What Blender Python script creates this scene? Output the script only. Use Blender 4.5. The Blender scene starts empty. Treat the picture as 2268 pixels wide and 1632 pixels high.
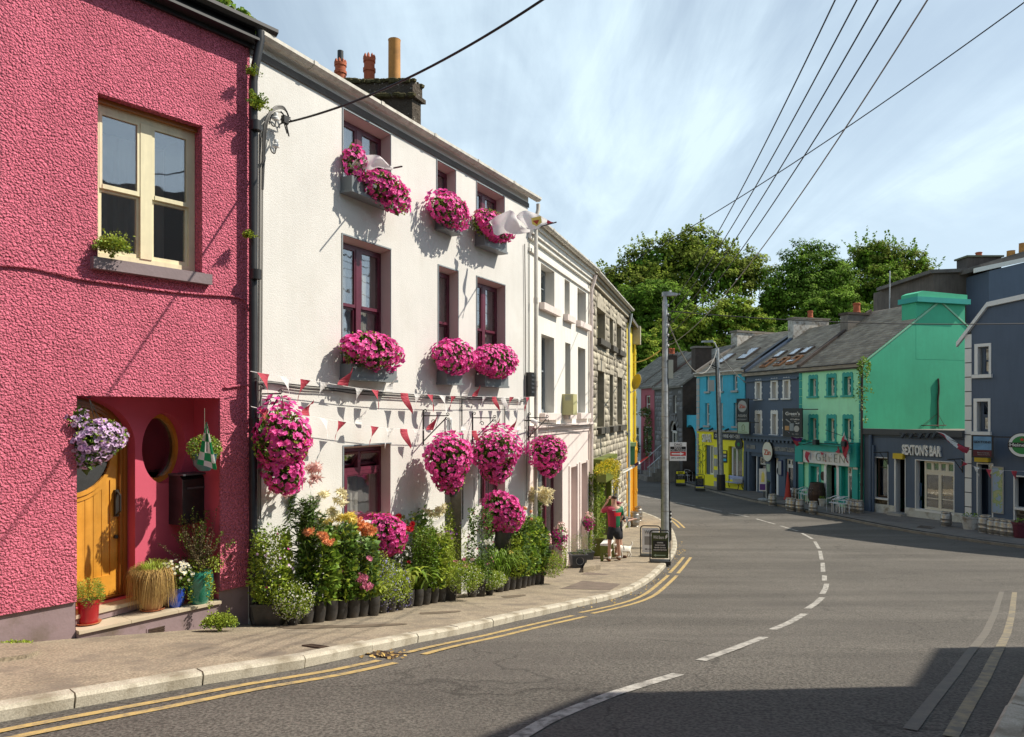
import bpy,bmesh,math,random
import numpy as np
from mathutils import Vector,Matrix
from mathutils.geometry import tessellate_polygon
random.seed(7);RNG=np.random.default_rng(7)
R=math.radians
S=bpy.context.scene
COL=S.collection
# camera, sky, sun, exposure
EZ=5.2
FP=1600.0
cam_data=bpy.data.cameras.new("camera");cam=bpy.data.objects.new("camera",cam_data);COL.objects.link(cam)
cam_data.sensor_width=36.0;cam_data.lens=36.0*FP/2268.0
cam_data.shift_y=96.0/2268.0
cam_data.clip_start=0.1;cam_data.clip_end=2000
cam.location=(0,0,EZ);cam.rotation_euler=(R(90),0,0)
S.camera=cam
S.render.resolution_x=1024;S.render.resolution_y=737
SUN_EL,SUN_AZ=47.0,5.0
sun_d=bpy.data.lights.new("sun",'SUN');sun=bpy.data.objects.new("sun",sun_d);COL.objects.link(sun)
sun_d.energy=5.0;sun_d.angle=R(0.5);sun_d.color=(1.0,0.92,0.79)
_sv=Vector((math.cos(R(SUN_EL))*math.cos(R(SUN_AZ)),math.cos(R(SUN_EL))*math.sin(R(SUN_AZ)),math.sin(R(SUN_EL))))
sun.rotation_euler=(-_sv).to_track_quat('-Z','Y').to_euler();sun.location=_sv*60
W=bpy.data.worlds.new("World");S.world=W;W.use_nodes=True
nt=W.node_tree;nt.nodes.clear()
def N(t,typ,**kw):
 n=t.nodes.new(typ)
 for k,v in kw.items():setattr(n,k,v)
 return n
def L(t,a,ai,b,bi):t.links.new(a.outputs[ai],b.inputs[bi])
out=N(nt,'ShaderNodeOutputWorld');bg=N(nt,'ShaderNodeBackground');L(nt,bg,0,out,0)
bg.inputs['Strength'].default_value=0.080
sky=N(nt,'ShaderNodeTexSky',sky_type='NISHITA');sky.sun_disc=False
sky.sun_elevation=R(SUN_EL);sky.sun_rotation=R(90-SUN_AZ)
sky.altitude=20;sky.air_density=1.0;sky.dust_density=1.0;sky.ozone_density=1.6
tc=N(nt,'ShaderNodeTexCoord');sp=N(nt,'ShaderNodeSeparateXYZ');L(nt,tc,'Generated',sp,0)
mx=N(nt,'ShaderNodeMath',operation='MAXIMUM');L(nt,sp,'Z',mx,0);mx.inputs[1].default_value=0.0
ad=N(nt,'ShaderNodeMath',operation='ADD');L(nt,mx,0,ad,0);ad.inputs[1].default_value=0.12
dx=N(nt,'ShaderNodeMath',operation='DIVIDE');L(nt,sp,'X',dx,0);L(nt,ad,0,dx,1)
dy=N(nt,'ShaderNodeMath',operation='DIVIDE');L(nt,sp,'Y',dy,0);L(nt,ad,0,dy,1)
cb=N(nt,'ShaderNodeCombineXYZ');L(nt,dx,0,cb,0);L(nt,dy,0,cb,1)
def cirrus(rot,sc_,scale,lo,hi,dist,seed):
 mp=N(nt,'ShaderNodeMapping');L(nt,cb,0,mp,0);mp.inputs['Rotation'].default_value=(0,0,R(rot));mp.inputs['Scale'].default_value=(*sc_,1);mp.inputs['Location'].default_value=(seed,seed*.7,0)
 n1=N(nt,'ShaderNodeTexNoise');L(nt,mp,0,n1,'Vector');n1.inputs['Scale'].default_value=scale;n1.inputs['Detail'].default_value=12;n1.inputs['Roughness'].default_value=0.6;n1.inputs['Distortion'].default_value=dist
 r_=N(nt,'ShaderNodeMapRange');r_.interpolation_type='SMOOTHSTEP';L(nt,n1,'Fac',r_,0);r_.inputs[1].default_value=lo;r_.inputs[2].default_value=hi;return r_
c1=cirrus(42,(1.5,0.20),1.7,.34,.74,1.1,3.1);c2=cirrus(-22,(1.3,.3),1.0,.40,.76,1.3,7.7);c3=cirrus(10,(.5,.5),1.1,.30,.66,.4,5.2)
sm=N(nt,'ShaderNodeMath',operation='ADD');L(nt,c1,0,sm,0);L(nt,c2,0,sm,1)
ml=N(nt,'ShaderNodeMath',operation='MULTIPLY');L(nt,sm,0,ml,0);L(nt,c3,0,ml,1)
m3=N(nt,'ShaderNodeMath',operation='MULTIPLY');L(nt,ml,0,m3,0);m3.inputs[1].default_value=0.4
hz=N(nt,'ShaderNodeMapRange');L(nt,sp,'Z',hz,0);hz.inputs[1].default_value=1.0;hz.inputs[2].default_value=0.0;hz.inputs[3].default_value=0.0;hz.inputs[4].default_value=0.86
m4=N(nt,'ShaderNodeMath',operation='ADD',use_clamp=True);L(nt,m3,0,m4,0);L(nt,hz,0,m4,1)
mixc=N(nt,'ShaderNodeMix',data_type='RGBA',clamp_factor=True);L(nt,m4,0,mixc,0);L(nt,sky,0,mixc,6);mixc.inputs[7].default_value=(7.9,9.7,11.0,1)
L(nt,mixc,2,bg,'Color')
S.view_settings.view_transform='Standard';S.view_settings.look='None';S.view_settings.gamma=1;S.view_settings.exposure=0.34
S.view_settings.use_curve_mapping=False
try:
 S.cycles.max_bounces=6;S.cycles.transparent_max_bounces=12;S.cycles.caustics_reflective=False;S.cycles.caustics_refractive=False
 S.cycles.use_denoising=True
except Exception:pass
# the lie of the land
_DY=[-40,0,4,7,9,12,16.2,20,26,34,42,60,70,130,400]
_DZ=[0.6,1.5,1.85,2.27,2.66,3.16,3.80,4.15,4.60,4.87,4.91,4.95,4.95,-6.0,-12.0]
_m=[0.0]*len(_DY)
_sl=[(_DZ[i+1]-_DZ[i])/(_DY[i+1]-_DY[i])for i in range(len(_DY)-1)]
for _i in range(1,len(_DY)-1):
 _m[_i]=0.0 if _sl[_i-1]*_sl[_i]<=0 else 2*_sl[_i-1]*_sl[_i]/(_sl[_i-1]+_sl[_i])
_m[0]=_sl[0];_m[-1]=_sl[-1]
def drop(y):
 y=max(_DY[0],min(_DY[-1]-1e-3,y))
 i=max(k for k in range(len(_DY)-1)if _DY[k]<=y)
 h=_DY[i+1]-_DY[i];t=(y-_DY[i])/h
 return((2*t**3-3*t**2+1)*_DZ[i]+(t**3-2*t**2+t)*h*_m[i]+(-2*t**3+3*t**2)*_DZ[i+1]+(t**3-t**2)*h*_m[i+1])
KERB=0.10
def G(y):return EZ-drop(y)
def GR(y):return G(y)-KERB
def ground(px,py,road=False):
 """point of the ground seen at (px, py)"""
 k=(py-912.0)/FP;lo,hi=2.5,75.0
 e=KERB if road else 0.0
 f=lambda y:(drop(y)+e)/y-k
 for _ in range(50):
  mid=(lo+hi)/2
  if f(mid)>0:lo=mid
  else:hi=mid
 y=(lo+hi)/2
 return Vector(((px-1134.0)/FP*y,y,EZ-drop(y)-e))
def P3(px,py,y):return Vector(((px-1134.0)/FP*y,y,EZ+(912.0-py)/FP*y))
# objects
def meta(o,label=None,cat=None,group=None,kind=None):
 if label:o['label']=label
 if cat:o['category']=cat
 if group:o['group']=group
 if kind:o['kind']=kind
 return o
def empty(name,loc=(0,0,0),rz=0.0,label=None,cat=None,group=None,kind=None,parent=None):
 o=bpy.data.objects.new(name,None);COL.objects.link(o)
 o.empty_display_size=0.2
 o.location=loc;o.rotation_euler=(0,0,rz)
 if parent:o.parent=parent
 return meta(o,label,cat,group,kind)
class MB:
 """collects shapes; build() links them as one mesh object"""
 def __init__(s):s.v=[];s.f=[];s.m=[];s.mi=0
 def add(s,vs,fs):
  b=len(s.v);s.v.extend([tuple(p)for p in vs]);s.f.extend([tuple(i+b for i in f)for f in fs]);s.m.extend([s.mi]*len(fs));return s
 def box(s,x0,x1,y0,y1,z0,z1,M=None):
  vs=[Vector(p)for p in((x0,y0,z0),(x1,y0,z0),(x1,y1,z0),(x0,y1,z0),(x0,y0,z1),(x1,y0,z1),(x1,y1,z1),(x0,y1,z1))]
  if M:vs=[M@p for p in vs]
  return s.add(vs,[(0,3,2,1),(4,5,6,7),(0,1,5,4),(1,2,6,5),(2,3,7,6),(3,0,4,7)])
 def quad(s,a,b,c,d):return s.add([a,b,c,d],[(0,1,2,3)])
 def tube(s,pts,r,n=8,caps=True):
  pts=[Vector(p)for p in pts];rs=r if isinstance(r,(list,tuple))else[r]*len(pts)
  ring=[];up=None
  for i,p in enumerate(pts):
   t=(pts[min(i+1,len(pts)-1)]-pts[max(i-1,0)])
   t=t.normalized()if t.length>1e-9 else Vector((0,0,1))
   if up is None:
    up=t.orthogonal().normalized()
   else:
    up=(up-t*up.dot(t));up=up.normalized()if up.length>1e-6 else t.orthogonal().normalized()
   w=t.cross(up)
   ring.append([p+(up*math.cos(2*math.pi*k/n)+w*math.sin(2*math.pi*k/n))*rs[i]for k in range(n)])
  vs=[q for rr in ring for q in rr];fs=[]
  for i in range(len(pts)-1):
   for k in range(n):
    a=i*n+k;b=i*n+(k+1)%n;fs.append((a,b,b+n,a+n))
  if caps:fs.append(tuple(reversed(range(n))));fs.append(tuple(range((len(pts)-1)*n,len(pts)*n)))
  return s.add(vs,fs)
 def lathe(s,prof,n=20,c=(0,0,0),caps=True,sx=1,sy=1,M=None):
  vs=[];fs=[]
  for r,z in prof:
   for k in range(n):
    p=Vector((c[0]+sx*r*math.cos(2*math.pi*k/n),c[1]+sy*r*math.sin(2*math.pi*k/n),c[2]+z))
    vs.append(M@p if M else p)
  for i in range(len(prof)-1):
   for k in range(n):
    a=i*n+k;b=i*n+(k+1)%n;fs.append((a,b,b+n,a+n))
  if caps:fs.append(tuple(reversed(range(n))));fs.append(tuple(range((len(prof)-1)*n,len(prof)*n)))
  return s.add(vs,fs)
 def prism(s,poly,axis,a,b):
  """poly in the plane across axis ('x': (y,z), 'y': (x,z), 'z': (x,y)) from a to b"""
  def P(u,v,w):return{'x':(w,u,v),'y':(u,w,v),'z':(u,v,w)}[axis]
  n=len(poly);vs=[P(u,v,a)for u,v in poly]+[P(u,v,b)for u,v in poly]
  tris=tessellate_polygon([[Vector((u,v,0))for u,v in poly]])
  fs=[tuple(t)for t in tris]+[tuple(n+i for i in reversed(t))for t in tris]
  fs+=[(i,(i+1)%n,n+(i+1)%n,n+i)for i in range(n)]
  return s.add(vs,fs)
 def plate(s,outer,holes=(),depth=0.0,y=0.0,out=0.0,back=None):
  """flat wall in local x,z at depth y with holes whose sides run inward; out gives it thickness outwards"""
  loops=[outer]+list(holes)
  tris=tessellate_polygon([[Vector((u,v,0))for u,v in lp]for lp in loops])
  pts=[p for lp in loops for p in lp]
  s.add([(u,y-out,v)for u,v in pts],[tuple(t)for t in tris])
  for k,h in enumerate(holes):
   d=depth[k]if isinstance(depth,(list,tuple))else depth
   n=len(h)
   s.add([(u,y-out,v)for u,v in h]+[(u,y+d,v)for u,v in h],[(i,(i+1)%n,n+(i+1)%n,n+i)for i in range(n)])
  if out:
   n=len(outer)
   s.add([(u,y-out,v)for u,v in outer]+[(u,y,v)for u,v in outer],[(i,(i+1)%n,n+(i+1)%n,n+i)for i in range(n)])
  return s
 def mesh(s,name,mats,smooth=False):
  me=bpy.data.meshes.new(name);me.from_pydata([tuple(v)for v in s.v],[],s.f)
  mats=mats if isinstance(mats,(list,tuple))else[mats]
  for m in mats:me.materials.append(m)
  if len(mats)>1:me.polygons.foreach_set('material_index',s.m)
  bm=bmesh.new();bm.from_mesh(me)
  if smooth:bmesh.ops.remove_doubles(bm,verts=bm.verts,dist=1e-5)
  bmesh.ops.recalc_face_normals(bm,faces=bm.faces);bm.to_mesh(me);bm.free()
  if smooth:
   me.polygons.foreach_set('use_smooth',[True]*len(me.polygons))
   me.set_sharp_from_angle(angle=R(42))
  me.update();return me
 def build(s,name,mats,parent=None,smooth=False,**kw):
  o=bpy.data.objects.new(name,s.mesh(name,mats,smooth));COL.objects.link(o)
  if parent:o.parent=parent
  return meta(o,**kw)
def link(name,me,parent=None,loc=None,rot=None,**kw):
 o=bpy.data.objects.new(name,me);COL.objects.link(o)
 if parent:o.parent=parent
 if loc is not None:o.location=loc
 if rot is not None:o.rotation_euler=rot
 return meta(o,**kw)
def copy_tree(o,parent=None):
 c=o.copy();COL.objects.link(c);c.parent=parent
 for ch in list(o.children):copy_tree(ch,c)
 return c
def rawmesh(name,v,f,mats,mi=None,smooth=False):
 """fast mesh of triangles (numpy)"""
 me=bpy.data.meshes.new(name);nv,nf=len(v),len(f)
 me.vertices.add(nv);me.vertices.foreach_set('co',np.asarray(v,np.float32).ravel())
 me.loops.add(nf*3);me.loops.foreach_set('vertex_index',np.asarray(f,np.int32).ravel())
 me.polygons.add(nf);me.polygons.foreach_set('loop_start',np.arange(0,nf*3,3,dtype=np.int32))
 for m in(mats if isinstance(mats,(list,tuple))else[mats]):me.materials.append(m)
 if mi is not None:me.polygons.foreach_set('material_index',np.asarray(mi,np.int32))
 if smooth:me.polygons.foreach_set('use_smooth',np.ones(nf,bool))
 me.update(calc_edges=True);return me
def text(name,body,size,mat,parent,loc,rot,extrude=0.004,align='CENTER',sx=1.0,bold=0.0,space=1.0,**kw):
 c=bpy.data.curves.new(name,'FONT');c.body=body;c.size=size;c.extrude=extrude;c.align_x=align;c.align_y='CENTER'
 c.offset=bold;c.resolution_u=3;c.space_character=space
 t=bpy.data.objects.new(name,c);COL.objects.link(t)
 dg=bpy.context.evaluated_depsgraph_get();me=bpy.data.meshes.new_from_object(t.evaluated_get(dg));me.name=name
 bpy.data.objects.remove(t);bpy.data.curves.remove(c)
 me.materials.clear();me.materials.append(mat)
 o=link(name,me,parent,loc,rot,**kw);o.scale=(sx,1,1);return o
WALLTEXT=(R(90),0,0)
# materials
def nodes(name):
 m=bpy.data.materials.new(name);m.use_nodes=True;t=m.node_tree
 return m,t,t.nodes['Principled BSDF'],t.nodes['Material Output']
def mat(name,col,rough=0.7,metal=0.0,var=0.0,vscale=2.0,col2=None,bump=0.0,bscale=40.0,bdist=0.01,spec=0.5,streak=0.0,island=0.0,stain=None,stscale=1.2,stlo=0.5,sthi=0.75,trans=0.0,coat=0.0,bdetail=4,emit=0.0,fine=0.0,fscale=120):
 m,t,b,o=nodes(name)
 b.inputs['Roughness'].default_value=rough;b.inputs['Metallic'].default_value=metal
 b.inputs['Specular IOR Level'].default_value=spec;b.inputs['Coat Weight'].default_value=coat
 tcx=N(t,'ShaderNodeTexCoord');cur=None
 rgb=N(t,'ShaderNodeRGB');rgb.outputs[0].default_value=(*col,1);cur=(rgb,0)
 if var or col2:
  nz=N(t,'ShaderNodeTexNoise');L(t,tcx,'Object',nz,'Vector');nz.inputs['Scale'].default_value=vscale;nz.inputs['Detail'].default_value=6;nz.inputs['Roughness'].default_value=0.6
  rr=N(t,'ShaderNodeValToRGB');L(t,nz,'Fac',rr,0);rr.color_ramp.elements[0].position=0.32;rr.color_ramp.elements[1].position=0.68
  if col2:a,c=col,col2
  else:a=[x*(1-var)for x in col];c=[min(1,x*(1+var))for x in col]
  rr.color_ramp.elements[0].color=(*a,1);rr.color_ramp.elements[1].color=(*c,1);cur=(rr,0)
 if island:
  g=N(t,'ShaderNodeNewGeometry');hs=N(t,'ShaderNodeHueSaturation');mr=N(t,'ShaderNodeMapRange')
  L(t,g,'Random Per Island',mr,0);mr.inputs[3].default_value=1-island;mr.inputs[4].default_value=1+island
  L(t,mr,0,hs,'Value');L(t,cur[0],cur[1],hs,'Color')
  m2=N(t,'ShaderNodeMath',operation='MULTIPLY_ADD');L(t,g,'Random Per Island',m2,0);m2.inputs[1].default_value=0.035*island;m2.inputs[2].default_value=0.5-0.017*island;L(t,m2,0,hs,'Hue');cur=(hs,0)
 if fine:
  nz=N(t,'ShaderNodeTexNoise');L(t,tcx,'Object',nz,'Vector');nz.inputs['Scale'].default_value=fscale;nz.inputs['Detail'].default_value=2
  mr=N(t,'ShaderNodeMapRange');L(t,nz,'Fac',mr,0);mr.inputs[1].default_value=0.36;mr.inputs[2].default_value=0.64;mr.inputs[3].default_value=1-fine;mr.inputs[4].default_value=1+fine
  mm=N(t,'ShaderNodeVectorMath',operation='SCALE');L(t,cur[0],cur[1],mm,0);L(t,mr,0,mm,'Scale');cur=(mm,0)
 if streak:
  mpn=N(t,'ShaderNodeMapping');L(t,tcx,'Object',mpn,0);mpn.inputs['Scale'].default_value=(3.0,3.0,0.25)
  nz=N(t,'ShaderNodeTexNoise');L(t,mpn,0,nz,'Vector');nz.inputs['Scale'].default_value=2.2;nz.inputs['Detail'].default_value=7;nz.inputs['Roughness'].default_value=0.65
  mr=N(t,'ShaderNodeMapRange');L(t,nz,'Fac',mr,0);mr.inputs[1].default_value=0.42;mr.inputs[2].default_value=0.72;mr.inputs[3].default_value=1.0;mr.inputs[4].default_value=1-streak
  mm=N(t,'ShaderNodeVectorMath',operation='SCALE');L(t,cur[0],cur[1],mm,0);L(t,mr,0,mm,'Scale');cur=(mm,0)
 if stain:
  nz=N(t,'ShaderNodeTexNoise');L(t,tcx,'Object',nz,'Vector');nz.inputs['Scale'].default_value=stscale;nz.inputs['Detail'].default_value=8;nz.inputs['Roughness'].default_value=0.7
  mr=N(t,'ShaderNodeMapRange');L(t,nz,'Fac',mr,0);mr.inputs[1].default_value=stlo;mr.inputs[2].default_value=sthi
  mixn=N(t,'ShaderNodeMix',data_type='RGBA');L(t,mr,0,mixn,0);L(t,cur[0],cur[1],mixn,6);mixn.inputs[7].default_value=(*stain,1);cur=(mixn,2)
 L(t,cur[0],cur[1],b,'Base Color')
 if bump:
  nz=N(t,'ShaderNodeTexNoise');L(t,tcx,'Object',nz,'Vector');nz.inputs['Scale'].default_value=bscale;nz.inputs['Detail'].default_value=bdetail;nz.inputs['Roughness'].default_value=0.6
  bp=N(t,'ShaderNodeBump');bp.inputs['Strength'].default_value=bump;bp.inputs['Distance'].default_value=bdist
  L(t,nz,'Fac',bp,'Height');L(t,bp,0,b,'Normal')
 if trans:
  tr=N(t,'ShaderNodeBsdfTranslucent');mixs=N(t,'ShaderNodeMixShader');mixs.inputs[0].default_value=trans
  L(t,cur[0],cur[1],tr,'Color');L(t,b,0,mixs,1);L(t,tr,0,mixs,2);L(t,mixs,0,o,0)
 return m
def glassmat(name,tint=(0.75,0.8,0.82),refl=2.2):
 m,t,b,o=nodes(name);t.nodes.remove(b)
 tr=N(t,'ShaderNodeBsdfTransparent');tr.inputs[0].default_value=(*tint,1)
 gl=N(t,'ShaderNodeBsdfGlossy');gl.inputs['Roughness'].default_value=0.02;gl.inputs['Color'].default_value=(0.95,0.97,1,1)
 lw=N(t,'ShaderNodeLayerWeight');lw.inputs[0].default_value=.5;fr=N(t,'ShaderNodeMath',operation='POWER');L(t,lw,'Facing',fr,0);fr.inputs[1].default_value=4.0
 mu=N(t,'ShaderNodeMath',operation='MULTIPLY_ADD');L(t,fr,0,mu,0);mu.inputs[1].default_value=.75;mu.inputs[2].default_value=0.09*refl
 tcx=N(t,'ShaderNodeTexCoord');nz=N(t,'ShaderNodeTexNoise');L(t,tcx,'Object',nz,'Vector');nz.inputs['Scale'].default_value=2.5
 bp=N(t,'ShaderNodeBump');bp.inputs['Strength'].default_value=0.12;bp.inputs['Distance'].default_value=0.02;L(t,nz,0,bp,'Height');L(t,bp,0,gl,'Normal')
 mi=N(t,'ShaderNodeMixShader');L(t,mu,0,mi,0);L(t,tr,0,mi,1);L(t,gl,0,mi,2);L(t,mi,0,o,0)
 return m
M={}
M['glass']=glassmat('window glass',(0.95,0.96,0.96));
M['glass_dark']=glassmat('dark window glass',(0.30,0.33,0.33))
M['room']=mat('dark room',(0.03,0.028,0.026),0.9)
M['curtain']=mat('net curtain',(0.66,0.64,0.56),0.9,var=0.12,vscale=6,streak=0.3,trans=0.3)
M['blind']=mat('pale blind',(0.5,0.47,0.42),0.9,streak=0.2)
M['black']=mat('black paint',(0.018,0.018,0.019),0.4,var=0.3,vscale=5)
M['blackpot']=mat('black plastic',(0.035,0.033,0.032),0.5,var=0.45,vscale=9,stain=(0.10,0.075,0.05),stscale=6,stlo=0.5,sthi=0.85,bump=0.2,bscale=30)
M['greyplastic']=mat('grey plastic',(0.06,0.065,0.075),0.45,var=0.2,vscale=5)
M['wire']=mat('black cable',(0.012,0.012,0.013),0.5)
M['greywire']=mat('grey cable',(0.25,0.24,0.22),0.5)
M['iron']=mat('wrought iron',(0.02,0.018,0.016),0.5,var=0.3,vscale=20)
M['soil']=mat('potting soil',(0.03,0.02,0.013),0.95,bump=0.6,bscale=60)
M['white']=mat('white paint',(0.78,0.77,0.74),0.5,var=0.05,streak=0.12)
M['whitepvc']=mat('white plastic',(0.8,0.8,0.79),0.35)
M['cream']=mat('cream paint',(0.76,0.70,0.47),0.42,var=0.06,vscale=5,streak=0.22,stain=(0.45,0.38,0.25),stscale=4,stlo=0.62,sthi=0.85)
M['steel']=mat('stainless steel',(0.34,0.315,0.28),0.42,metal=0.65,var=0.25,vscale=6,stain=(0.22,0.18,0.13),stscale=5,stlo=0.55,sthi=0.8)
M['alu']=mat('brushed aluminium',(0.78,0.78,0.79),0.4,metal=0.4)
M['galv']=mat('galvanised steel',(0.42,0.44,0.45),0.5,metal=0.35,var=0.28,vscale=5,streak=0.35)
M['terracotta']=mat('terracotta',(0.42,0.14,0.06),0.8,var=0.3,vscale=6,stain=(0.1,0.07,0.05),stscale=4,stlo=0.55,sthi=0.8,bump=0.3,bscale=25)
M['leaf']=mat('green leaves',(0.16,0.26,0.028),0.55,island=0.55,trans=0.3)
M['leaf_light']=mat('light green leaves',(0.34,0.42,0.05),0.55,island=0.45,trans=0.3)
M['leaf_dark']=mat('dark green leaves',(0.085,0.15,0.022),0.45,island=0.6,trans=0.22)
M['leaf_blue']=mat('grey green leaves',(0.17,0.27,0.08),0.4,island=0.4,trans=0.2)
M['stem']=mat('green stems',(0.09,0.12,0.03),0.6,var=0.3)
M['petal_pink']=mat('hot pink petals',(0.86,0.095,0.42),0.55,island=0.2,trans=0.3)
M['petal_throat']=mat('deep pink throat',(0.66,0.03,0.25),0.6,island=0.3,trans=0.2)
M['petal_white']=mat('white petals',(0.85,0.84,0.76),0.55,island=0.1,trans=0.3)
M['petal_cream']=mat('cream petals',(0.85,0.78,0.52),0.55,island=0.15,trans=0.3)
M['petal_yellow']=mat('yellow petals',(0.90,0.76,0.22),0.55,island=0.2,trans=0.3)
M['petal_orange']=mat('apricot petals',(0.88,0.38,0.16),0.55,island=0.3,trans=0.3)
M['petal_red']=mat('red petals',(0.55,0.012,0.03),0.55,island=0.3,trans=0.2)
M['petal_lilac']=mat('lilac petals',(0.74,0.52,0.78),0.55,island=0.2,trans=0.3)
M['petal_purple']=mat('purple throat',(0.22,0.06,0.25),0.6,island=0.3)
M['petal_blue']=mat('blue petals',(0.30,0.28,0.68),0.55,island=0.3,trans=0.2)
M['petal_rose']=mat('rose petals',(0.80,0.26,0.40),0.55,island=0.3,trans=0.3)
M['petal_magenta']=mat('magenta petals',(0.55,0.02,0.26),0.55,island=0.3,trans=0.3)
M['petal_blush']=mat('blush petals',(0.85,0.58,0.54),0.55,island=0.2,trans=0.3)
# scattering of leaves and petals
def frames(nrm,spin=None):
 n=nrm/np.maximum(np.linalg.norm(nrm,axis=1,keepdims=True),1e-9)
 ref=np.where(np.abs(n[:,2:3])<0.9,np.array([[0,0,1.0]]),np.array([[1.0,0,0]]))
 u=np.cross(ref,n);u/=np.maximum(np.linalg.norm(u,axis=1,keepdims=True),1e-9)
 v=np.cross(n,u)
 if spin is None:spin=RNG.uniform(0,2*np.pi,len(n))
 c,s=np.cos(spin)[:,None],np.sin(spin)[:,None]
 return u*c+v*s,v*c-u*s,n
def scatter(tv,tf,pos,nrm,size,spin=None):
 """copies of a template (its z along nrm, x,y across)"""
 tv=np.asarray(tv,float);tf=np.asarray(tf,int);pos=np.asarray(pos,float);nrm=np.asarray(nrm,float)
 size=np.broadcast_to(np.asarray(size,float),(len(pos),))
 u,v,n=frames(nrm,spin)
 V=(pos[:,None,:]+size[:,None,None]*(tv[None,:,0:1]*u[:,None,:]+tv[None,:,1:2]*v[:,None,:]+tv[None,:,2:3]*n[:,None,:]))
 F=tf[None,:,:]+(np.arange(len(pos))*len(tv))[:,None,None]
 return V.reshape(-1,3),F.reshape(-1,3)
class Sc:
 """collects scattered templates with material slots"""
 def __init__(s):s.V=[];s.F=[];s.Mi=[];s.n=0;s.mats=[]
 def add(s,tv,tf,pos,nrm,size,m,spin=None):
  if len(pos)==0:return s
  V,F=scatter(tv,tf,pos,nrm,size,spin)
  if m not in s.mats:s.mats.append(m)
  s.V.append(V);s.F.append(F+s.n);s.n+=len(V);s.Mi.append(np.full(len(F),s.mats.index(m)));return s
 def raw(s,V,F,m):
  if m not in s.mats:s.mats.append(m)
  s.V.append(np.asarray(V,float));s.F.append(np.asarray(F,int)+s.n);s.n+=len(V);s.Mi.append(np.full(len(F),s.mats.index(m)));return s
 def mesh(s,name):return rawmesh(name,np.concatenate(s.V),np.concatenate(s.F),[M[k]for k in s.mats],np.concatenate(s.Mi))
 def build(s,name,parent=None,kind='stuff',**kw):return link(name,s.mesh(name),parent,kind=kind,**kw)
def T_trumpet(lobes=5,depth=0.35,notch=0.72):
 v=[(0,0,-depth)];n=lobes*2
 for k in range(n):
  a=2*math.pi*k/n;r=1.0 if k%2==0 else notch
  v.append((r*math.cos(a),r*math.sin(a),0.06*(k%2)))
 return v,[(0,1+k,1+(k+1)%n)for k in range(n)]
def T_disc(n=5,r=0.24,z=-0.17):
 v=[(0,0,z-0.05)]+[(r*math.cos(2*math.pi*k/n),r*math.sin(2*math.pi*k/n),z)for k in range(n)]
 return v,[(0,1+k,1+(k+1)%n)for k in range(n)]
T_leaf=([(0,0,0),(0.42,0.2,0.42),(0,0.05,1.0),(-0.42,0.2,0.42),(0,-0.05,0.45)],[(0,1,4),(1,2,4),(2,3,4),(3,0,4)])
T_card=([(-0.5,0,0),(0,0.12,-0.6),(0.5,0,0),(0,0.12,0.6)],[(0,1,2),(0,2,3)])
T_flat=([(-0.5,-0.1,0),(0.1,-0.55,0.1),(0.55,0.05,-0.05),(0,0.5,0.08)],[(0,1,2),(0,2,3)])
T_blade=([(-0.05,0,0),(0.05,0,0),(0.07,0.14,0.45),(-0.07,0.14,0.45),(0,0.55,0.8),],[(0,1,2),(0,2,3),(3,2,4)])
def T_spiky(n=9,layers=3):
 v=[];f=[]
 for l in range(layers):
  el=R(10+30*l)
  for k in range(n):
   a=2*math.pi*(k+0.5*l)/n;b=len(v);w=0.20
   rr=1.0-0.18*l
   tip=(rr*math.cos(a)*math.cos(el),rr*math.sin(a)*math.cos(el),rr*math.sin(el)*0.8)
   v+=[(0,0,0),(0.6*tip[0]-w*math.sin(a),0.6*tip[1]+w*math.cos(a),0.6*tip[2]),tip,(0.6*tip[0]+w*math.sin(a),0.6*tip[1]-w*math.cos(a),0.6*tip[2])]
   f+=[(b,b+1,b+2),(b,b+2,b+3)]
 return v,f
def T_daisy(n=9):
 v=[];f=[]
 for k in range(n):
  a=2*math.pi*k/n;w=0.24;b=len(v)
  v+=[(0,0,0),(0.65*math.cos(a)-w*math.sin(a),0.65*math.sin(a)+w*math.cos(a),0.02),(math.cos(a),math.sin(a),0),(0.65*math.cos(a)+w*math.sin(a),0.65*math.sin(a)-w*math.cos(a),0.02)]
  f+=[(b,b+1,b+2),(b,b+2,b+3)]
 return v,f
def T_lily():
 v=[];f=[];n=6
 for k in range(n):
  a=2*math.pi*k/n;w=0.16;c,s_=math.cos(a),math.sin(a);b=len(v)
  v+=[(0.05*c,0.05*s_,-1.1),(0.28*c-w*s_,0.28*s_+w*c,-0.2),(0.28*c+w*s_,0.28*s_-w*c,-0.2),(0.85*c,0.85*s_,0.12)]
  f+=[(b,b+2,b+1),(b+1,b+2,b+3)]
 return v,f
TR,TD,SPK,DAI,LIL=T_trumpet(),T_disc(),T_spiky(),T_daisy(),T_lily()
T_dot=([(1,0,0),(0,1,0),(-1,0,0),(0,-1,0),(0,0,0.5)],[(0,1,4),(1,2,4),(2,3,4),(3,0,4)])
def blob_pts(n,c,r,lumps=0,seed=None,low=-1.0):
 """points and outward directions on a lumpy ellipsoid; c centre, r radii"""
 d=RNG.normal(size=(n,3));d/=np.linalg.norm(d,axis=1,keepdims=True)
 d[:,2]=np.where(d[:,2]<low,-d[:,2],d[:,2])
 k=np.ones(n)
 for _ in range(lumps):
  q=RNG.normal(size=3);q/=np.linalg.norm(q);k+=0.34*np.maximum(0,d@q)**4*RNG.uniform(-0.9,1.1)
 p=np.array(c)+d*np.array(r)*k[:,None]*RNG.uniform(0.86,1.04,(n,1))
 nn=d/np.array(r)*max(r);nn/=np.linalg.norm(nn,axis=1,keepdims=True)
 return p,nn+RNG.normal(size=(n,3))*0.28
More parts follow.
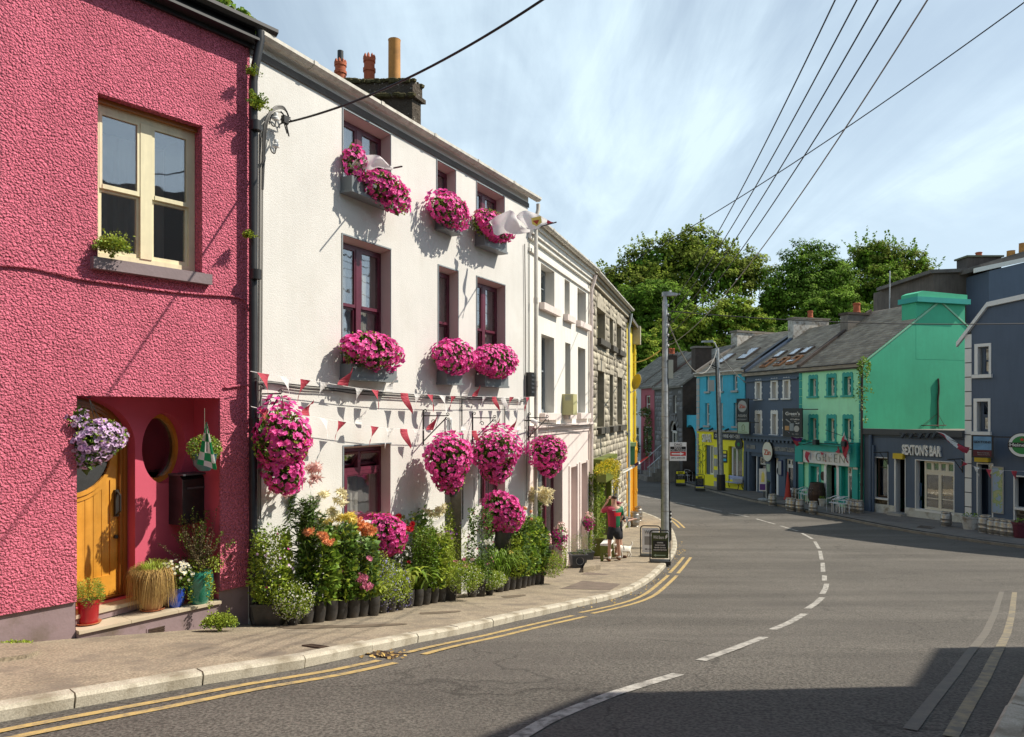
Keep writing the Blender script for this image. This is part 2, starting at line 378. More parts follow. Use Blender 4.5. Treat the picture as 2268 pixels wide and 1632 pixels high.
def petunias(sc,n,c,r,size,lumps=6,petal='petal_pink',throat='petal_throat',low=-1.0):
 p,nn=blob_pts(n,c,r,lumps,low=low)
 nn[:,2]+=0.15
 s=RNG.uniform(0.78,1.15,n)*size;sp_=RNG.uniform(0,6.28,n)
 sc.add(*TR,p,nn,s,petal,sp_);sc.add(*TD,p+nn/np.linalg.norm(nn,axis=1,keepdims=True)*0.004,nn,s,throat,sp_)
def leafball(sc,n,c,r,size,m='leaf',fill=(0.45,1.0),low=-1.0,tpl=None,up=0.3):
 d=RNG.normal(size=(n,3));d/=np.linalg.norm(d,axis=1,keepdims=True);d[:,2]=np.where(d[:,2]<low,-d[:,2],d[:,2])
 p=np.array(c)+d*np.array(r)*RNG.uniform(*fill,(n,1))**0.7
 nn=d+RNG.normal(size=(n,3))*0.6;nn[:,2]+=up
 sc.add(*(tpl or T_leaf),p,nn,RNG.uniform(0.65,1.25,n)*size,m)
 # ground, road, pavements
M['asphalt']=mat('asphalt',(0.100,0.091,0.079),0.85,col2=(0.132,0.120,0.104),vscale=0.35,bump=0.9,bscale=55,bdist=0.012,spec=0.3,fine=0.42,fscale=42,stain=(0.10,0.09,0.08),stscale=0.5,stlo=0.5,sthi=0.8)
M['paving']=mat('concrete pavement',(0.26,0.215,0.155),0.9,col2=(0.34,0.285,0.21),vscale=1.2,bump=0.5,bscale=60,bdist=0.006,spec=0.25,fine=0.30,fscale=50,stain=(0.19,0.16,0.125),stscale=2.2,stlo=0.46,sthi=0.66)
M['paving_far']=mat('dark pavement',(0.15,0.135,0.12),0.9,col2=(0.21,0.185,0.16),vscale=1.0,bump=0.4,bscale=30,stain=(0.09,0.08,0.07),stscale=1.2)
M['kerb']=mat('kerb concrete',(0.40,0.36,0.28),0.85,col2=(0.50,0.46,0.37),vscale=3,bump=0.4,bscale=50,stain=(0.2,0.165,0.11),stscale=2.0,stlo=0.5,sthi=0.72,fine=0.15,fscale=80)
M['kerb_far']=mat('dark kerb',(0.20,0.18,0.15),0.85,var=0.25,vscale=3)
M['linewhite']=mat('worn white road paint',(0.42,0.40,0.36),0.8,var=0.1,vscale=8,stain=(0.14,0.13,0.115),stscale=10,stlo=0.43,sthi=0.62,bump=0.5,bscale=50)
M['lineyellow']=mat('worn yellow road paint',(0.50,0.355,0.13),0.8,var=0.15,vscale=8,stain=(0.15,0.13,0.10),stscale=8,stlo=0.45,sthi=0.68,bump=0.5,bscale=50)
M['linefaint']=mat('faded yellow road paint',(0.27,0.22,0.13),0.8,var=0.15,vscale=8,stain=(0.13,0.118,0.10),stscale=7,stlo=0.38,sthi=0.60)
M['linefaint2']=mat('nearly gone yellow road paint',(0.15,0.132,0.105),0.8,stain=(0.118,0.107,0.092),stscale=7,stlo=0.40,sthi=0.56)
M['patch']=mat('tar patch',(0.15,0.115,0.09),0.9,var=0.2,vscale=4,fine=0.25,fscale=60)
M['paving_dark']=mat('dark brown concrete patch',(0.15,0.115,0.08),0.7,var=0.2,vscale=3)
M['grass']=mat('rough grass',(0.05,0.08,0.02),0.9,var=0.4,vscale=0.4)
def worn_road():
 t=M['asphalt'].node_tree;b=t.nodes['Principled BSDF'];src=b.inputs['Base Color'].links[0].from_socket
 tcx=N(t,'ShaderNodeTexCoord');mp=N(t,'ShaderNodeMapping');L(t,tcx,'Object',mp,0);mp.inputs['Rotation'].default_value=(0,0,R(-52));mp.inputs['Scale'].default_value=(.10,.9,1)
 nz=N(t,'ShaderNodeTexNoise');L(t,mp,0,nz,'Vector');nz.inputs['Scale'].default_value=1.1;nz.inputs['Detail'].default_value=5
 mr=N(t,'ShaderNodeMapRange');L(t,nz,0,mr,0);mr.inputs[1].default_value=.38;mr.inputs[2].default_value=.66;mr.inputs[3].default_value=.80;mr.inputs[4].default_value=1.12
 v=N(t,'ShaderNodeTexVoronoi',feature='DISTANCE_TO_EDGE');v.inputs['Scale'].default_value=.33;w=N(t,'ShaderNodeTexNoise');w.inputs['Scale'].default_value=1.6;w.inputs['Detail'].default_value=6;wa=N(t,'ShaderNodeVectorMath',operation='MULTIPLY_ADD');wa.inputs[1].default_value=(.9,.9,0);L(t,tcx,'Object',w,'Vector');L(t,w,'Color',wa,0);L(t,tcx,'Object',wa,2);L(t,wa,0,v,'Vector')
 cr=N(t,'ShaderNodeMapRange');L(t,v,'Distance',cr,0);cr.inputs[1].default_value=0;cr.inputs[2].default_value=.006;cr.inputs[3].default_value=.62;cr.inputs[4].default_value=1.0
 mu=N(t,'ShaderNodeMath',operation='MULTIPLY');L(t,mr,0,mu,0);L(t,cr,0,mu,1)
 sc_=N(t,'ShaderNodeVectorMath',operation='SCALE');t.links.new(src,sc_.inputs[0]);L(t,mu,0,sc_,'Scale');L(t,sc_,0,b,'Base Color')
def strip_mesh(name,A,B,mt,**kw):
 """ribbon between two equally long rows of points"""
 m=MB();n=len(A);m.v=[tuple(p)for p in A]+[tuple(p)for p in B]
 m.f=[(i,i+1,n+i+1,n+i)for i in range(n-1)];m.m=[0]*len(m.f)
 return m.build(name,mt,**kw)
def resample(pts,step):
 pts=[Vector(p)for p in pts];d=[0]
 for a,b in zip(pts,pts[1:]):d.append(d[-1]+(b-a).length)
 n=max(2,int(d[-1]/step)+1);o=[]
 for k in range(n):
  t=d[-1]*k/(n-1);i=max(j for j in range(len(d)-1)if d[j]<=t+1e-9)
  o.append(pts[i].lerp(pts[i+1],(t-d[i])/max(1e-9,d[i+1]-d[i])))
 return o
def smooth(pts,it=3):
 pts=[Vector(p)for p in pts]
 for _ in range(it):
  q=[pts[0]]
  for a,b in zip(pts,pts[1:]):q+=[a.lerp(b,0.25),a.lerp(b,0.75)]
  q.append(pts[-1]);pts=q
 return pts
def flat_normal(pts,i):
 a,b=pts[max(0,i-1)],pts[min(len(pts)-1,i+1)];t=Vector((b.x-a.x,b.y-a.y,0)).normalized()
 return Vector((t.y,-t.x,0))
def ontoG(p,f,dz=0):return Vector((p.x,p.y,f(p.y)+dz))
m=MB();xs=[-900,-300,-120,-60,-25,0,12,25,45,70,110,200,500,1200];ys=[-200,-60,-20,0,15,30,45,60,66,72,80,90,105,130,200,500,1500]
def country(x,y):
 h=G(y)-0.5 if y<66 else 0.3+9.0*min(1.0,max(0.0,(y-66)/45.0))+(x>30)*0
 return h
m.v=[(x,y,country(x,y))for y in ys for x in xs];nx=len(xs)
m.f=[(j*nx+i,j*nx+i+1,(j+1)*nx+i+1,(j+1)*nx+i)for j in range(len(ys)-1)for i in range(nx-1)];m.m=[0]*len(m.f)
m.build('ground',M['grass'],kind='structure')
m=MB();xs=np.linspace(-14,40,28);ys=np.concatenate([np.linspace(-12,20,33),np.linspace(21.5,67,32)])
m.v=[(x,y,GR(y))for y in ys for x in xs];nx=len(xs)
m.f=[(j*nx+i,j*nx+i+1,(j+1)*nx+i+1,(j+1)*nx+i)for j in range(len(ys)-1)for i in range(nx-1)];m.m=[0]*len(m.f)
m.build('road',M['asphalt'],kind='structure',smooth=True)
worn_road()
KL_px=[(0,1598),(39,1590.6),(241,1555.7),(390,1526.6),(559,1500),(775,1462.4),(862,1435.6),(939,1421),(1064,1395.3),(1159,1372),(1243,1353),(1350,1329),(1392,1314.8),(1427,1298),(1463,1269),(1492,1236),(1500,1215),(1498,1195),(1487,1168),(1461,1151),(1430,1139),(1405,1132)]
KL=[ground(x,y,True)for x,y in KL_px]
d0=(KL[0]-KL[3]).normalized();KL=[KL[0]+d0*6]+KL+[KL[-1]+Vector((-3.0,1.2,0))]
KL=[ontoG(p,GR)for p in smooth(KL,2)]
KLr=[ontoG(p,GR)for p in resample(KL,0.3)]
wall_line=[(-9.5,-4.0),(-5.0,5.5),(-3.30,9.1),(0.5,16.2),(2.35,21.5),(4.8,29.8),(5.5,33.0),(4.0,37.0)]
def wall_x(y):
 for a,b in zip(wall_line,wall_line[1:]):
  if a[1]<=y<=b[1]:return a[0]+(b[0]-a[0])*(y-a[1])/(b[1]-a[1])
 return wall_line[0][0]if y<wall_line[0][1]else wall_line[-1][0]
KW=0.14
Ai,Bi=[],[]
for i,p in enumerate(KLr):
 q=p-flat_normal(KLr,i)*KW
 Ai.append(ontoG(q,G));Bi.append(ontoG(Vector((min(wall_x(q.y)-0.8,q.x-0.05),q.y,0)),G))
strip_mesh('pavement',Ai,Bi,M['paving'],kind='structure')
def kerb_run(pts,mt,name='kerb',step=0.915,w=KW,h=KERB):
 root=empty(name,pts[0],kind='structure');bpy.context.view_layer.update()
 q=resample(pts,step);shared=None
 for i in range(len(q)-1):
  a,b=q[i],q[i+1];L0=(b-a).length
  if shared is None:
   mb=MB();mb.prism([(-0.06,0),(0.0,0),(0.0,h-0.025),(-0.025,h),(-w,h),(-w,-0.06),(-0.06,-0.06)],'x',0.006,0.994);me=mb.mesh('kerb_stone',mt)
   shared=me
  X=(b-a);nrm=Vector((X.y,-X.x,0)).normalized();Z=X.normalized().cross(nrm)
  if Z.z<0:Z=-Z
  mw=Matrix(((X.x,nrm.x,Z.x,a.x),(X.y,nrm.y,Z.y,a.y),(X.z,nrm.z,Z.z,a.z),(0,0,0,1)))
  o=bpy.data.objects.new('kerb_stone',shared);COL.objects.link(o);o.parent=root
  j=RNG.uniform(-0.006,0.006)
  o.matrix_basis=Matrix.Translation(-pts[0])@mw@Matrix.Translation((0,j,RNG.uniform(-0.006,0.004)))
 return root
kerb_run(KL,M['kerb'])
KR_px=[(1360,1046),(1400,1049),(1470,1058),(1500,1065),(1519,1072.5),(1563,1084.5),(1590,1092),(1635,1102.5),(1672,1112),(1741,1122),(1792,1135),(1855,1147),(1881,1152),(1990,1174),(2100,1191.5),(2210,1206.8),(2268,1213.8)]
KRp=[ground(x,y,True)for x,y in KR_px];KRp.append(KRp[-1]+(KRp[-1]-KRp[-3])*2.0)
KRr=[ontoG(p,GR)for p in resample([ontoG(p,GR)for p in smooth(KRp,2)],0.8)]
far_wall=[(42,16),(20.6,29.3),(19.6,31.2),(17.5,35.8),(16.1,40.2),(14.6,45.4),(12.6,50.0),(12.3,54.0),(11.6,58),(10.9,62),(10.2,70)]
Ai,Bi=[],[]
for i,p in enumerate(KRr):
 n_=flat_normal(KRr,i);n_=n_ if(n_.x>0 or n_.y>0.5)else-n_
 q=p+n_*KW;e=p+n_*7.0
 Ai.append(ontoG(q,G));Bi.append(Vector((e.x,e.y,G(q.y))))
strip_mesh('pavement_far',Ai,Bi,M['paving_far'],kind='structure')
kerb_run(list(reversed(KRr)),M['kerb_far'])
a=ground(2206,1632,True);b=ground(2268,1512,True);dirr=(b-a);dirr.z=0;dirr.normalize()
KN=[ontoG(a+dirr*t,GR)for t in np.arange(-5,9.2,0.4)]
last=KN[-1]
for k in range(1,8):
 an=math.atan2(dirr.y,dirr.x)-R(11)*k;last=ontoG(last+Vector((math.cos(an),math.sin(an),0))*0.5,GR);KN.append(last)
nn=Vector((dirr.y,-dirr.x,0))
strip_mesh('pavement_near',[ontoG(p+nn*KW,G)for p in KN],[ontoG(p+nn*3.0,G)for p in KN],M['paving'],kind='structure')
kerb_run(list(reversed(KN)),M['kerb'])
def ribbon(mb,pts,w,dz=0.004):
 pts=[Vector(p)for p in pts];n=len(pts);b=len(mb.v);l=[];r=[]
 for i,p in enumerate(pts):
  nr=flat_normal(pts,i)*w/2;l.append(Vector((p.x-nr.x,p.y-nr.y,GR(p.y-nr.y)+dz)));r.append(Vector((p.x+nr.x,p.y+nr.y,GR(p.y+nr.y)+dz)))
 mb.add(l+r,[(i,i+1,n+i+1,n+i)for i in range(n-1)])
dashes=[((1100,1662),(1221,1591),(1366,1534),(1503,1493)),((1552,1463.5),(1620,1439),(1692,1411)),((1711,1394.6),(1748,1379),(1782,1359.5)),((1788,1348.6),(1806,1337),(1821,1323.3)),((1821,1315.5),(1828,1304),(1831,1293)),((1826,1286.2),(1826,1274.6)),((1823,1266.8),(1822,1246.5)),((1820,1239.5),(1816,1220)),((1814,1215),(1805,1199.3)),((1799,1193.5),(1788,1187),(1776,1181)),((1768,1176.3),(1729,1164.7)),((1717,1160.8),(1675,1149)),((1659,1145),(1614,1136)),((1598,1132.3),(1552,1123.3)),((1540,1120.6),(1497,1112.8)),((1485,1110),(1450,1104)),((1440,1102),(1400,1096))]
for dp in dashes:
 p=[ground(x,y,True)for x,y in dp];mb=MB();ribbon(mb,resample(p,0.3),0.11)
 mb.build('road_marking',M['linewhite'],kind='structure')
def yellow(pxs,off,sm=2,mtl='lineyellow'):
 p=smooth([ground(x,y,True)for x,y in pxs],sm);p=resample(p,0.25)
 q=[ontoG(p[i]+flat_normal(p,i)*off,GR)for i in range(len(p))]
 mb=MB();ribbon(mb,q,0.085);mb.build('road_marking',M[mtl],kind='structure')
segs=[[(-60,1632),(0,1618.5),(191,1583),(410,1542.7),(547,1515),(720,1488.7),(840,1463)],[(897,1446.6),(1034,1415.5),(1150,1389),(1269,1363.5)],[(1285,1357),(1364,1340.4),(1416,1324),(1452,1298),(1480,1274)],[(1483,1269),(1500,1251),(1514,1234)],[(1476,1142),(1500,1153),(1516,1169)]]
for sg in segs:yellow(sg,0.0);yellow(sg,0.21)
rs=[(2105,1632),(2199,1473),(2238,1383.7),(2247,1312)]
yellow(rs,0.0,1,'linefaint');yellow(rs,-0.22,1,'linefaint2')
mb=MB();ribbon(mb,resample([ground(1417,1139,True),ground(1461,1153,True)],0.5),0.08);mb.build('road_marking',M['linewhite'],kind='structure')
def on_ground_quad(name,pxs,mt,dz=0.004,road=False,**kw):
 f=GR if road else G;p=[ground(x,y,road)for x,y in pxs];mb=MB();n=6
 rows=[]
 for j in range(n+1):
  for i in range(n+1):
   q=(p[0].lerp(p[1],i/n)).lerp(p[3].lerp(p[2],i/n),j/n);rows.append((q.x,q.y,f(q.y)+dz))
 mb.add(rows,[(j*(n+1)+i,j*(n+1)+i+1,(j+1)*(n+1)+i+1,(j+1)*(n+1)+i)for j in range(n)for i in range(n)])
 return mb.build(name,mt,**kw)
on_ground_quad('pavement_patch',[(1240,1304),(1352,1307),(1375,1293),(1290,1286)],M['patch'],kind='structure')
on_ground_quad('pavement_patch',[(1286,1272),(1338,1274),(1352,1272),(1300,1267)],M['patch'],kind='structure')
def cover(pxs,label,road=False,slats=9):
 p=[ground(x,y,road)for x,y in pxs];c=sum(p,Vector())/4
 u=(p[1]-p[0]);v=(p[3]-p[0]);root=empty('drain_cover',c,0,label=label,cat='drain cover')
 fr=MB();f=GR if road else G
 def Q(a,b,z):q=p[0]+u*a+v*b;return Vector((q.x,q.y,f(q.y)+z))-c
 def bar(mb,a0,a1,b0,b1,h=0.012):
  mb.add([Q(a0,b0,0.002),Q(a1,b0,0.002),Q(a1,b1,0.002),Q(a0,b1,0.002),Q(a0,b0,h),Q(a1,b0,h),Q(a1,b1,h),Q(a0,b1,h)],[(4,5,6,7),(0,1,5,4),(1,2,6,5),(2,3,7,6),(3,0,4,7)])
 bar(fr,0,1,0,.08);bar(fr,0,1,.92,1);bar(fr,0,.06,.08,.92);bar(fr,.94,1,.08,.92);fr.build('frame',M['iron_rust'],root)
 for k in range(slats):
  s=MB();a0=.08+.86*(k+.2)/slats;bar(s,a0,a0+.55/slats,.08,.92,0.009);s.build('bar',M['iron_rust'],root)
 b=MB();b.add([Q(0,0,.004),Q(1,0,.004),Q(1,1,.004),Q(0,1,.004)],[(0,1,2,3)]);b.build('gap',M['soil'],root)
M['iron_rust']=mat('rusty cast iron',(0.07,0.045,0.03),0.75,metal=0.3,var=0.4,vscale=15,bump=0.3)
cover([(806,1449),(868,1460),(893,1447),(832,1441)],'rusty iron drain grate in the road gutter beside the kerb',True)
cover([(668,1431),(708,1437),(726,1433),(690,1428)],'small iron stopcock cover set in the pavement near the kerb')
cover([(2030,1168),(2062,1172),(2068,1167),(2040,1164)],'dark access cover in the pavement outside the low bar')
a=[ground(x,y)for x,y in((-60,1474),(0,1466),(60,1458),(85,1449),(84,1437),(60,1431),(0,1431),(-60,1434))]
mb=MB();n=len(a);mb.add([Vector((q.x,q.y,G(q.y)-.05))for q in a]+[Vector((q.x,q.y,G(q.y)+.035))for q in a],[tuple(range(n,2*n))]+[(i,(i+1)%n,n+(i+1)%n,n+i)for i in range(n)])
mb.build('concrete_ramp',M['paving'],kind='structure')
for pts in(((750,1386),(900,1380),(905,1384),(760,1392)),((930,1357),(1020,1352),(1022,1356),(930,1362)),((1110,1321),(1160,1316),(1170,1319),(1120,1326)),((600,1386),(720,1384),(810,1388),(640,1395))):
 a=[ground(x,y)for x,y in pts];c=sum(a,Vector())/4;hull=smooth(a+[a[0]],3)[:-1]
 mb=MB();n=len(hull);mb.add([Vector((c.x,c.y,G(c.y)+.005))]+[Vector((q.x,q.y,G(q.y)+.005))for q in hull],[(0,1+i,1+(i+1)%n)for i in range(n)])
 mb.build('dark_patch',M['paving_dark'],kind='structure')  # irregular darker brown patches laid thinly over the pavement
sc=Sc();pos=[]
for i,p in enumerate(KLr):
 if p.y<12 or p.y>26:continue
 for _ in range(int(10 if p.y>17 else 5)):
  if RNG.random()<0.5:continue
  q=p+flat_normal(KLr,i)*abs(RNG.normal(0,0.09))+Vector((RNG.normal(0,.1),RNG.normal(0,.12),0));pos.append((q.x,q.y,GR(q.y)+.012))
for _ in range(40):
 q=ground(RNG.uniform(800,900),RNG.uniform(1440,1462),True);pos.append((q.x,q.y,q.z+.015))
nn=np.tile([0,0,1.0],(len(pos),1))+RNG.normal(size=(len(pos),3))*0.3
M['dryleaf']=mat('dry yellow leaves',(0.45,0.30,0.09),0.8,island=0.5)
sc.add(*T_flat,np.array(pos),nn,RNG.uniform(0.02,0.05,len(pos)),'dryleaf')
sc.build('fallen_leaves',label='dry yellow leaves lying in the gutter along the kerb',cat='leaves')
# walls, windows, houses
class Wall:
 def __init__(s,px0,Y0,vp,side='L'):
  th=math.atan2(vp-1134.0,FP);s.th=th;d=Vector((math.sin(th),math.cos(th)))
  s.P=Vector(((px0-1134.0)/FP*Y0,Y0));s.u=d if side=='L' else-d;s.n_in=Vector((-s.u.y,s.u.x))
  s.rz=math.atan2(s.u.y,s.u.x);s.zb=G(Y0)
 def root(s,name,**kw):s.o=empty(name,(s.P.x,s.P.y,s.zb),s.rz,**kw);return s.o
 def x(s,px,out=0.0):
  k=(px-1134.0)/FP;P=s.P-s.n_in*out;return(k*P.y-P.x)/(s.u.x-k*s.u.y)
 def w(s,x,y=0.0):q=s.P+s.u*x+s.n_in*y;return q
 def z(s,px,py,out=0.0):
  q=s.w(s.x(px,out),-out);return EZ+(912.0-py)/FP*q.y-s.zb
 def at(s,px,py,out=0.0):return s.x(px,out),s.z(px,py,out)
 def gz(s,x,y=0.0):return G(s.w(x,y).y)-s.zb
 def world(s,x,y,z):q=s.w(x,y);return Vector((q.x,q.y,z+s.zb))
 def loc(s,x,y,z):return Vector((x,y,z))
def rect(x0,x1,z0,z1):return[(x0,z0),(x1,z0),(x1,z1),(x0,z1)]
def arch(x0,x1,z0,zs,n=12,zt=None):
 c=(x0+x1)/2;r=(x1-x0)/2;h=(zt-zs)if zt else r
 return[(x0,z0),(x1,z0)]+[(c+r*math.cos(math.pi*k/n),zs+h*math.sin(math.pi*k/n))for k in range(n+1)]
def ringpts(cx,cz,rx,rz_,n=28):return[(cx+rx*math.cos(2*math.pi*k/n),cz+rz_*math.sin(2*math.pi*k/n))for k in range(n)]
def facade(root,name,outer,holes,mt,depth=0.25,**kw):
 m=MB();m.plate(outer,holes,depth);return m.build(name,mt,root,**kw)
def bar(m,x0,x1,z0,z1,y0,y1):m.box(min(x0,x1),max(x0,x1),y0,y1,min(z0,z1),max(z0,z1))
def pane(root,x0,x1,z0,z1,y,g='glass',name='pane',**kw):
 m=MB();m.box(x0,x1,y,y+0.008,z0,z1);return m.build(name,M[g],root,**kw)
def window(root,x0,x1,z0,z1,y,mt,cols=(1,),rows=(1,1),fw=0.05,mull=0.05,trans=0.05,sash=True,back='curtain',backy=0.25,glass='glass',proj=0.03,g2=None,name='window',label=None,room=True,open_row=None,sill=None):
 """rows are given from the bottom; sash: upper row stands proud of the lower"""
 w=empty(name,((x0+x1)/2,y,z0),parent=root);meta(w,label)
 ox,oz=(x0+x1)/2,z0;X0,X1,Z1=x0-ox,x1-ox,z1-z0
 f=MB();th=0.07
 bar(f,X0,X0+fw,0,Z1,0,th);bar(f,X1-fw,X1,0,Z1,0,th);bar(f,X0+fw,X1-fw,Z1-fw,Z1,0,th);bar(f,X0+fw,X1-fw,0,fw*1.2,0,th)
 cx=[X0+fw];tot=sum(cols);W_=X1-X0-2*fw
 for c in cols:cx.append(cx[-1]+W_*c/tot)
 for c in cx[1:-1]:bar(f,c-mull/2,c+mull/2,fw*1.2,Z1-fw,-0.012,th)
 f.build('frame',mt,w)
 tz=[fw*1.2];tot=sum(rows);H_=Z1-2.2*fw
 for r in rows:tz.append(tz[-1]+H_*r/tot)
 for i in range(len(cols)):
  a=cx[i]+(mull/2 if i else 0);b=cx[i+1]-(mull/2 if i<len(cols)-1 else 0)
  for j in range(len(rows)):
   c,d=tz[j],tz[j+1];top=(j==len(rows)-1)
   yy=0.018 if(sash and top)else 0.045
   if not sash:yy=0.03
   if open_row is not None and j==open_row:
    s_=MB();sw=0.035;ang=R(-28);piv=Vector((0,0,d));Mx=Matrix.Translation(piv)@Matrix.Rotation(-ang,4,'X')@Matrix.Translation(-piv)
    for q in((a,a+sw,c,d),(b-sw,b,c,d),(a+sw,b-sw,c,c+sw),(a+sw,b-sw,d-sw,d)):s_.box(q[0],q[1],-0.03,0.012,q[2],q[3],Mx)
    so=s_.build('sash',mt,w);p_=MB();p_.box(a+sw,b-sw,-0.014,-0.006,c+sw,d-sw,Mx);p_.build('pane',M[glass],w)
    continue
   s_=MB();sw=0.032 if sash else 0.02
   y0=yy-0.022;y1=yy+0.022
   lo=sw*(1.5 if sash else 1)
   bar(s_,a+.001,a+sw,c,d,y0,y1);bar(s_,b-sw,b-.001,c,d,y0,y1);bar(s_,a+sw,b-sw,c,c+lo,y0-(0.008 if top and sash else 0),y1);bar(s_,a+sw,b-sw,d-sw,d,y0,y1)
   s_.build('sash',mt,w)
   pane(w,a+sw,b-sw,c+lo,d-sw,yy,g2 if(g2 and j==0)else glass)
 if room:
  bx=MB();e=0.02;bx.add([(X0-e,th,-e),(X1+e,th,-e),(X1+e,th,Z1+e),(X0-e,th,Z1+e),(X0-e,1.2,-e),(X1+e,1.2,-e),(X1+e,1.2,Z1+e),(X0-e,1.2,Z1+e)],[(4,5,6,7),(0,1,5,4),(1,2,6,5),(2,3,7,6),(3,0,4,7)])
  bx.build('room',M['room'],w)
 if back:
  nb=26;cb_=MB();vs=[]
  for k in range(nb+1):
   xx=X0+(X1-X0)*k/nb;yy=backy+0.018*math.sin(k*1.9)+0.01*math.sin(k*4.1);vs+=[(xx,yy,0.02),(xx,yy,Z1-0.02)]
  cb_.add(vs,[(2*k,2*k+2,2*k+3,2*k+1)for k in range(nb)]);cb_.build('curtain',M[back],w)
 return w
def sill(root,x0,x1,z,h,out,mt,parent=None,y1=0.0,name='window_sill',**kw):
 m=MB();m.prism([(-out,z-h),(y1,z-h),(y1,z),(-out,z-0.012)],'x',x0,x1);return m.build(name,mt,parent or root,**kw)
def gutter(root,x0,x1,z,y,r,mt,name='gutter',n=8,joints=1.8):
 m=MB();prof=[(y-2*r,z),(y-2*r+.008,z),(y-2*r+0.012,z-r*0.5),(y-r*1.3,z-r*0.9),(y-r*.7,z-r*.9),(y-.02,z-r*.5),(y-.012,z),(y,z),(y-.004,z-r*.55),(y-r*.6,z-r*1.02),(y-r*1.4,z-r*1.02),(y-2*r,z-r*.55)]
 k=max(1,int((x1-x0)/2.5));m.prism(prof,'x',x0,x1);o=m.build(name,mt,root)
 t=x0+0.9
 while t<x1:
  j=MB();j.prism([(y-2*r-.012,z+.006),(y-2*r-.012,z-r*.6),(y-r*1.42,z-r*1.12),(y-r*.55,z-r*1.12),(y+.0,z-r*.6),(y+.0,z-r*.5),(y-r*.6,z-r*1.02),(y-r*1.4,z-r*1.02),(y-2*r,z-r*.55),(y-2*r,z+.006)],'x',t,t+.07);j.build('bracket',mt,o);t+=joints
 return o
def pipe(root,pts,r,mt,name='downpipe',joints=True,n=10):
 m=MB();m.tube(pts,r,n)
 if joints:
  z0,z1=min(p[2]for p in pts),max(p[2]for p in pts);low=[p for p in pts if p[2]==z0][0];t=z0+0.6
  while t<z1-.4:m.tube([(low[0],low[1],t),(low[0],low[1],t+.12)],r*1.22,n);t+=1.85
 return m.build(name,mt,root,smooth=True)
def body(root,w,d,z0,ze,zr,mt_side,mt_roof,ov=0.15,x0=0.0,roofname='roof',sides=True,ridge_y=None,th=0.12,slates=None,front_over=0.0):
 """house shell behind a facade: side and back walls, pitched roof; ze eaves, zr ridge"""
 ry=ridge_y or d/2
 if sides:
  m=MB();prof=[(0.001,z0),(0.001,ze),(ry,zr-.02),(d,ze),(d,z0)]
  for xx in(x0,x0+w):m.add([(xx,u,v)for u,v in prof],[(0,1,2,3,4)])
  m.quad((x0,d,z0),(x0+w,d,z0),(x0+w,d,ze),(x0,d,ze));m.build('side_wall',mt_side,root)
 sl=(zr-ze)/ry;m=MB()
 m.prism([(-ov,ze-ov*sl),(ry,zr),(d+ov,ze-ov*sl),(d+ov,ze-ov*sl+th),(ry,zr+th),(-ov,ze-ov*sl+th)],'x',x0-.03,x0+w+.03)
 r=m.build(roofname,mt_roof,root)
 if slates:
  L_=math.hypot(ry+ov,(ry+ov)*sl);dirv=Vector((0,(ry+ov),(ry+ov)*sl)).normalized();nrm=Vector((0,-dirv.z,dirv.y))
  sw,sh=slates[0],slates[1];V=[];F=[];rows=int(L_/sh);o0=Vector((0,-ov,ze-ov*sl+th+.004))
  for j in range(rows+1):
   xx=x0-.03-(sw/2 if j%2 else 0)
   while xx<x0+w:
    a=max(xx,x0-.03)+.006;b=min(xx+sw,x0+w+.03)-.006
    if b-a>0.04:
     l0=j*sh-.02;l1=min(l0+sh*1.25,L_)
     t0=0.022+RNG.uniform(0,.008);p0=o0+dirv*l0;p1=o0+dirv*l1;bb=len(V)
     V+=[p0+Vector((a,0,0))+nrm*t0,p0+Vector((b,0,0))+nrm*(t0+RNG.uniform(-.004,.004)),p1+Vector((b,0,0)),p1+Vector((a,0,0)),p0+Vector((a,0,0)),p0+Vector((b,0,0))]
     F+=[(bb,bb+1,bb+2),(bb,bb+2,bb+3),(bb,bb+5,bb+1),(bb,bb+4,bb+5)]
    xx+=sw
  link('slates',rawmesh('slates',V,F,slates[2]),root,kind='stuff')
 return r
def chimney(root,x0,x1,y0,y1,z0,z1,mt,cap=0.12,pots=(),capm=None,label=None,over=.06,seg=True):
 c=empty('chimney',((x0+x1)/2,(y0+y1)/2,z0),parent=root);meta(c,label);a,b=(x1-x0)/2,(y1-y0)/2;h=z1-z0
 m=MB();m.box(-a,a,-b,b,0,h);m.build('stack',mt,c)
 m=MB();m.box(-a-over,a+over,-b-over,b+over,h,h+cap);m.build('cap',capm or mt,c)
 for(fx,fy,r,ph,pm)in pots:
  m=MB();m.lathe([(r*1.12,0),(r*1.15,.08),(r,.1),(r*.95,ph*.8),(r*1.15,ph*.84),(r*1.15,ph*.92),(r*.95,ph*.93),(r*.92,ph),(r*.75,ph),(r*.7,ph-.1)],14,(fx*a,fy*b,h+cap));m.build('chimney_pot',M[pm]if isinstance(pm,str)else pm,c,smooth=True)
 return c
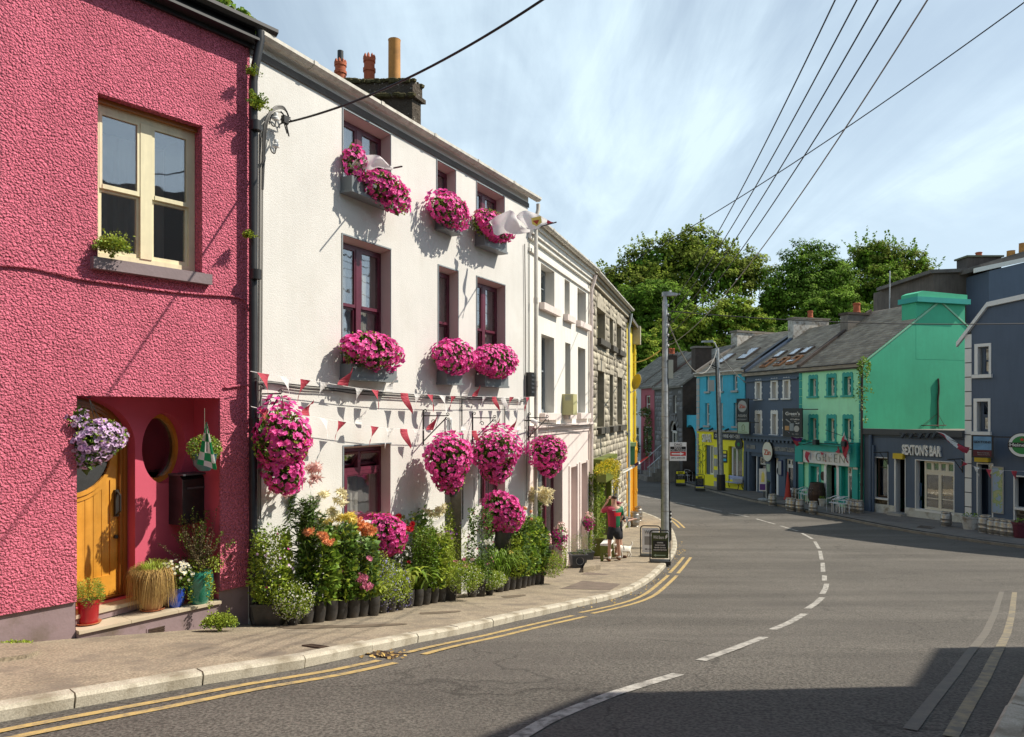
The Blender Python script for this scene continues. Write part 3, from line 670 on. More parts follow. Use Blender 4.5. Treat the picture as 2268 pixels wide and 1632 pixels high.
def stonework(root,outer,holes,size,mt,name='stone',y=0.0,proud=(0.012,0.05),join=0.012,stuff=True):
 """random rubble: individual stones standing proud of a mortar wall; (x,z) plane"""
 xs=[p[0]for p in outer];zs=[p[1]for p in outer];V=[];F=[]
 def inside(px,pz):
  c=False;n=len(outer)
  for i in range(n):
   (x1,z1),(x2,z2)=outer[i],outer[(i+1)%n]
   if(z1>pz)!=(z2>pz)and px<(x2-x1)*(pz-z1)/(z2-z1)+x1:c=not c
  if not c:return False
  for h in holes:
   hx=[q[0]for q in h];hz=[q[1]for q in h]
   if min(hx)<px<max(hx)and min(hz)<pz<max(hz):return False
  return True
 z=min(zs)
 while z<max(zs):
  rh=size*random.uniform(0.6,1.15);x=min(xs)+random.uniform(-.1,0)
  while x<max(xs):
   w=size*random.uniform(0.6,1.9);a,b,c,d=x+join,x+w-join,z+join,z+rh-join
   if all(inside(q[0],q[1])for q in((a,c),(b,c),(b,d),(a,d),((a+b)/2,(c+d)/2))):
    p=random.uniform(*proud);k=len(V);jx=lambda:random.uniform(-.3,.3)*rh;e=min(w,rh)*.14
    ring=[(a+e,c),(b-e,c+jx()*.3),(b,c+e),(b+jx()*.2,d-e),(b-e*1.5,d),(a+e,d+jx()*.3),(a,d-e),(a+jx()*.2,c+e)]
    V+=[(u,y,v)for u,v in ring]+[(u+(((a+b)/2)-u)*.16,y-p,v+(((c+d)/2)-v)*.16)for u,v in ring]+[((a+b)/2,y-p-.008,(c+d)/2)]
    for i in range(8):
     j=(i+1)%8;F+=[(k+i,k+j,k+8+j),(k+i,k+8+j,k+8+i),(k+8+i,k+8+j,k+16)]
   x+=w
  z+=rh
 return link('stonework' if name=='stone' else name,rawmesh('stonework',V,F,mt),root,kind='stuff')
M['pinkdash']=None
# left row
M['pink']=mat('pink pebbledash',(0.80,0.205,0.295),0.85,col2=(0.71,0.17,0.25),vscale=0.7,bump=1.0,bscale=34,bdist=0.07,spec=0.2,bdetail=5,streak=0.14,fine=0.22,fscale=38,stain=(0.54,0.13,0.185),stscale=.9,stlo=.48,sthi=.7)
M['pinkrough']=M['pink']
M['pinksmooth']=mat('smooth pink paint',(0.58,0.10,0.16),0.6,var=0.08,vscale=1.5,bump=0.1,bscale=40,spec=0.3)
M['plinth']=mat('mauve grey plinth paint',(0.26,0.19,0.20),0.75,var=0.12,vscale=2,bump=0.3,bscale=18,stain=(0.13,0.10,0.065),stscale=1.6,stlo=0.5,sthi=0.72)
M['whitewall']=mat('white rendered wall',(0.66,0.65,0.62),0.8,var=0.06,vscale=0.8,bump=0.5,bscale=45,bdist=0.012,stain=(0.59,0.575,0.53),stscale=1.3,stlo=0.5,sthi=0.85,spec=0.2,streak=0.05,bdetail=5)
M['pinkreveal']=mat('pale pink reveal paint',(0.62,0.47,0.44),0.8,var=0.05)
M['greytrim']=mat('grey trim paint',(0.22,0.25,0.27),0.6,var=0.1)
M['maroon']=mat('maroon gloss paint',(0.105,0.018,0.036),0.35,var=0.2,vscale=6,stain=(0.32,0.16,0.2),stscale=5,stlo=0.6,sthi=0.9)
M['oak']=mat('varnished yellow wood',(0.60,0.27,0.03),0.38,col2=(0.74,0.36,0.05),vscale=5,streak=0.3,coat=0.3)
M['oakdark']=mat('brown varnished frame',(0.33,0.13,0.02),0.4,streak=0.3,coat=0.2)
M['tile']=mat('pale step tile',(0.52,0.44,0.32),0.6,var=0.1,vscale=3)
M['guttergrey']=mat('weathered white gutter',(0.62,0.59,0.52),0.5,var=0.08,vscale=2,streak=0.35,stain=(0.25,0.2,0.13),stscale=4,stlo=0.55,sthi=0.8)
M['slate']=mat('roof slate',(0.12,0.11,0.10),0.75,var=0.3,vscale=1.5,island=0.25)
M['oldchimney']=mat('mossy black chimney render',(0.045,0.035,0.025),0.95,col2=(0.09,0.07,0.05),vscale=4,bump=1.0,bscale=16,bdist=0.05,stain=(0.52,0.50,0.44),stscale=13,stlo=0.60,sthi=0.66)
M['mosscap']=mat('moss on chimney',(0.05,0.045,0.015),0.95,col2=(0.10,0.085,0.03),vscale=5,bump=1.0,bscale=20,bdist=0.05)
M['ochre']=mat('ochre chimney pot',(0.50,0.23,0.05),0.7,var=0.25,vscale=4,stain=(0.1,0.06,0.03),stscale=4,stlo=0.55,sthi=0.8)
M['redpot']=mat('red clay chimney pot',(0.40,0.10,0.04),0.8,var=0.3,vscale=5,stain=(0.08,0.03,0.02),stscale=5,stlo=0.55,sthi=0.8)
M['sillgrey']=mat('mauve grey sill',(0.22,0.17,0.18),0.7,var=0.12,bump=0.3,bscale=25)
M['boxgrey']=mat('grey window box paint',(0.16,0.18,0.19),0.5,var=0.1)
M['stonebuff']=mat('old limestone rubble',(0.30,0.265,0.205),0.9,island=0.55,col2=(.42,.38,.30),vscale=3,bump=0.6,bscale=22)
M['mortar']=mat('lime mortar',(0.26,0.235,0.185),0.95,var=0.25,vscale=4,bump=0.6,bscale=25)
M['yellowwall']=mat('yellow wall paint',(0.78,0.60,0.05),0.6,var=0.08,streak=0.15)
M['amber']=mat('amber wall paint',(0.72,0.36,0.02),0.6,var=0.08,streak=0.15)
M['creamwall']=mat('cream white wall',(0.76,0.74,0.68),0.75,var=0.04,vscale=1.5,bump=0.25,bscale=30,streak=0.16,stain=(0.5,0.4,0.3),stscale=1.4,stlo=0.66,sthi=0.9)
M['palepink']=mat('pale pink wall paint',(0.72,0.62,0.58),0.75,var=0.04,streak=0.12)
M['olive']=mat('olive green paint',(0.13,0.16,0.025),0.5,var=0.12)
M['paper_teal']=mat('teal notice',(0.10,0.30,0.28),0.6)
M['clay']=mat('tan clay pot',(0.44,0.25,0.11),0.75,var=0.12)
M['glaze_blue']=mat('blue glazed pot',(0.02,0.06,0.38),0.15,var=0.15,coat=0.5)
M['glaze_green']=mat('green glazed pot',(0.03,0.20,0.14),0.2,var=0.25,vscale=4,coat=0.5)
M['glaze_red']=mat('red pot',(0.32,0.01,0.015),0.3,var=0.15,coat=0.3)
def lumpy(m,s1,s2):
 t=m.node_tree;b=t.nodes['Principled BSDF'];tcx=N(t,'ShaderNodeTexCoord');v=N(t,'ShaderNodeTexVoronoi');v.inputs['Scale'].default_value=s1;v2=N(t,'ShaderNodeTexNoise');v2.inputs['Scale'].default_value=s2;v2.inputs['Detail'].default_value=3
 w=N(t,'ShaderNodeTexNoise');w.inputs['Scale'].default_value=s1*.7;wa=N(t,'ShaderNodeVectorMath',operation='MULTIPLY_ADD');wa.inputs[1].default_value=(.03,.03,.03)
 L(t,tcx,'Object',w,'Vector');L(t,w,'Color',wa,0);L(t,tcx,'Object',wa,2);L(t,wa,0,v,'Vector');L(t,tcx,'Object',v2,'Vector')
 mu=N(t,'ShaderNodeMath',operation='MULTIPLY_ADD');L(t,v,'Distance',mu,0);mu.inputs[1].default_value=-.9;L(t,v2,0,mu,2)
 bp=N(t,'ShaderNodeBump');bp.inputs['Strength'].default_value=1.0;bp.inputs['Distance'].default_value=.042;L(t,mu,0,bp,'Height');L(t,bp,0,b,'Normal')
lumpy(M['pink'],40,60)
# pink house
PW=Wall(553,9.1,2430);pr=PW.root('pink_house',label='pink pebbledashed house with yellow arched door in a square porch recess',cat='house')
ztop=PW.z(552,104.5)
xl=-11.0
wx0,wx1=PW.x(216.5),PW.x(447.8);wzt=(PW.z(216.5,205)+PW.z(447.8,278))/2;wzb=PW.z(447.8,606)
rx0,rx1=PW.x(170.2),PW.x(487.5);rzt=(PW.z(170.2,875.8)+PW.z(487.5,881.9))/2
zpl,zpr_=PW.z(0,1363.6),PW.z(547,1297);zfl=PW.z(487,1329)
outer=[(xl,zpl),(rx0,zpl),(rx0,rzt),(rx1,rzt),(rx1,zpr_),(0,zpr_),(0,ztop),(xl,ztop)]
m=MB();m.plate(outer,[rect(wx0,wx1,wzb,wzt)],0.24,y=0,out=0.0)
for a,b in zip(outer[:6],outer[1:6]):m.quad((a[0],0,a[1]),(b[0],0,b[1]),(b[0],.035,b[1]),(a[0],.035,a[1]))
m.build('wall',M['pink'],pr)
m=MB();m.plate([(xl,-3),(rx0,-3),(rx0,zpl+.05),(xl,zpl+.05)],(),y=.034);m.plate([(rx1,-3),(0,-3),(0,zpr_+.05),(rx1,zpr_+.05)],(),y=.034);m.build('plinth',M['plinth'],pr)
body(pr,-xl,7.5,-1,ztop,ztop+1.8,M['whitewall'],M['slate'],x0=xl,ov=0.02,th=.1)
m=MB();bar(m,xl,0.05,ztop-.02,ztop+.26,-.05,-.005);bar(m,xl,.05,ztop+.03,ztop+.06,-.2,-.05);m.build('fascia',M['black'],pr)
gutter(pr,xl,.28,ztop+.27,-.055,.075,M['black'],joints=2.6)
sill(pr,PW.x(207,.08),PW.x(470,.08),wzb+.005,.135,.085,M['sillgrey'],y1=.22)
window(pr,wx0+.004,wx1-.004,wzb+.006,wzt-.05,.17,M['cream'],cols=(1,1),rows=(.84,1),fw=.075,mull=.13,back='blind',backy=.8)
m=MB();m.box(wx0+.002,wx1-.002,.11,.24,wzt-.05,wzt-.003);m.build('lintel',M['oakdark'],pr)
BD=0.64;pR=PW.w(rx1,BD);BW=Wall(1134+FP*pR.x/pR.y,pR.y,1134+FP*math.tan(R(28)))
BW.zb=PW.zb
rel=BW.rz-PW.rz
back=empty('porch',(rx1,BD,0),rel,parent=pr)
def seg_len():
 t=0.0
 while True:
  q=BW.w(-t,0);v=q-PW.P
  if v.dot(PW.u)<=rx0:return t
  t+=.005
LB=seg_len();ql=BW.w(-LB,0)-PW.P;yl=ql.dot(PW.n_in)
m=MB();m.quad((rx0,.03,zfl),(rx0,yl,zfl),(rx0,yl,rzt),(rx0,.03,rzt));m.quad((rx1,.03,zfl),(rx1,BD,zfl),(rx1,BD,rzt),(rx1,.03,rzt));m.quad((rx0,.0,rzt+.001),(rx1,.0,rzt+.001),(rx1,BD,rzt+.001),(rx0,yl,rzt+.001));m.build('recess_wall',M['pinksmooth'],pr)
dr=BW.x(299.3);dw=1.26;dl=dr-dw;dsp=BW.z(299.3,775.2+520*.4072);dzb=BW.z(270,1327);dtop=BW.z(250,775.2+262*.4072)
ocx=BW.x(364.4);ocz=BW.z(364.4,992.7);orx=(BW.x(413)-BW.x(316))/2;orz=78/(FP/BW.w(ocx).y)
dhole=arch(dl,dr,dzb,dsp,20,dtop);ohole=ringpts(ocx,ocz,orx,orz,36)
facade(back,'porch_wall',rect(-LB-.3,0,zfl,rzt),[dhole,ohole],M['pinksmooth'],[.26,.22])
m=MB();m.mi=0;m.plate(ringpts(ocx,ocz,orx*.99,orz*.99,36),[ringpts(ocx,ocz,orx*.84,orz*.86,36)],.05,y=.17,out=.03);po=m.build('porthole',M['oak'],back)
m=MB();m.prism(ringpts(ocx,ocz,orx*.85,orz*.87,36),'y',.19,.2);m.build('pane',M['glass_dark'],po)
m=MB();m.box(ocx-orx-.1,ocx+orx+.1,.45,.5,ocz-orz-.1,ocz+orz+.1);m.build('room',M['room'],po)
yd=.16;door=empty('door',((dl+dr)/2,yd,dzb),parent=back);hw=dw/2;H=dsp-dzb;T_=dtop-dzb;fwid=.095
def archc(h,z0,zs,zt,n=20):return arch(-h,h,z0,zs,n,zt)
m=MB();m.plate(archc(hw-.002,0,H,T_-.002),[archc(hw-fwid,.02,H,T_-fwid)],.1,y=0,out=0.02);m.plate(archc(hw-.03,.01,H,T_-.03),[archc(hw-.06,.03,H,T_-.06)],.03,y=-.02,out=.015);m.build('frame',M['oakdark'],door)
hl=hw-fwid-.004;gr=min(hl-.09,.46);gz=H+(T_-H)-fwid-.09-gr
ph=[rect(-hl+.09,-.05,.28,gz-gr-.0),rect(.05,hl-.09,.28,gz-gr-.0)]
def panel(x0,x1):
 rr=gr+.10;pts=[(x0,.27),(x1,.27)];n=8
 for k in range(n+1):
  x=x1+(x0-x1)*k/n;pts.append((x,gz-math.sqrt(max(rr*rr-x*x,.0001))if abs(x)<rr else gz))
 return pts
P1_,P2_=panel(-hl+.09,-.055),panel(.055,hl-.09)
m=MB();m.plate(archc(hl,.03,H,T_-fwid-.004),[ringpts(0,gz,gr,gr,32),P1_,P2_],.035,y=.02,out=.0);m.plate(ringpts(0,gz,gr+.045,gr+.045,36),[ringpts(0,gz,gr+.002,gr+.002,36)],.02,y=.02,out=.018)
m.build('leaf',M['oak'],door)
for pp,x0,x1 in((P1_,-hl+.09,-.055),(P2_,.055,hl-.09)):
 k=4;w_=(x1-x0)/k
 for i in range(k):
  a,b=x0+i*w_+.003,x0+(i+1)*w_-.003;rr=gr+.10
  za=gz-math.sqrt(max(rr*rr-a*a,1e-4))if abs(a)<rr else gz;zb_=gz-math.sqrt(max(rr*rr-b*b,1e-4))if abs(b)<rr else gz
  m=MB();m.prism([(a,.265),(b,.265),(b,zb_+.01),(a,za+.01)],'y',.032,.05);m.build('plank',M['oak'],door)
m=MB();bar(m,-.018,.018,gz-gr,gz+gr,.015,.045);bar(m,-gr,gr,gz-.018,gz+.018,.016,.044);m.build('glazing_bar',M['oak'],door)
m=MB();m.prism(ringpts(0,gz,gr+.01,gr+.01,32),'y',.028,.034);m.build('pane',M['glass_dark'],door)
m=MB();m.box(-hl,hl,.3,.35,0.3,T_);m.build('room',M['room'],door)
m=MB();hx=hl-.03;m.tube([(hx,-.02,gz-gr-.02),(hx,-.075,gz-gr-.06),(hx,-.075,gz-gr-.24),(hx,-.02,gz-gr-.29)],.013,8);m.box(hx-.02,hx+.02,-.02,.018,gz-gr-.31,gz-gr+.0);m.build('handle',M['iron'],door)
m=MB();m.lathe([(.022,0),(.022,.03),(.012,.035)],12,M=Matrix.Translation((hx,.02,gz-gr-.55))@Matrix.Rotation(R(90),4,'X'));m.build('lock',M['iron'],door)
m=MB();m.box(-.2,.02,-.004,.018,.88,1.35);m.build('notice',M['paper_teal'],door)
m=MB();m.box(dl-.05,dr+.04,-.17,.24,zfl+.01,dzb-.045);m.build('threshold',M['plinth'],back)
m=MB();m.box(dl-.06,dr+.05,-.19,.24,dzb-.045,dzb-.003);m.build('threshold_slab',M['tile'],back)
m=MB();m.box(rx0+.003,rx1-.003,.05,1.5,-3,zfl-.035);m.box(rx0+.003,rx1-.003,-.015,.05,-3,zfl-.035);m.build('step',M['plinth'],pr)
nslab=3
for k in range(nslab):
 a=rx0+.004+(rx1-rx0-.008)*k/nslab;m=MB();m.box(a+.002,a+(rx1-rx0-.008)/nslab-.002,-.045,1.4,zfl-.034,zfl-.0005);m.build('step_slab',M['tile'],pr)
vx=PW.x(345);vz=PW.z(345,1393);m=MB();m.box(vx-.11,vx+.11,-.022,-.016,vz-.05,vz+.03);v=m.build('vent',M['plinth'],pr)
for k in range(3):m=MB();m.box(vx-.09,vx+.09,-.03,-.0225,vz-.035+k*.022,vz-.022+k*.022);m.build('slat',M['iron_rust'],v)
def cable_on(wl,root,pxs,r,mt,name='cable',out=.03,n=6,sm=2):
 p=[wl.at(a,b,out)for a,b in pxs];q=smooth([Vector((a,-out,b))for a,b in p],sm);m=MB();m.tube(q,r,n);return m.build(name,mt,root,smooth=True)
cable_on(PW,pr,[(-40,582),(0,587),(60,590),(110,600),(180,618),(250,627),(350,642),(450,652),(520,655),(545,665),(550,690)],.012,M['pink'],out=.02)
cable_on(PW,pr,[(497,856),(505,858),(520,854),(550,853)],.012,M['pink'],out=.02)
ax=PW.x(563,.12);pts=[(ax+.06,-.16,ztop+.17),(ax+.06,-.16,ztop+.06),(ax+.02,-.12,ztop-.25),(ax,-.1,ztop-.45),(ax,-.1,PW.gz(0)+.12),(ax+.0,-.16,PW.gz(0)+.03)]
pipe(pr,pts,.052,M['black'],n=14)
bx0,bx1=BW.x(404,.26),BW.x(462,.26);bz0,bz1=BW.z(430,1160,.26),BW.z(430,1052,.26)
lb=empty('letterbox',BW.world(bx0,-.01,bz0),BW.rz,label='black wall letterbox with two small keys knobs inside the pink porch',cat='letterbox')
w_=bx1-bx0;h_=bz1-bz0;bm_=MB();bm_.prism([(-.25,0.03),(-.22,0),(0,0),(0,h_),(-.2,h_-.0),(-.25,h_-.05)],'x',0,w_);bm_.build('body',M['black'],lb)
m=MB();m.box(-.012,w_+.012,-.28,0,h_+.002,h_+.022);m.build('lid',M['greyplastic'],lb);
m=MB();m.box(.06,w_-.06,-.262,-.2515,h_*.72,h_*.76);m.build('slot',M['greyplastic'],lb)
for dx_ in(.03,.06):
 m=MB();m.lathe([(.014,0),(.014,.02),(.008,.022)],10,M=Matrix.Translation((w_+.001,-.2+dx_,h_*.86))@Matrix.Rotation(R(90),4,'Y'));m.build('knob',M['alu'],lb)
 # white house
WW=Wall(556,9.12,1988);wr=WW.root('white_house',label='white rendered three storey house hung with pink petunias',cat='house')
xe=WW.x(1169);zt=WW.z(1169,440);
zt=(WW.z(640,168)+WW.z(1150,448))/2
def wrect(wl,pl,ptl,pr_,ptr,zb_=None,pbl=None,out=0.0):
 x0,x1=wl.x(pl),wl.x(pr_);z1=(wl.z(pl,ptl)+wl.z(pr_,ptr))/2;z0=wl.z(pl,pbl)if pbl else zb_
 return x0,x1,z0,z1
WIN={}
WIN['a2']=wrect(WW,759.8,242,864.9,296.3,pbl=392);WIN['b2']=wrect(WW,967.7,355.7,1009,376,pbl=478);WIN['c2']=wrect(WW,1055.6,403,1117,437,pbl=518)
WIN['a1']=wrect(WW,758.5,521,864.8,553,pbl=805);WIN['b1']=wrect(WW,971,589,1014.6,602,pbl=819);WIN['c1']=wrect(WW,1055.8,611,1118.4,631.8,pbl=826)
WIN['a0']=wrect(WW,760.8,989.5,865,982.6,pbl=1165);WIN['c0']=wrect(WW,1060.5,975,1119,972,pbl=1120)
zref={k:WIN[k]for k in WIN}
for r_ in('2','1'):
 za=sum(WIN[c+r_][3]for c in 'abc')/3;zb_=sum(WIN[c+r_][2]for c in 'abc')/3
 for c in 'abc':a=WIN[c+r_];WIN[c+r_]=(a[0],a[1],(a[2]+zb_)/2,(a[3]+za)/2)
DR=(WW.x(985),WW.x(1022),-2.5,WIN['a0'][3]-.05)
holes=[rect(*WIN[k])for k in WIN]+[rect(*DR)]
zgut=zt
DEP=.27
facade(wr,'wall',[(-.02,-2.5),(xe,-2.5),(xe,zgut),(-.02,zgut)],holes,M['whitewall'],DEP)
body(wr,xe,7.5,-2,zgut,zgut+1.9,M['whitewall'],M['slate'],ov=.02,th=.1)
m=MB();bar(m,0,xe,zgut+.002,zgut+.25,-.012,.02);m.build('fascia',M['whitewall'],wr)
gutter(wr,-.0,xe+.28,zgut+.26,-.035,.085,M['guttergrey'],joints=1.45)
for k,(a,b,c,d)in WIN.items():
 m=MB();bar(m,a-.022,a-.001,c,d+.022,-.012,.0);bar(m,a-.001,b+.012,d+.001,d+.022,-.012,.0)
 if k[1]=='2' or k[1]=='1':bar(m,b+.0005,b+.012,c,d,-.008,.0)
 m.build('window_trim',M['greytrim'],wr)
 m=MB();m.quad((b-.002,.0015,c),(b-.002,DEP-.02,c),(b-.002,DEP-.02,d-.004),(b-.002,.0015,d-.004));m.prism([(.003,d-.003),(DEP-.02,d-.055),(DEP-.02,d-.002)],'x',a+.002,b-.003);m.build('reveal',M['pinkreveal'],wr)
for k in('a2','b2','c2','a1','b1','c1'):
 a,b,c,d=WIN[k];two=k[0]!='b'
 window(wr,a+.004,b-.004,c+.003,d-.05,.19,M['maroon'],cols=(1,1)if two else(1,),rows=(.9,1),fw=.05,mull=.11,back='curtain' if k[1]=='1' else 'blind',backy=.13)
a,b,c,d=WIN['a0'];zs_=d-.05-(d-c)*.30
window(wr,a+.004,b-.004,zs_,d-.05,.19,M['maroon'],cols=(1,1),rows=(1,),fw=.045,mull=.06,back=None,open_row=0)
window(wr,a+.004,b-.004,c,zs_-.002,.19,M['maroon'],cols=(.25,1),rows=(1,),fw=.05,mull=.06,sash=False,back='blind',backy=.25)
a,b,c,d=WIN['c0'];window(wr,a+.004,b-.004,c,d-.05,.19,M['maroon'],cols=(1,1),rows=(1,),fw=.05,mull=.06,sash=False,back='blind',backy=.2)
M['boat']=mat('white toy boat',(0.7,0.68,0.6),0.6)
a,b,c,d=DR;m=MB();bar(m,a,b-.004,-2.4,d,.24,.29);m.build('door',M['blind'],wr)
m=MB();m.quad((b-.003,.002,-2.4),(b-.003,.24,-2.4),(b-.003,.24,d),(b-.003,.002,d));m.build('stone_reveal',M['mortar'],wr)
gx=WW.x(1192,.12);dx_=WW.x(1187,.12);zb2=WW.gz(dx_)
pipe(wr,[(gx,-.12,zgut+.13),(gx,-.12,zgut),(dx_,-.12,zgut-.22),(dx_,-.12,zb2+.05)],.045,M['guttergrey'],n=12)
YC=13.6;pA=P3(913,176,YC);pB=P3(735,176,YC);dd_=Vector((WW.u.x,WW.u.y,0))
tt=next(t for t in np.arange(.05,3,.01)if 1134+FP*(pA.x+dd_.x*t)/(pA.y+dd_.y*t)>=932)
cc=(pA+pB)/2+dd_*tt/2;loc_=cc-Vector((WW.P.x,WW.P.y,0))
ch=empty('chimney',(loc_.x*WW.u.x+loc_.y*WW.u.y,loc_.x*WW.n_in.x+loc_.y*WW.n_in.y,zgut),-WW.rz,parent=wr,label='massive black mossy chimney stack speckled with lichen')
def cpoly(e):
 q=[pB+Vector((-e,-e,0)),pA+Vector((e*.6,-e,0)),pA+dd_*(tt+e)+Vector((e*.8,0,0)),pB+dd_*(tt+e)+Vector((-e,0,0))];return[(v.x-cc.x,v.y-cc.y)for v in q]
ztp_=pA.z-WW.zb-zgut
m=MB();m.prism(cpoly(0),'z',-1.5,ztp_-.34);m.build('stack',M['oldchimney'],ch)
m=MB();m.prism(cpoly(.07),'z',ztp_-.34,ztp_-.26);m.prism(cpoly(.02),'z',ztp_-.26,ztp_);m.build('cap',M['oldchimney'],ch)
mt_=MB();rng=random.Random(3);cp=cpoly(.02)
for k in range(420):
 u_,v_=rng.random(),rng.random();e=rng.random()<.45
 if e:v_=0
 x_=(cp[0][0]*(1-u_)+cp[1][0]*u_)*(1-v_)+(cp[3][0]*(1-u_)+cp[2][0]*u_)*v_;y_=(cp[0][1]*(1-u_)+cp[1][1]*u_)*(1-v_)+(cp[3][1]*(1-u_)+cp[2][1]*u_)*v_
 zz=ztp_-(rng.choice((.0,.27))if e else 0);s_=rng.uniform(.15,1.0)**1.3;mt_.lathe([(.06*s_,-.05*s_),(.07*s_,.0),(.045*s_,.022*s_),(.01,.03*s_)],6,(x_,y_-(.03 if e and zz<ztp_ else 0),zz-rng.uniform(0,.05)*e),sx=rng.uniform(.7,1.8))
mt_.build('moss',M['mosscap'],ch,smooth=True,kind='stuff')
def pot_at(pxc,topy,r,mt_,crown=True,liner=False):
 q=P3(pxc,topy,YC+.22);z0=ztp_-.02;h=q.z-WW.zb-zgut-z0;m=MB();c_=(q.x-cc.x,q.y-cc.y,z0)
 if liner:h=h/1.32
 if crown:
  m.lathe([(r*1.0,0),(r*1.0,h*.42),(r*1.15,h*.44),(r*1.15,h*.54),(r*.98,h*.56),(r*.98,h*.72),(r*1.12,h*.74),(r*1.12,h*.84),(r*.85,h*.86),(r*.8,h*.6)],16,c_)
  for k in range(8):an=2*math.pi*k/8;m.lathe([(r*.3,h*.84),(r*.24,h*.93),(r*.02,h*1.0)],5,(c_[0]+r*.88*math.cos(an),c_[1]+r*.88*math.sin(an),z0))
  if liner:m.mi=1;m.lathe([(r*.55,h*.8),(r*.55,h*1.32),(r*.45,h*1.32)],12,c_)
 else:m.lathe([(r,0),(r*.98,h*.97),(r*1.03,h),(r*.8,h),(r*.75,h*.8)],20,c_)
 m.build('chimney_pot',[mt_,M['black']]if liner else mt_,ch,smooth=True)
pot_at(754,113,.105,M['redpot'],liner=True);pot_at(818,120,.105,M['redpot']);pot_at(873.5,89,.118,M['ochre'],crown=False)
sb=empty('cable_bracket',WW.world(WW.x(595),-.05,WW.z(595,260)),WW.rz,label='tangle of service cables and white insulators on the white house corner',cat='cable bracket')
def L_(px,py,out=.1):x_,z_=WW.at(px,py,out);return Vector((x_-WW.x(595),-out+.05,z_-WW.z(595,260)))
m=MB()
for off,r_ in((0,.011),(6,.009),(3,.008)):m.tube(smooth([L_(581+off*.3,420),L_(582+off,300),L_(588+off,262),L_(606,236+off),L_(626,233+off),L_(636,248),L_(640,262)],3),r_,6)
m.tube(smooth([L_(596,275),L_(603,250),L_(622,246),L_(634,262),L_(636,272)],3),.008,6)
m.build('cable',M['wire'],sb,smooth=True)
for(px,py)in((611,258),(611,318)):
 q=L_(px,py,.14);m=MB();m.lathe([(.012,-.07),(.02,-.05),(.045,-.045),(.048,-.02),(.022,.0),(.03,.012),(.026,.05),(.0,.06)],14,q);m.build('insulator',M['whitepvc'],sb,smooth=True)
 m=MB();m.tube(smooth([L_(px-15,py-10,.02),L_(px-12,py+16,.06),L_(px-2,py+24,.13),q+Vector((0,0,-.06))],2),.009,6);m.build('hook',M['greywire'],sb,smooth=True)
m=MB();random.seed(5)
for k in range(14):
 a_=L_(random.uniform(620,640),random.uniform(262,275),.16);b_=a_+Vector((random.uniform(-.1,.1),random.uniform(-.03,.03),random.uniform(-.1,.06)));m.tube([a_,a_.lerp(b_,.5)+Vector((0,.01,.02)),b_],.009,5)
m.box(*[v for v in(L_(630,270,.16).x-.03,L_(630,270,.16).x+.05)],-.14,-.08,L_(630,278).z,L_(630,262).z)
m.tube([L_(634,275,.16),L_(640,302,.16)],.011,6);m.tube([L_(630,275,.16),L_(636,296,.16)],.009,6)
m.build('connector',M['wire'],sb)
for i,px in enumerate((577,582)):cable_on(WW,wr,[(px,290),(px-1,500),(px-2,700),(px-4,900),(px-5,1150)],.011+.006*(i==0),M['greywire'],'conduit',out=.035,sm=0)
for j,dyy in enumerate((0,4,8)):
 pts=[(572,842+dyy),(610,846+dyy-j*3),(660,853+dyy),(730,859+dyy-j*2),(800,866+dyy),(860,870+dyy*1.2-j*2),(930,874+dyy*.8),(1010,878+dyy*.8),(1090,881+dyy*.6),(1160,885+dyy*.5)]
 cable_on(WW,wr,pts,.009,M['wire']if j!=1 else M['greywire'],out=.03+j*.012)
for px,y0_,y1_ in((1023,878,960),(1118,884,950),(1025,960,1150)):cable_on(WW,wr,[(px,y0_),(px,(y0_+y1_)/2),(px,y1_)],.012,M['wire'],out=.03,sm=0)
cable_on(WW,wr,[(1162,540),(1164,700),(1164,860),(1166,960),(1167,1120)],.012,M['greywire'],out=.03,sm=0)
x_,z_=WW.at(1172,850,.06);m=MB();bar(m,x_-.08,x_+.1,z_-.28,z_+.25,-.14,-.01);jb=m.build('junction_box',M['black'],wr)
for k in range(5):m=MB();bar(m,x_-.06,x_+.08,z_-.2+k*.09,z_-.16+k*.09,-.152,-.141);m.build('rib',M['greyplastic'],jb)
x_,z_=WW.at(996,940,.04);m=MB();bar(m,x_-.1,x_+.1,z_-.16,z_+.12,-.03,-.002);vg=m.build('wall_vent',M['whitepvc'],wr)
for k in range(4):m=MB();bar(m,x_-.07+k*.04,x_-.05+k*.04,z_-.12,z_+.09,-.036,-.031);m.build('slot',M['greytrim'],vg)
# second white house
CW=Wall(1169.5,15.95,1690);cr=CW.root('cream_house',label='narrow cream white house with pale pink ground floor beyond the petunia house',cat='house')
ce=CW.x(1305.5);ctop=(CW.z(1176,520)+CW.z(1300,612))/2
CWIN=[wrect(CW,1198,581,1228,598.7,pbl=668),wrect(CW,1250.4,615,1261.8,622,pbl=696),wrect(CW,1279,640.8,1298,652,pbl=712),wrect(CW,1198.9,737,1227.4,744,pbl=913),wrect(CW,1251.8,757.5,1263.5,760,pbl=914),wrect(CW,1280,772.4,1296.6,776,pbl=915)]
for s_ in(0,3):
 za=sum(w[3]for w in CWIN[s_:s_+3])/3;zb_=sum(w[2]for w in CWIN[s_:s_+3])/3
 for i in range(s_,s_+3):w=CWIN[i];CWIN[i]=(w[0],w[1],zb_,za)
zc=CW.z(1250,950);GO=[(CW.x(1186),CW.x(1243),-1.6,CW.z(1215,1030)),(CW.x(1262.7),CW.x(1277),-1.6,CW.z(1263,1036)),(CW.x(1286),CW.x(1299),-1.6,CW.z(1287,1027))]
facade(cr,'wall',[(0.003,zc),(ce,zc),(ce,ctop),(0.003,ctop)],[rect(*w)for w in CWIN],M['creamwall'],.3)
facade(cr,'ground_floor_wall',[(0.003,-2.2),(ce,-2.2),(ce,zc-.001),(0.003,zc-.001)],[rect(*w)for w in GO],M['palepink'],.34)
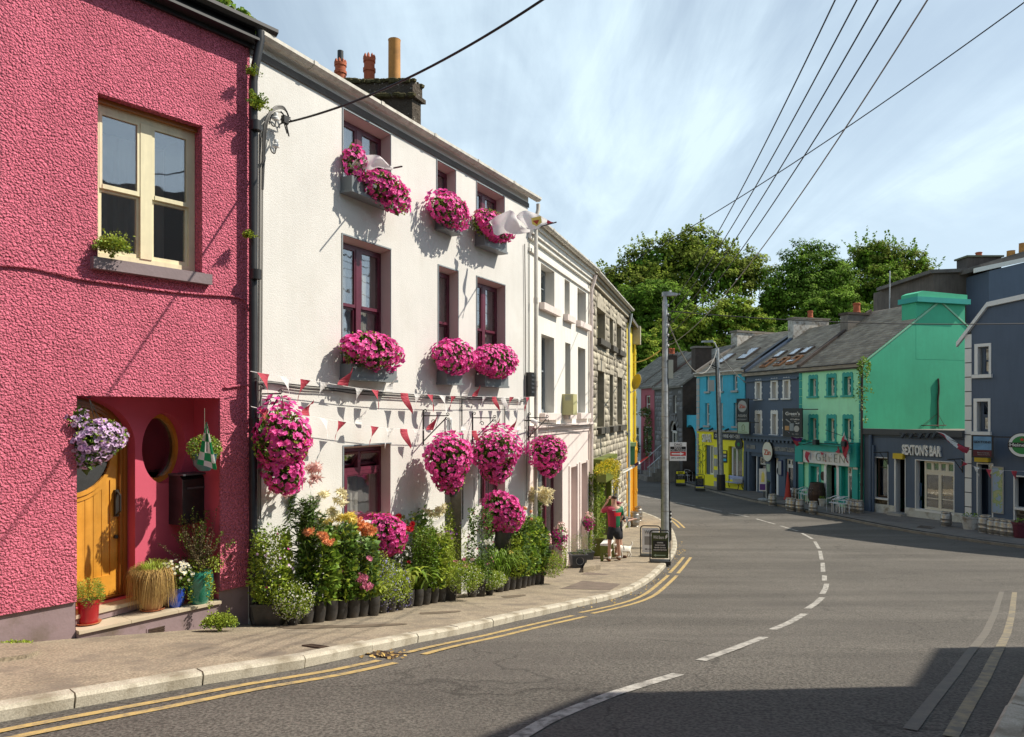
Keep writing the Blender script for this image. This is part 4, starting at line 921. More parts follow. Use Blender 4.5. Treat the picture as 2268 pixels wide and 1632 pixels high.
body(cr,ce,8,-2,ctop,ctop+1.9,M['creamwall'],M['slate'],ov=.02,th=.1)
for i,w in enumerate(CWIN):
 wd=w[1]-w[0];window(cr,w[0]+.004,w[1]-.004,w[2]+.003,w[3]-.003,.24,M['greywin']if 'greywin' in M else M['greytrim'],cols=(1,),rows=(1,.9)if i<3 else(1,.8),fw=.05,sash=False,back='curtain',backy=.3,open_row=1 if i in(0,2)else None)
 sill(cr,w[0]-.14,w[1]+.2,w[2]+.001,.17,.13,M['palepink'],y1=.2)
for i,w in enumerate(GO):
 if i==0:
  window(cr,w[0]+.004,w[1]-.004,-1.55,w[3]-.004,.2,M['maroon'],cols=(1,.5),rows=(.45,1.0,.35),fw=.07,mull=.08,sash=False,back='curtain',backy=.2)
 else:
  m=MB();bar(m,w[0]+.003,w[1]-.003,-1.6,w[3]-.003,.30,.36);m.build('door',M['pinkreveal'],cr)
 m=MB();bar(m,w[0]-.16,w[0]-.01,-2.0,w[3]+.06,-.03,-.001);bar(m,w[1]+.01,w[1]+.14,-2.0,w[3]+.06,-.03,-.001);m.build('pilaster',M['palepink'],cr)
m=MB()
for a_,b_,o_ in((0,.07,.06),(.07,.11,.1),(.11,.16,.15),(-.08,0,.03)):m.box(0.01,ce,-o_,-.001,zc+a_-.02,zc+b_-.02)
m.build('cornice',M['palepink'],cr)
m=MB();zz=ctop
for a_,b_,o_ in((-.42,-.34,.05),(-.14,-.04,.07),(-.04,.10,.12),(.10,.265,.165)):m.box(0.004,ce,-o_,-.001,zz+a_,zz+b_)
m.build('eaves_cornice',M['creamwall'],cr)
gutter(cr,.05,ce+.1,ctop+.27,-.17,.075,M['guttergrey'],joints=1.2)
pipe(cr,[(ce-.05,-.2,ctop+.1),(ce-.05,-.15,ctop-.1),(ce-.08,-.08,ctop-.35),(ce-.08,-.08,-1.3)],.055,M['palepink'],n=10)
x_,z_=CW.at(1274,895,.3);ub=empty('meter_box',CW.world(x_,0,z_),CW.rz,label='buff louvred metal box projecting from the cream house front',cat='meter box')
m=MB();m.box(-.2,.2,-.3,-.002,-.28,.26);m.build('body',mat('buff metal',(0.42,0.40,0.2),.6,var=.1),ub)
for k in range(4):m=MB();m.box(-.206,-.2005,-.24,-.08,.1+k*.035,.115+k*.035);m.build('louvre',M['greytrim'],ub)
chimney(cr,CW.x(1255,-2.4)-2.2,CW.x(1232,-2.4),2.3,3.0,ctop,CW.z(1225,524,-2.4),M['oldchimney'],cap=.10,pots=((.55,0,.16,.28,'redpot'),),over=.09,label='black chimney stack peeping over the eaves with a clay pot')
cable_on(CW,cr,[(1175,932),(1200,937),(1235,940),(1270,941),(1300,943)],.012,M['wire'],out=.18)
x_,z_=CW.at(1182,931,.25);cam_=empty('floodlight',CW.world(x_,0,z_),CW.rz,label='small white floodlight on the wall above the last petunia basket',cat='lamp')
m=MB();m.tube([(0,-.2,0),(.0,-.33,-.05)],.05,10);m.build('lamp_head',M['whitepvc'],cam_);m=MB();m.tube([(0,-.002,0),(0,-.2,0)],.015,6);m.build('arm',M['wire'],cam_)
# rubble stone house
Y3=CW.w(ce).y;SW=Wall(1134+FP*CW.w(ce).x/Y3,Y3,1604);srr=SW.root('stone_house',label='rubble limestone house with dark sills and green doorway',cat='house')
se=SW.x(1388);stop=(SW.z(1330,640)+SW.z(1385,700))/2
SWIN=[wrect(SW,1322,688,1340,695,pbl=752),wrect(SW,1350.3,703,1357.6,707,pbl=763),wrect(SW,1365.8,716.8,1375.8,722,pbl=772),wrect(SW,1323,822.6,1338,826,pbl=946),wrect(SW,1350.3,828,1357.6,830,pbl=943),wrect(SW,1367,834.8,1378,837,pbl=943)]
for s_ in(0,3):
 za=sum(w[3]for w in SWIN[s_:s_+3])/3;zb_=sum(w[2]for w in SWIN[s_:s_+3])/3
 for i in range(s_,s_+3):w=SWIN[i];SWIN[i]=(w[0],w[1],zb_,za)
SG=[(SW.x(1315),SW.x(1346),-1.2,SW.z(1316,1030)),(SW.x(1354),SW.x(1366),-1.2,SW.z(1354,1040))]
so_=[(0.003,-1.8),(se,-1.8),(se,stop),(0.003,stop)]
sh=[rect(*w)for w in SWIN+SG]
facade(srr,'wall',so_,sh,M['mortar'],.32)
stonework(srr,so_,[rect(h[0][0]-.05,h[1][0]+.05,h[0][1]-.05,h[2][1]+.1)for h in sh],.24,M['stonebuff'],proud=(.004,.04),join=.012)
for i,w in enumerate(SWIN):
 window(srr,w[0]+.004,w[1]-.004,w[2]+.003,w[3]-.003,.24,M['cream'],cols=(1,),rows=(1,1),fw=.06,back='curtain',backy=.3)
 sill(srr,w[0]-.12,w[1]+.25,w[2]+.001,.2,.16,M['iron']if False else mat('dark stone sill',(.06,.055,.045),.8,var=.3),y1=.2)
 for k in range(5):
  a_=w[0]-.08+(w[1]-w[0]+.16)*k/5;m=MB();m.box(a_+.008,a_+(w[1]-w[0]+.16)/5-.008,-.03,-.002,w[3]+.01,w[3]+.36);m.build('voussoir',M['stonebuff'],srr)
body(srr,se,8,-2,stop,stop+1.9,M['stonebuff'],M['slate'],ov=.02,th=.1)
m=MB();m.box(0,se,-.1,-.001,stop-.06,stop+.1);m.box(0,se,-.165,-.001,stop+.1,stop+.265);m.build('eaves_course',M['stonebuff'],srr)
gutter(srr,.1,se+.1,stop+.27,-.17,.07,M['guttergrey'],joints=1.5)
pipe(srr,[(se-.02,-.2,stop+.1),(se-.02,-.16,stop-.2),(se-.06,-.1,stop-.5),(se-.06,-.1,-1.0)],.055,mat('pale blue pipe',(.45,.5,.5),.5,streak=.2),n=10)
w=SG[0];dwy=empty('doorway',((w[0]+w[1])/2,0,-1.2),parent=srr);hw_=(w[1]-w[0])/2;hh_=w[3]+1.2
m=MB();bar(m,-hw_-.1,-hw_+.03,0,hh_+.05,-.12,.03);bar(m,hw_-.03,hw_+.1,0,hh_+.05,-.12,.03);bar(m,-hw_-.25,hw_+.25,hh_+.05,hh_+.2,-.3,.02);m.build('frame',M['olive'],dwy)
m=MB();bar(m,-hw_+.03,hw_-.03,0,hh_,.22,.26);m.build('door',M['olive'],dwy)
m=MB();m.prism([(-hw_+.0,hh_-.5),(hw_,hh_-.62),(hw_,hh_-.2),(-hw_,hh_-.2)],'y',-.4,-.36);m.build('planter_board',M['olive'],dwy)
m=MB();m.prism([(0.28*math.cos(t)+.0,1.75+.28*math.sin(t))for t in np.linspace(-1.35,1.35,12)]+[(.12+.16*math.cos(t),1.75+.22*math.sin(t))for t in np.linspace(1.2,-1.2,10)],'y',.205,.219);m.build('moon_motif',M['white'],dwy)
w=SG[1];m=MB();bar(m,w[0]-.14,w[0],-1.2,w[3],-.05,.02);bar(m,w[1],w[1]+.14,-1.2,w[3],-.05,.02);bar(m,w[0]-.2,w[1]+.2,w[3]-.45,w[3]-.3,-.08,.02);m.build('door_surround',M['white'],srr)
m=MB();bar(m,w[0],w[1],-1.2,w[3]-.45,.12,.17);m.build('door',M['greytrim'],srr)
m=MB();m.plate(arch(w[0],w[1],w[3]-.3,w[3]-.2,10,w[3]),(),y=.1);m.build('fanlight',M['glass_dark'],srr)
# yellow house edge-on
Y4=SW.w(se).y;YW=Wall(1134+FP*SW.w(se).x/Y4,Y4,1535);yr=YW.root('yellow_house',label='yellow house seen edge on beyond the rubble stone house',cat='house')
ye=YW.x(1402);ytop=YW.z(1392,716);
wls=[(1.0+i*1.5,1.7+i*1.5,z_,z_+1.4)for i in range(0,1)for z_ in(2.1,4.6)]
zy=YW.z(1395,1000)
facade(yr,'wall',[(.003,zy),(ye,zy),(ye,ytop),(.003,ytop)],[],M['yellowwall'],.2);facade(yr,'ground_floor_wall',[(.003,-1.5),(ye,-1.5),(ye,zy-.001),(.003,zy-.001)],[],M['amber'],.2)
m=MB();m.prism([(0.02,ytop),(4,ytop+1.9),(8,ytop),(8,-1.5),(.02,-1.5)],'x',.01,ye-.02);m.build('side_wall',M['yellowwall'],yr)
m=MB();m.prism([(-.25,ytop),(4,ytop+2.0),(4,ytop+2.15),(-.25,ytop+.15)],'x',0,ye+.1);m.build('roof',M['slate'],yr)
m=MB();m.box(ye-.35,ye+.12,-.35,-.02,ytop-.7,ytop+.12);m.build('eaves_bracket',M['stonebuff'],yr)
pipe(yr,[(ye-.25,-.1,ytop-.5),(ye-.25,-.1,zy)],.06,M['yellowwall']);pipe(yr,[(ye-.1,-.12,zy+.4),(ye-.1,-.12,-1.3)],.08,M['amber'])
pipe(yr,[(ye-.9,-.12,zy+.3),(ye-.9,-.12,-1.3)],.06,M['amber'])
q=P3(1413,846,31.2);dish=empty('satellite_dish',q,R(-66),label='old yellowed satellite dish on an arm from the yellow house',cat='satellite dish')
m=MB();m.lathe([(.0,-.02),(.2,.01),(.36,.05),(.46,.10),(.46,.115),(.36,.07),(.2,.03),(0,.0)],24,M=Matrix.Rotation(R(90),4,'X')@Matrix.Rotation(R(-12),4,'X'),caps=False);m.build('reflector',mat('yellowed grey dish',(.26,.21,.09),.6,var=.15),dish,smooth=True)
m=MB();m.tube(smooth([(0,.0,-.05),(-.25,.25,-.05),(-.35,.3,.25),(-.62,.32,.28)],2),.025,8);m.build('arm',M['galv'],dish);dish.scale=(.75,.75,.75);m=MB();m.tube([(0,-.05,-.42),(.02,-.55,-.62)],.018,6);m.lathe([(.04,-.06),(.05,.06)],10,(.02,-.55,-.6));m.build('receiver',M['galv'],dish)
m=MB();q0=P3(1403,1000,31.5)
gb=empty('green_box',P3(1396.5,1006,31.0),R(10),label='green painted cabinet fixed on the yellow house corner',cat='cabinet');m.box(-.13,.13,-.2,.3,-.45,.35);m.build('body',mat('dark green paint',(.02,.12,.06),.5,var=.1),gb);m=MB();m.box(-.15,.17,-.25,.35,.351,.52);m.build('lid',mat('pale green paint',(.22,.36,.2),.5),gb)
# building out of view on the right, which throws the near shadow
M['shadehouse']=mat('dark grey render',(0.11,0.105,0.10),0.8,var=.05)
fp=[(5.15,2.3),(6.03,3.4),(8.35,3.25),(9.9,5.55),(16,5.2),(16,-9),(4.2,-9)]
hs=GR(5)+8.0;tanE=math.tan(R(SUN_EL));sh_=[(-.28,4.35),(.6,5.5),(2.92,5.4),(4.46,7.6),(9,7.3)]
fp=[]
for(sx_,sy_)in sh_:
 h_=hs-GR(sy_);fp.append((sx_+h_/tanE*math.cos(R(SUN_AZ)),sy_+h_/tanE*math.sin(R(SUN_AZ))))
fp+=[(20,fp[-1][1]),(20,-9),(fp[0][0]-.9,-9)]
c_=(12.0,-1.0);sroot=empty('corner_house',(c_[0],c_[1],G(0)),label='dark grey house beside the photographer on the right',cat='house')
m=MB();m.prism([(a_-c_[0],b_-c_[1])for a_,b_ in fp],'z',-1.5,hs-G(0));m.build('wall',M['shadehouse'],sroot)
b2_=empty('unseen_terrace',(4,-12,G(-10)),label='unseen dark terrace added behind the photographer to block sky light',cat='house');m=MB();m.prism([(0,-2),(9,-2),(9,9),(4.5,12.5),(0,9)],'x',-22,26);m.v=[(x,y-9,z)for x,y,z in m.v];m.build('wall',M['shadehouse'],b2_)  # added out of view to cut the ambient sky light on the street
# far, right-hand row
M['teal']=mat('teal trim paint',(0.015,0.32,0.27),0.5,var=0.08)
M['mint']=mat('mint green wall paint',(0.38,0.84,0.52),0.7,var=0.07,vscale=.7,streak=0.10,bump=0.2,bscale=20,stain=(.30,.70,.42),stscale=1.1,stlo=.55,sthi=.9)
M['gablegreen']=mat('jade green gable paint',(0.055,0.47,0.265),0.7,var=0.09,vscale=.5,streak=0.06,bump=0.25,bscale=15,stain=(.05,.38,.215),stscale=.9,stlo=.5,sthi=.9)
M['navy']=mat('navy grey wall paint',(0.075,0.105,0.155),0.6,var=0.07,vscale=1,streak=0.12,bump=0.15,bscale=20)
M['bluewall']=mat('turquoise blue wall paint',(0.06,0.44,0.60),0.7,var=0.09,streak=0.14,stain=(.06,.28,.36),stscale=1.2,stlo=.55,sthi=.9,bump=0.4,bscale=18)
M['acid']=mat('bright yellow shop paint',(0.90,0.80,0.012),0.55,var=0.05)
M['redwall']=mat('dusty red wall paint',(0.38,0.07,0.10),0.7,var=0.08,streak=0.1)
M['farwhite']=mat('cool white wall',(0.66,0.68,0.70),0.7,var=0.05,streak=0.15)
M['slateroof']=mat('slate roof',(0.31,0.265,0.21),0.8,var=0.25,vscale=1.2,island=0.22,stain=(0.24,0.20,0.13),stscale=1.3,stlo=0.56,sthi=0.8)
M['slatemossy']=mat('lichen slate roof',(0.32,0.275,0.22),0.85,var=0.3,vscale=1.0,island=0.3,stain=(0.36,0.33,0.26),stscale=4,stlo=0.56,sthi=0.68)
M['roughwhite']=mat('flaking white chimney render',(0.50,0.48,0.44),0.85,var=0.1,stain=(0.22,0.18,0.14),stscale=3,stlo=0.45,sthi=0.62,bump=0.4,bscale=12)
M['roughgrey']=mat('grey cement render',(0.20,0.175,0.15),0.9,var=0.2,vscale=2,streak=0.2,stain=(0.10,0.09,0.07),stscale=1.5)
M['darkbrick']=mat('dark brown gable',(0.07,0.05,0.04),0.9,var=0.35,vscale=1.2,bump=0.5,bscale=8)
M['greystone']=mat('grey limestone',(0.17,0.165,0.165),0.85,island=0.35,var=0.15,vscale=3)
M['greymortar']=mat('pale mortar',(0.11,0.105,0.10),0.9,var=0.2,vscale=3)
M['slatestone']=mat('stacked slate cladding',(0.10,0.075,0.05),0.8,island=0.4,var=0.3,vscale=5)
M['sky_blue_door']=mat('blue door paint',(0.03,0.075,0.14),0.45,var=0.1)
M['blackboard']=mat('black sign',(0.012,0.013,0.014),0.4)
M['silverletter']=mat('silver lettering',(0.36,0.35,0.33),0.5,metal=0.2)
M['offwhite']=mat('off white lettering',(0.72,0.70,0.66),0.5)
M['farpvc']=mat('white window plastic',(0.72,0.70,0.66),0.4)
M['creampvc']=mat('cream window frame',(0.66,0.60,0.48),0.4)
M['signgreen']=mat('pale green sign',(0.36,0.46,0.33),0.5)
M['darkgutter']=mat('dark brown gutter',(0.045,0.035,0.03),0.5,var=0.2)
M['beergreen']=mat('beer sign green',(0.01,0.20,0.04),0.4)
M['red']=mat('red enamel',(0.55,0.02,0.02),0.4)
M['brass']=mat('yellow lamp glass',(0.6,0.42,0.02),0.4)
def tfit(root,body_,x0,x1,z0,z1,y,mt,name='lettering',bold=0.0,extrude=.012,rot=WALLTEXT,space=1.0):
 o=text(name,body_,1.0,mt,root,(0,0,0),rot,extrude,bold=bold,space=space)
 me=o.data;n=len(me.vertices);a=np.zeros(n*3,np.float32);me.vertices.foreach_get('co',a);a=a.reshape(-1,3)
 mn,mxx=a.min(0),a.max(0);a[:,0]=(a[:,0]-(mn[0]+mxx[0])/2)/(mxx[0]-mn[0])*(x1-x0);a[:,1]=(a[:,1]-(mn[1]+mxx[1])/2)/(mxx[1]-mn[1])*(z1-z0)
 me.vertices.foreach_set('co',a.ravel());me.update()
 o.scale=(1,1,1);o.location=((x0+x1)/2,y,(z0+z1)/2);return o
def disc(m,cx,cz,rx,rz_,y0,y1,n=28):m.prism(ringpts(cx,cz,rx,rz_,n),'y',y0,y1)
def party_chimney(root,wl,x0,th,pxl,pyt,pxr,base_z,mt,capm,pots=(),cap=.1,label=None,flip=False,ylim=(1.0,9)):
 """chimney on a party wall, long side at right angles to the street; px of its left front edge and right end"""
 def y_at(px,xx):
  best=min(np.arange(ylim[0],ylim[1],.01),key=lambda y:abs((lambda q:1134+FP*q.x/q.y)(wl.w(xx,y))-px));return float(best)
 xf=x0+th;y1=y_at(pxr,xf);y0=y_at(pxl,x0)
 if y1<y0+.4:y1=y0+1.2
 q=wl.w(xf,y0);z1=EZ+(912-pyt)/FP*q.y-wl.zb
 return chimney(root,x0,xf,y0,y1,base_z,z1-cap,mt,cap=cap,pots=pots,capm=capm,over=.07,label=label)
def upstand(root,x,w_,ry,ze,zr,mt,y0=-.1,h=.16):
 m=MB();m.prism([(y0,ze),(ry,zr),(ry,zr+h+.1),(y0,ze+h+.08)],'x',x-w_/2,x+w_/2);m.build('verge',mt,root)
def surround(root,w,t,mt,out=.03,fancy=False,base=True):
 a,b,c,d=w;m=MB();bar(m,a-t,a-.001,c,d,-out,-.001);bar(m,b+.001,b+t,c,d,-out,-.001)
 if fancy:
  n=14;pts=[(a-t,d+.001),(b+t,d+.001)]+[(b+t-(b-a+2*t)*k/n,d+t*1.25+.07*abs(math.sin(k*math.pi*3/n)))for k in range(n+1)]
  m.prism(pts,'y',-out-.005,-.001)
  for s_ in(0.33,.72):
   zz=c+(d-c)*s_;m.box(a-t*1.35,a-t,-out,-.001,zz-.06,zz+.06);m.box(b+t,b+t*1.35,-out,-.001,zz-.06,zz+.06)
 else:bar(m,a-t,b+t,d+.001,d+t,-out,-.001)
 m.build('surround',mt,root)
 if base:sill(root,a-t*1.6,b+t*1.6,c,.1,.1,mt,y1=.12)
def reveal(root,w,dep,mt):
 a,b,c,d=w;m=MB();m.quad((a+.003,.001,c),(a+.003,dep,c),(a+.003,dep,d),(a+.003,.001,d));m.quad((a,.001,d-.003),(b,.001,d-.003),(b,dep,d-.003),(a,dep,d-.003));m.build('reveal',mt,root)
def level(ws):
 za=sum(w[3]for w in ws)/len(ws);zb_=sum(w[2]for w in ws)/len(ws);return[(w[0],w[1],zb_,za)for w in ws]
 # green pub
GW=Wall(1770,40.3,650,'R');gr_=GW.root('green_pub',label='mint green pub with teal window surrounds and big jade gable',cat='pub')
gw=GW.x(1911.5);gt=(GW.z(1785,818)+GW.z(1905,803.7))/2
up=level([wrect(GW,1795,839,1808,838,pbl=878),wrect(GW,1835,837,1849,836,pbl=876),wrect(GW,1870.5,834.5,1885.5,833.5,pbl=874.5)])
lo=level([wrect(GW,1795,927,1809,927,pbl=977),wrect(GW,1835,927,1849,927,pbl=977),wrect(GW,1871,926,1886,926,pbl=976.5)])
zs0=GW.z(1786,1023);zs1=GW.z(1786,996);gbase=-1.2
gwin=[wrect(GW,1796,1033,1814.6,1033,pbl=1082),wrect(GW,1864,1033,1888,1035,pbl=1108)]
gd=(GW.x(1831.5),GW.x(1854.5));gdz=GW.z(1840,1023)
dh=arch(gd[0],gd[1],gbase,gdz-(gd[1]-gd[0])/2,12)
facade(gr_,'wall',[(.003,gbase),(gw,gbase),(gw,gt),(.003,gt)],[rect(*w)for w in up+lo+gwin]+[dh],M['mint'],.3)
rdg=4.85;zr_g=GW.z(2028.7,711.7,0);
qg=GW.w(gw,3.3);zslope=EZ+(912-711.7)/FP*qg.y-GW.zb;slp=(zslope-gt)/3.3;zrg=gt+slp*rdg
body(gr_,gw,9.7,gbase,gt,zrg,M['gablegreen'],M['slateroof'],ridge_y=rdg,slates=(.32,.26,M['slateroof']),ov=.22)
m=MB();m.prism([(-.0,gt+.02),(rdg,zrg+.02),(9.7,gt+.02),(9.7,gt+.12),(rdg,zrg+.12),(-.0,gt+.12)],'x',gw-.06,gw+.035);m.build('gable_coping',mat('pale mint coping',(.25,.58,.38),.7),gr_)
upstand(gr_,.05,.25,rdg,gt,zrg,M['darkbrick'])
c0=3.3;c1=6.5;qc=GW.w(gw,4.8);zc1=EZ+(912-672)/FP*qc.y-GW.zb
cg=empty('chimney',(gw-.4,(c0+c1)/2,gt),parent=gr_,label='broad jade green chimney with teal cap band');hc=(c1-c0)/2
m=MB();m.box(-.5,.404,-hc,hc,.3,zc1-gt);m.build('stack',M['gablegreen'],cg);m=MB();m.box(-.62,.63,-hc-.14,hc+.14,zc1-gt,zc1-gt+.26);m.build('cap_band',M['teal'],cg)
m=MB();m.prism([(-hc-.02,zc1-gt+.26),(hc+.02,zc1-gt+.26),(hc+.02,zc1-gt+.5),(-hc+.3,zc1-gt+.58),(-hc-.02,zc1-gt+.45)],'x',-.52,.53);m.build('cap',M['gablegreen'],cg)
m=MB();m.box(0,gw+.05,-.14,-.001,gt-.22,gt-.02);m.build('eaves_board',M['darkgutter'],gr_);gutter(gr_,0,gw+.1,gt+.07,-.15,.06,M['darkgutter'],joints=30)
for w in up+lo:
 surround(gr_,w,.13,M['teal'],fancy=True);reveal(gr_,w,.28,M['teal'])
 window(gr_,w[0]+.004,w[1]-.004,w[2]+.003,w[3]-.003,.2,M['farpvc'],cols=(1,),rows=(1,1),fw=.07,sash=True,back='curtain',backy=.3)
for w in gwin:
 surround(gr_,w,.15,M['teal'],base=True);reveal(gr_,w,.3,M['teal'])
 zz=w[3]-(w[3]-w[2])*(.28 if w is gwin[0]else .22)
 window(gr_,w[0]+.25,w[1]-.004,zz,w[3]-.003,.18,M['farpvc'],cols=(1,1),rows=(1,),fw=.05,mull=.05,back=None,open_row=0);m=MB();m.box(w[0]+.003,w[0]+.249,.2,.28,w[2],w[3]);m.build('panel',M['teal'],gr_)
 window(gr_,w[0]+.25,w[1]-.004,w[2]+.003,zz-.003,.18,M['farpvc'],cols=(1,),rows=(1,),fw=.06,sash=False,back='curtain',backy=.4)
m=MB();m.plate(arch(gd[0]-.17,gd[1]+.17,gbase,gdz-(gd[1]-gd[0])/2,12,gdz+.17),[arch(gd[0]+.0,gd[1]-.0,gbase+.001,gdz-(gd[1]-gd[0])/2,12)],.3,y=-.002,out=.05);m.build('door_surround',M['white'],gr_)
dr_=empty('door',((gd[0]+gd[1])/2+.12,.28,gbase),parent=gr_);hw_=(gd[1]-gd[0])/2-.12;Hd=gdz-(gd[1]-gd[0])/2-gbase
m=MB();bar(m,-hw_,hw_,0,Hd-.0,0,.05);bar(m,-hw_,hw_,Hd,Hd+.07,-.03,.05);m.build('leaf',M['teal'],dr_)
for i,(a_,b_)in enumerate(((.35,.9),(1.0,1.55),(1.65,2.15))):
 if b_+1.0<Hd+.5:
  for s_ in(-1,1):m=MB();bar(m,s_*hw_*.15,s_*hw_*.8,a_+.9,b_+.9,-.02,-.001);m.build('panel',M['teal'],dr_)
m=MB();m.plate(arch(-hw_,hw_,Hd+.07,Hd+.08,10,Hd+(gd[1]-gd[0])/2-.1),(),y=.01);m.build('fanlight',M['glass_dark'],dr_)
for x0_,x1_ in((GW.x(1772),GW.x(1782)),(GW.x(1894),GW.x(1903))):
 m=MB();bar(m,x0_,x1_,gbase,zs0,-.1,-.002);m.build('pilaster',M['teal'],gr_)
 m=MB();bar(m,x0_-.08,x1_+.12,zs0,zs1+.55,-.28,-.002);m.build('console',M['teal'],gr_);m=MB();bar(m,x0_,x1_+.02,zs0-.12,zs0-.02,-.14,-.101);m.build('capital',M['white'],gr_)
m=MB();bar(m,GW.x(1783),GW.x(1893),zs0,zs1,-.2,-.002);m.build('sign_board',M['white'],gr_)
m=MB();bar(m,GW.x(1775),GW.x(1896),zs1+.002,zs1+.34,-.32,-.002);bar(m,GW.x(1775),GW.x(1896),zs1+.34,zs1+.42,-.42,-.002);m.build('cornice',M['teal'],gr_)
tfit(gr_,'M GREEN',GW.x(1792),GW.x(1878),zs0+.14,zs1-.1,-.215,mat('faded sign lettering',(.33,.35,.30),.6),bold=-.02,space=1.3)
for s_,px0_,px1_ in((0,1770.5,1776.5),(1,1903.5,1910)):
 a_,b_=GW.x(px0_),GW.x(px1_);z_=gbase;k=0
 while z_<gt-.4:m=MB();bar(m,a_,b_,z_+.015,z_+.42,-.03,-.002);m.build('quoin',M['teal'],gr_);z_+=.435
pipe(gr_,[(GW.x(1908,.15),-.15,gt),(GW.x(1908,.15),-.12,gt-.3),(GW.x(1908,.12),-.12,gbase)],.06,M['darkgutter'])
for px in(1808,1872):
 m=MB();x_=GW.x(px,.6);m.box(x_-.12,x_+.12,-.75,-.5,zs1+.35,zs1+.62);fl=m.build('floodlight',M['black'],gr_)
cable_on(GW,gr_,[(1778,985),(1800,979),(1830,983),(1865,984),(1890,982)],.02,M['wire'],out=.6)
m=MB();disc(m,GW.x(1823),GW.z(1823,1054),.17,.24,-.03,-.001);m.build('plaque',M['iron_rust'],gr_)
# navy restaurant
ZW=Wall(1650,45.5,655,'R');zr_=ZW.root('navy_restaurant',label='dark navy house with white window surrounds above the asian restaurant',cat='restaurant')
zw=ZW.x(1769.5);ztp=(ZW.z(1655,828)+ZW.z(1765,820))/2
up=level([wrect(ZW,1676,848.5,1684.2,848,pbl=883),wrect(ZW,1710.6,846.5,1720,846,pbl=882),wrect(ZW,1737.7,843.5,1747.3,843,pbl=881)])
lo=level([wrect(ZW,1676,917,1685,917,pbl=960.5),wrect(ZW,1711,917,1720,917,pbl=961),wrect(ZW,1738,917,1747.5,917,pbl=962)])
g0=[wrect(ZW,1664,1010,1677,1010,pbl=1098),wrect(ZW,1679.5,1012,1696,1012,pbl=1080),wrect(ZW,1708,1013.6,1724,1013.6,pbl=1104),wrect(ZW,1739,1016,1757,1017,pbl=1084)]
facade(zr_,'wall',[(.003,-1.2),(zw,-1.2),(zw,ztp),(.003,ztp)],[rect(*w)for w in up+lo+g0],M['navy'],.28)
rdz=4.6;qz=ZW.w(zw,rdz);zrz=ztp+2.9
body(zr_,zw,9.2,-1.2,ztp,zrz,M['navy'],M['slateroof'],ridge_y=rdz,slates=(.32,.27,M['slateroof']),ov=.22)
upstand(zr_,.06,.3,rdz,ztp,zrz,M['navy'])
m=MB();m.box(0,zw,-.12,-.001,ztp-.5,ztp-.4);m.box(0,zw,-.16,-.001,ztp-.1,ztp);m.build('eaves_band',M['navy'],zr_);gutter(zr_,0,zw,ztp+.12,-.16,.06,M['black'],joints=30)
for i,w in enumerate(up+lo):
 surround(zr_,w,.14,M['offwhite'],fancy=True);reveal(zr_,w,.26,M['offwhite'])
 window(zr_,w[0]+.004,w[1]-.004,w[2]+.003,w[3]-.003,.2,M['farpvc'],cols=(1,),rows=(1,1),fw=.07,back='curtain',backy=.3)
for i in(0,2):
 w=g0[i];d_=empty('door',((w[0]+w[1])/2+.1,.2,w[2]),parent=zr_);hw_=(w[1]-w[0])/2-.12;m=MB();bar(m,-hw_,hw_,0,w[3]-w[2],0,.05);m.build('leaf',M['whitepvc'],d_)
 m=MB();disc(m,-.05,(w[3]-w[2])*.68,.12,.2,-.012,-.001)if i==2 else m.box(.1,.14,-.05,-.001,1.15,1.22);m.build('porthole' if i==2 else 'handle',M['iron'],d_)
for i in(1,3):
 w=g0[i];zz=w[3]-(w[3]-w[2])*.24
 window(zr_,w[0]+.004,w[1]-.004,zz,w[3]-.003,.15,M['farpvc'],cols=(1,1),rows=(1,),fw=.05,mull=.05,back=None,open_row=0 if i==1 else None)
 window(zr_,w[0]+.004,w[1]-.004,w[2]+.003,zz-.003,.15,M['farpvc']if i==3 else M['black'],cols=(1,),rows=(1,),fw=.06,sash=False,back='curtain' if i==1 else None,backy=.4)
zf0,zf1=ZW.z(1700,1004),ZW.z(1700,973)
m=MB();bar(m,.05,zw-.05,zf0,zf1,-.12,-.002);m.build('fascia',M['navy'],zr_);m=MB();bar(m,.0,zw,zf1+.001,zf1+.2,-.35,-.002);bar(m,.0,zw,zf1+.2,zf1+.28,-.45,-.002);m.build('cornice',M['navy'],zr_)
for k in range(14):m=MB();x_=.3+k*(zw-.6)/13;m.box(x_-.08,x_+.08,-.33,-.122,zf1-.14,zf1);m.build('dentil',M['navy'],zr_)
for px in(1652,1660,1763):m=MB();x_=ZW.x(px);m.box(x_-.12,x_+.12,-.1,-.002,-1.2,zf0);m.build('pilaster',M['navy'],zr_)
tfit(zr_,'091 638808',ZW.x(1657.5),ZW.x(1676.5),ZW.z(1667,994),ZW.z(1667,985),-.135,M['silverletter'])
tfit(zr_,'ASIAN RESTAURANT & SUSHI',ZW.x(1708.5),ZW.x(1764),ZW.z(1736,999.5),ZW.z(1736,990),-.135,M['silverletter'],bold=.01)
x_,z_=ZW.at(1699.5,1000,.25);rs=empty('round_sign',ZW.world(x_,-.25,z_),ZW.rz,label='oval cream restaurant sign with red lettering on the navy shopfront',cat='sign')
M['signcream']=mat('cream sign face',(.68,.66,.55),.5);M['signred']=mat('red sign print',(.5,.06,.02),.5)
m=MB();disc(m,0,0,.5,.62,.0,.08);m.build('rim',M['blackboard'],rs);m=MB();disc(m,0,0,.46,.58,-.012,-.0);m.build('face',M['signcream'],rs);tfit(rs,'Zin',-.3,.32,-.2,.12,-.02,M['signred'],bold=.01)
m=MB();bar(m,ZW.x(1698.5),ZW.x(1706),ZW.z(1702,1044.5),ZW.z(1702,1027.5),-.03,-.002);m.build('menu_board',M['signgreen'],zr_)
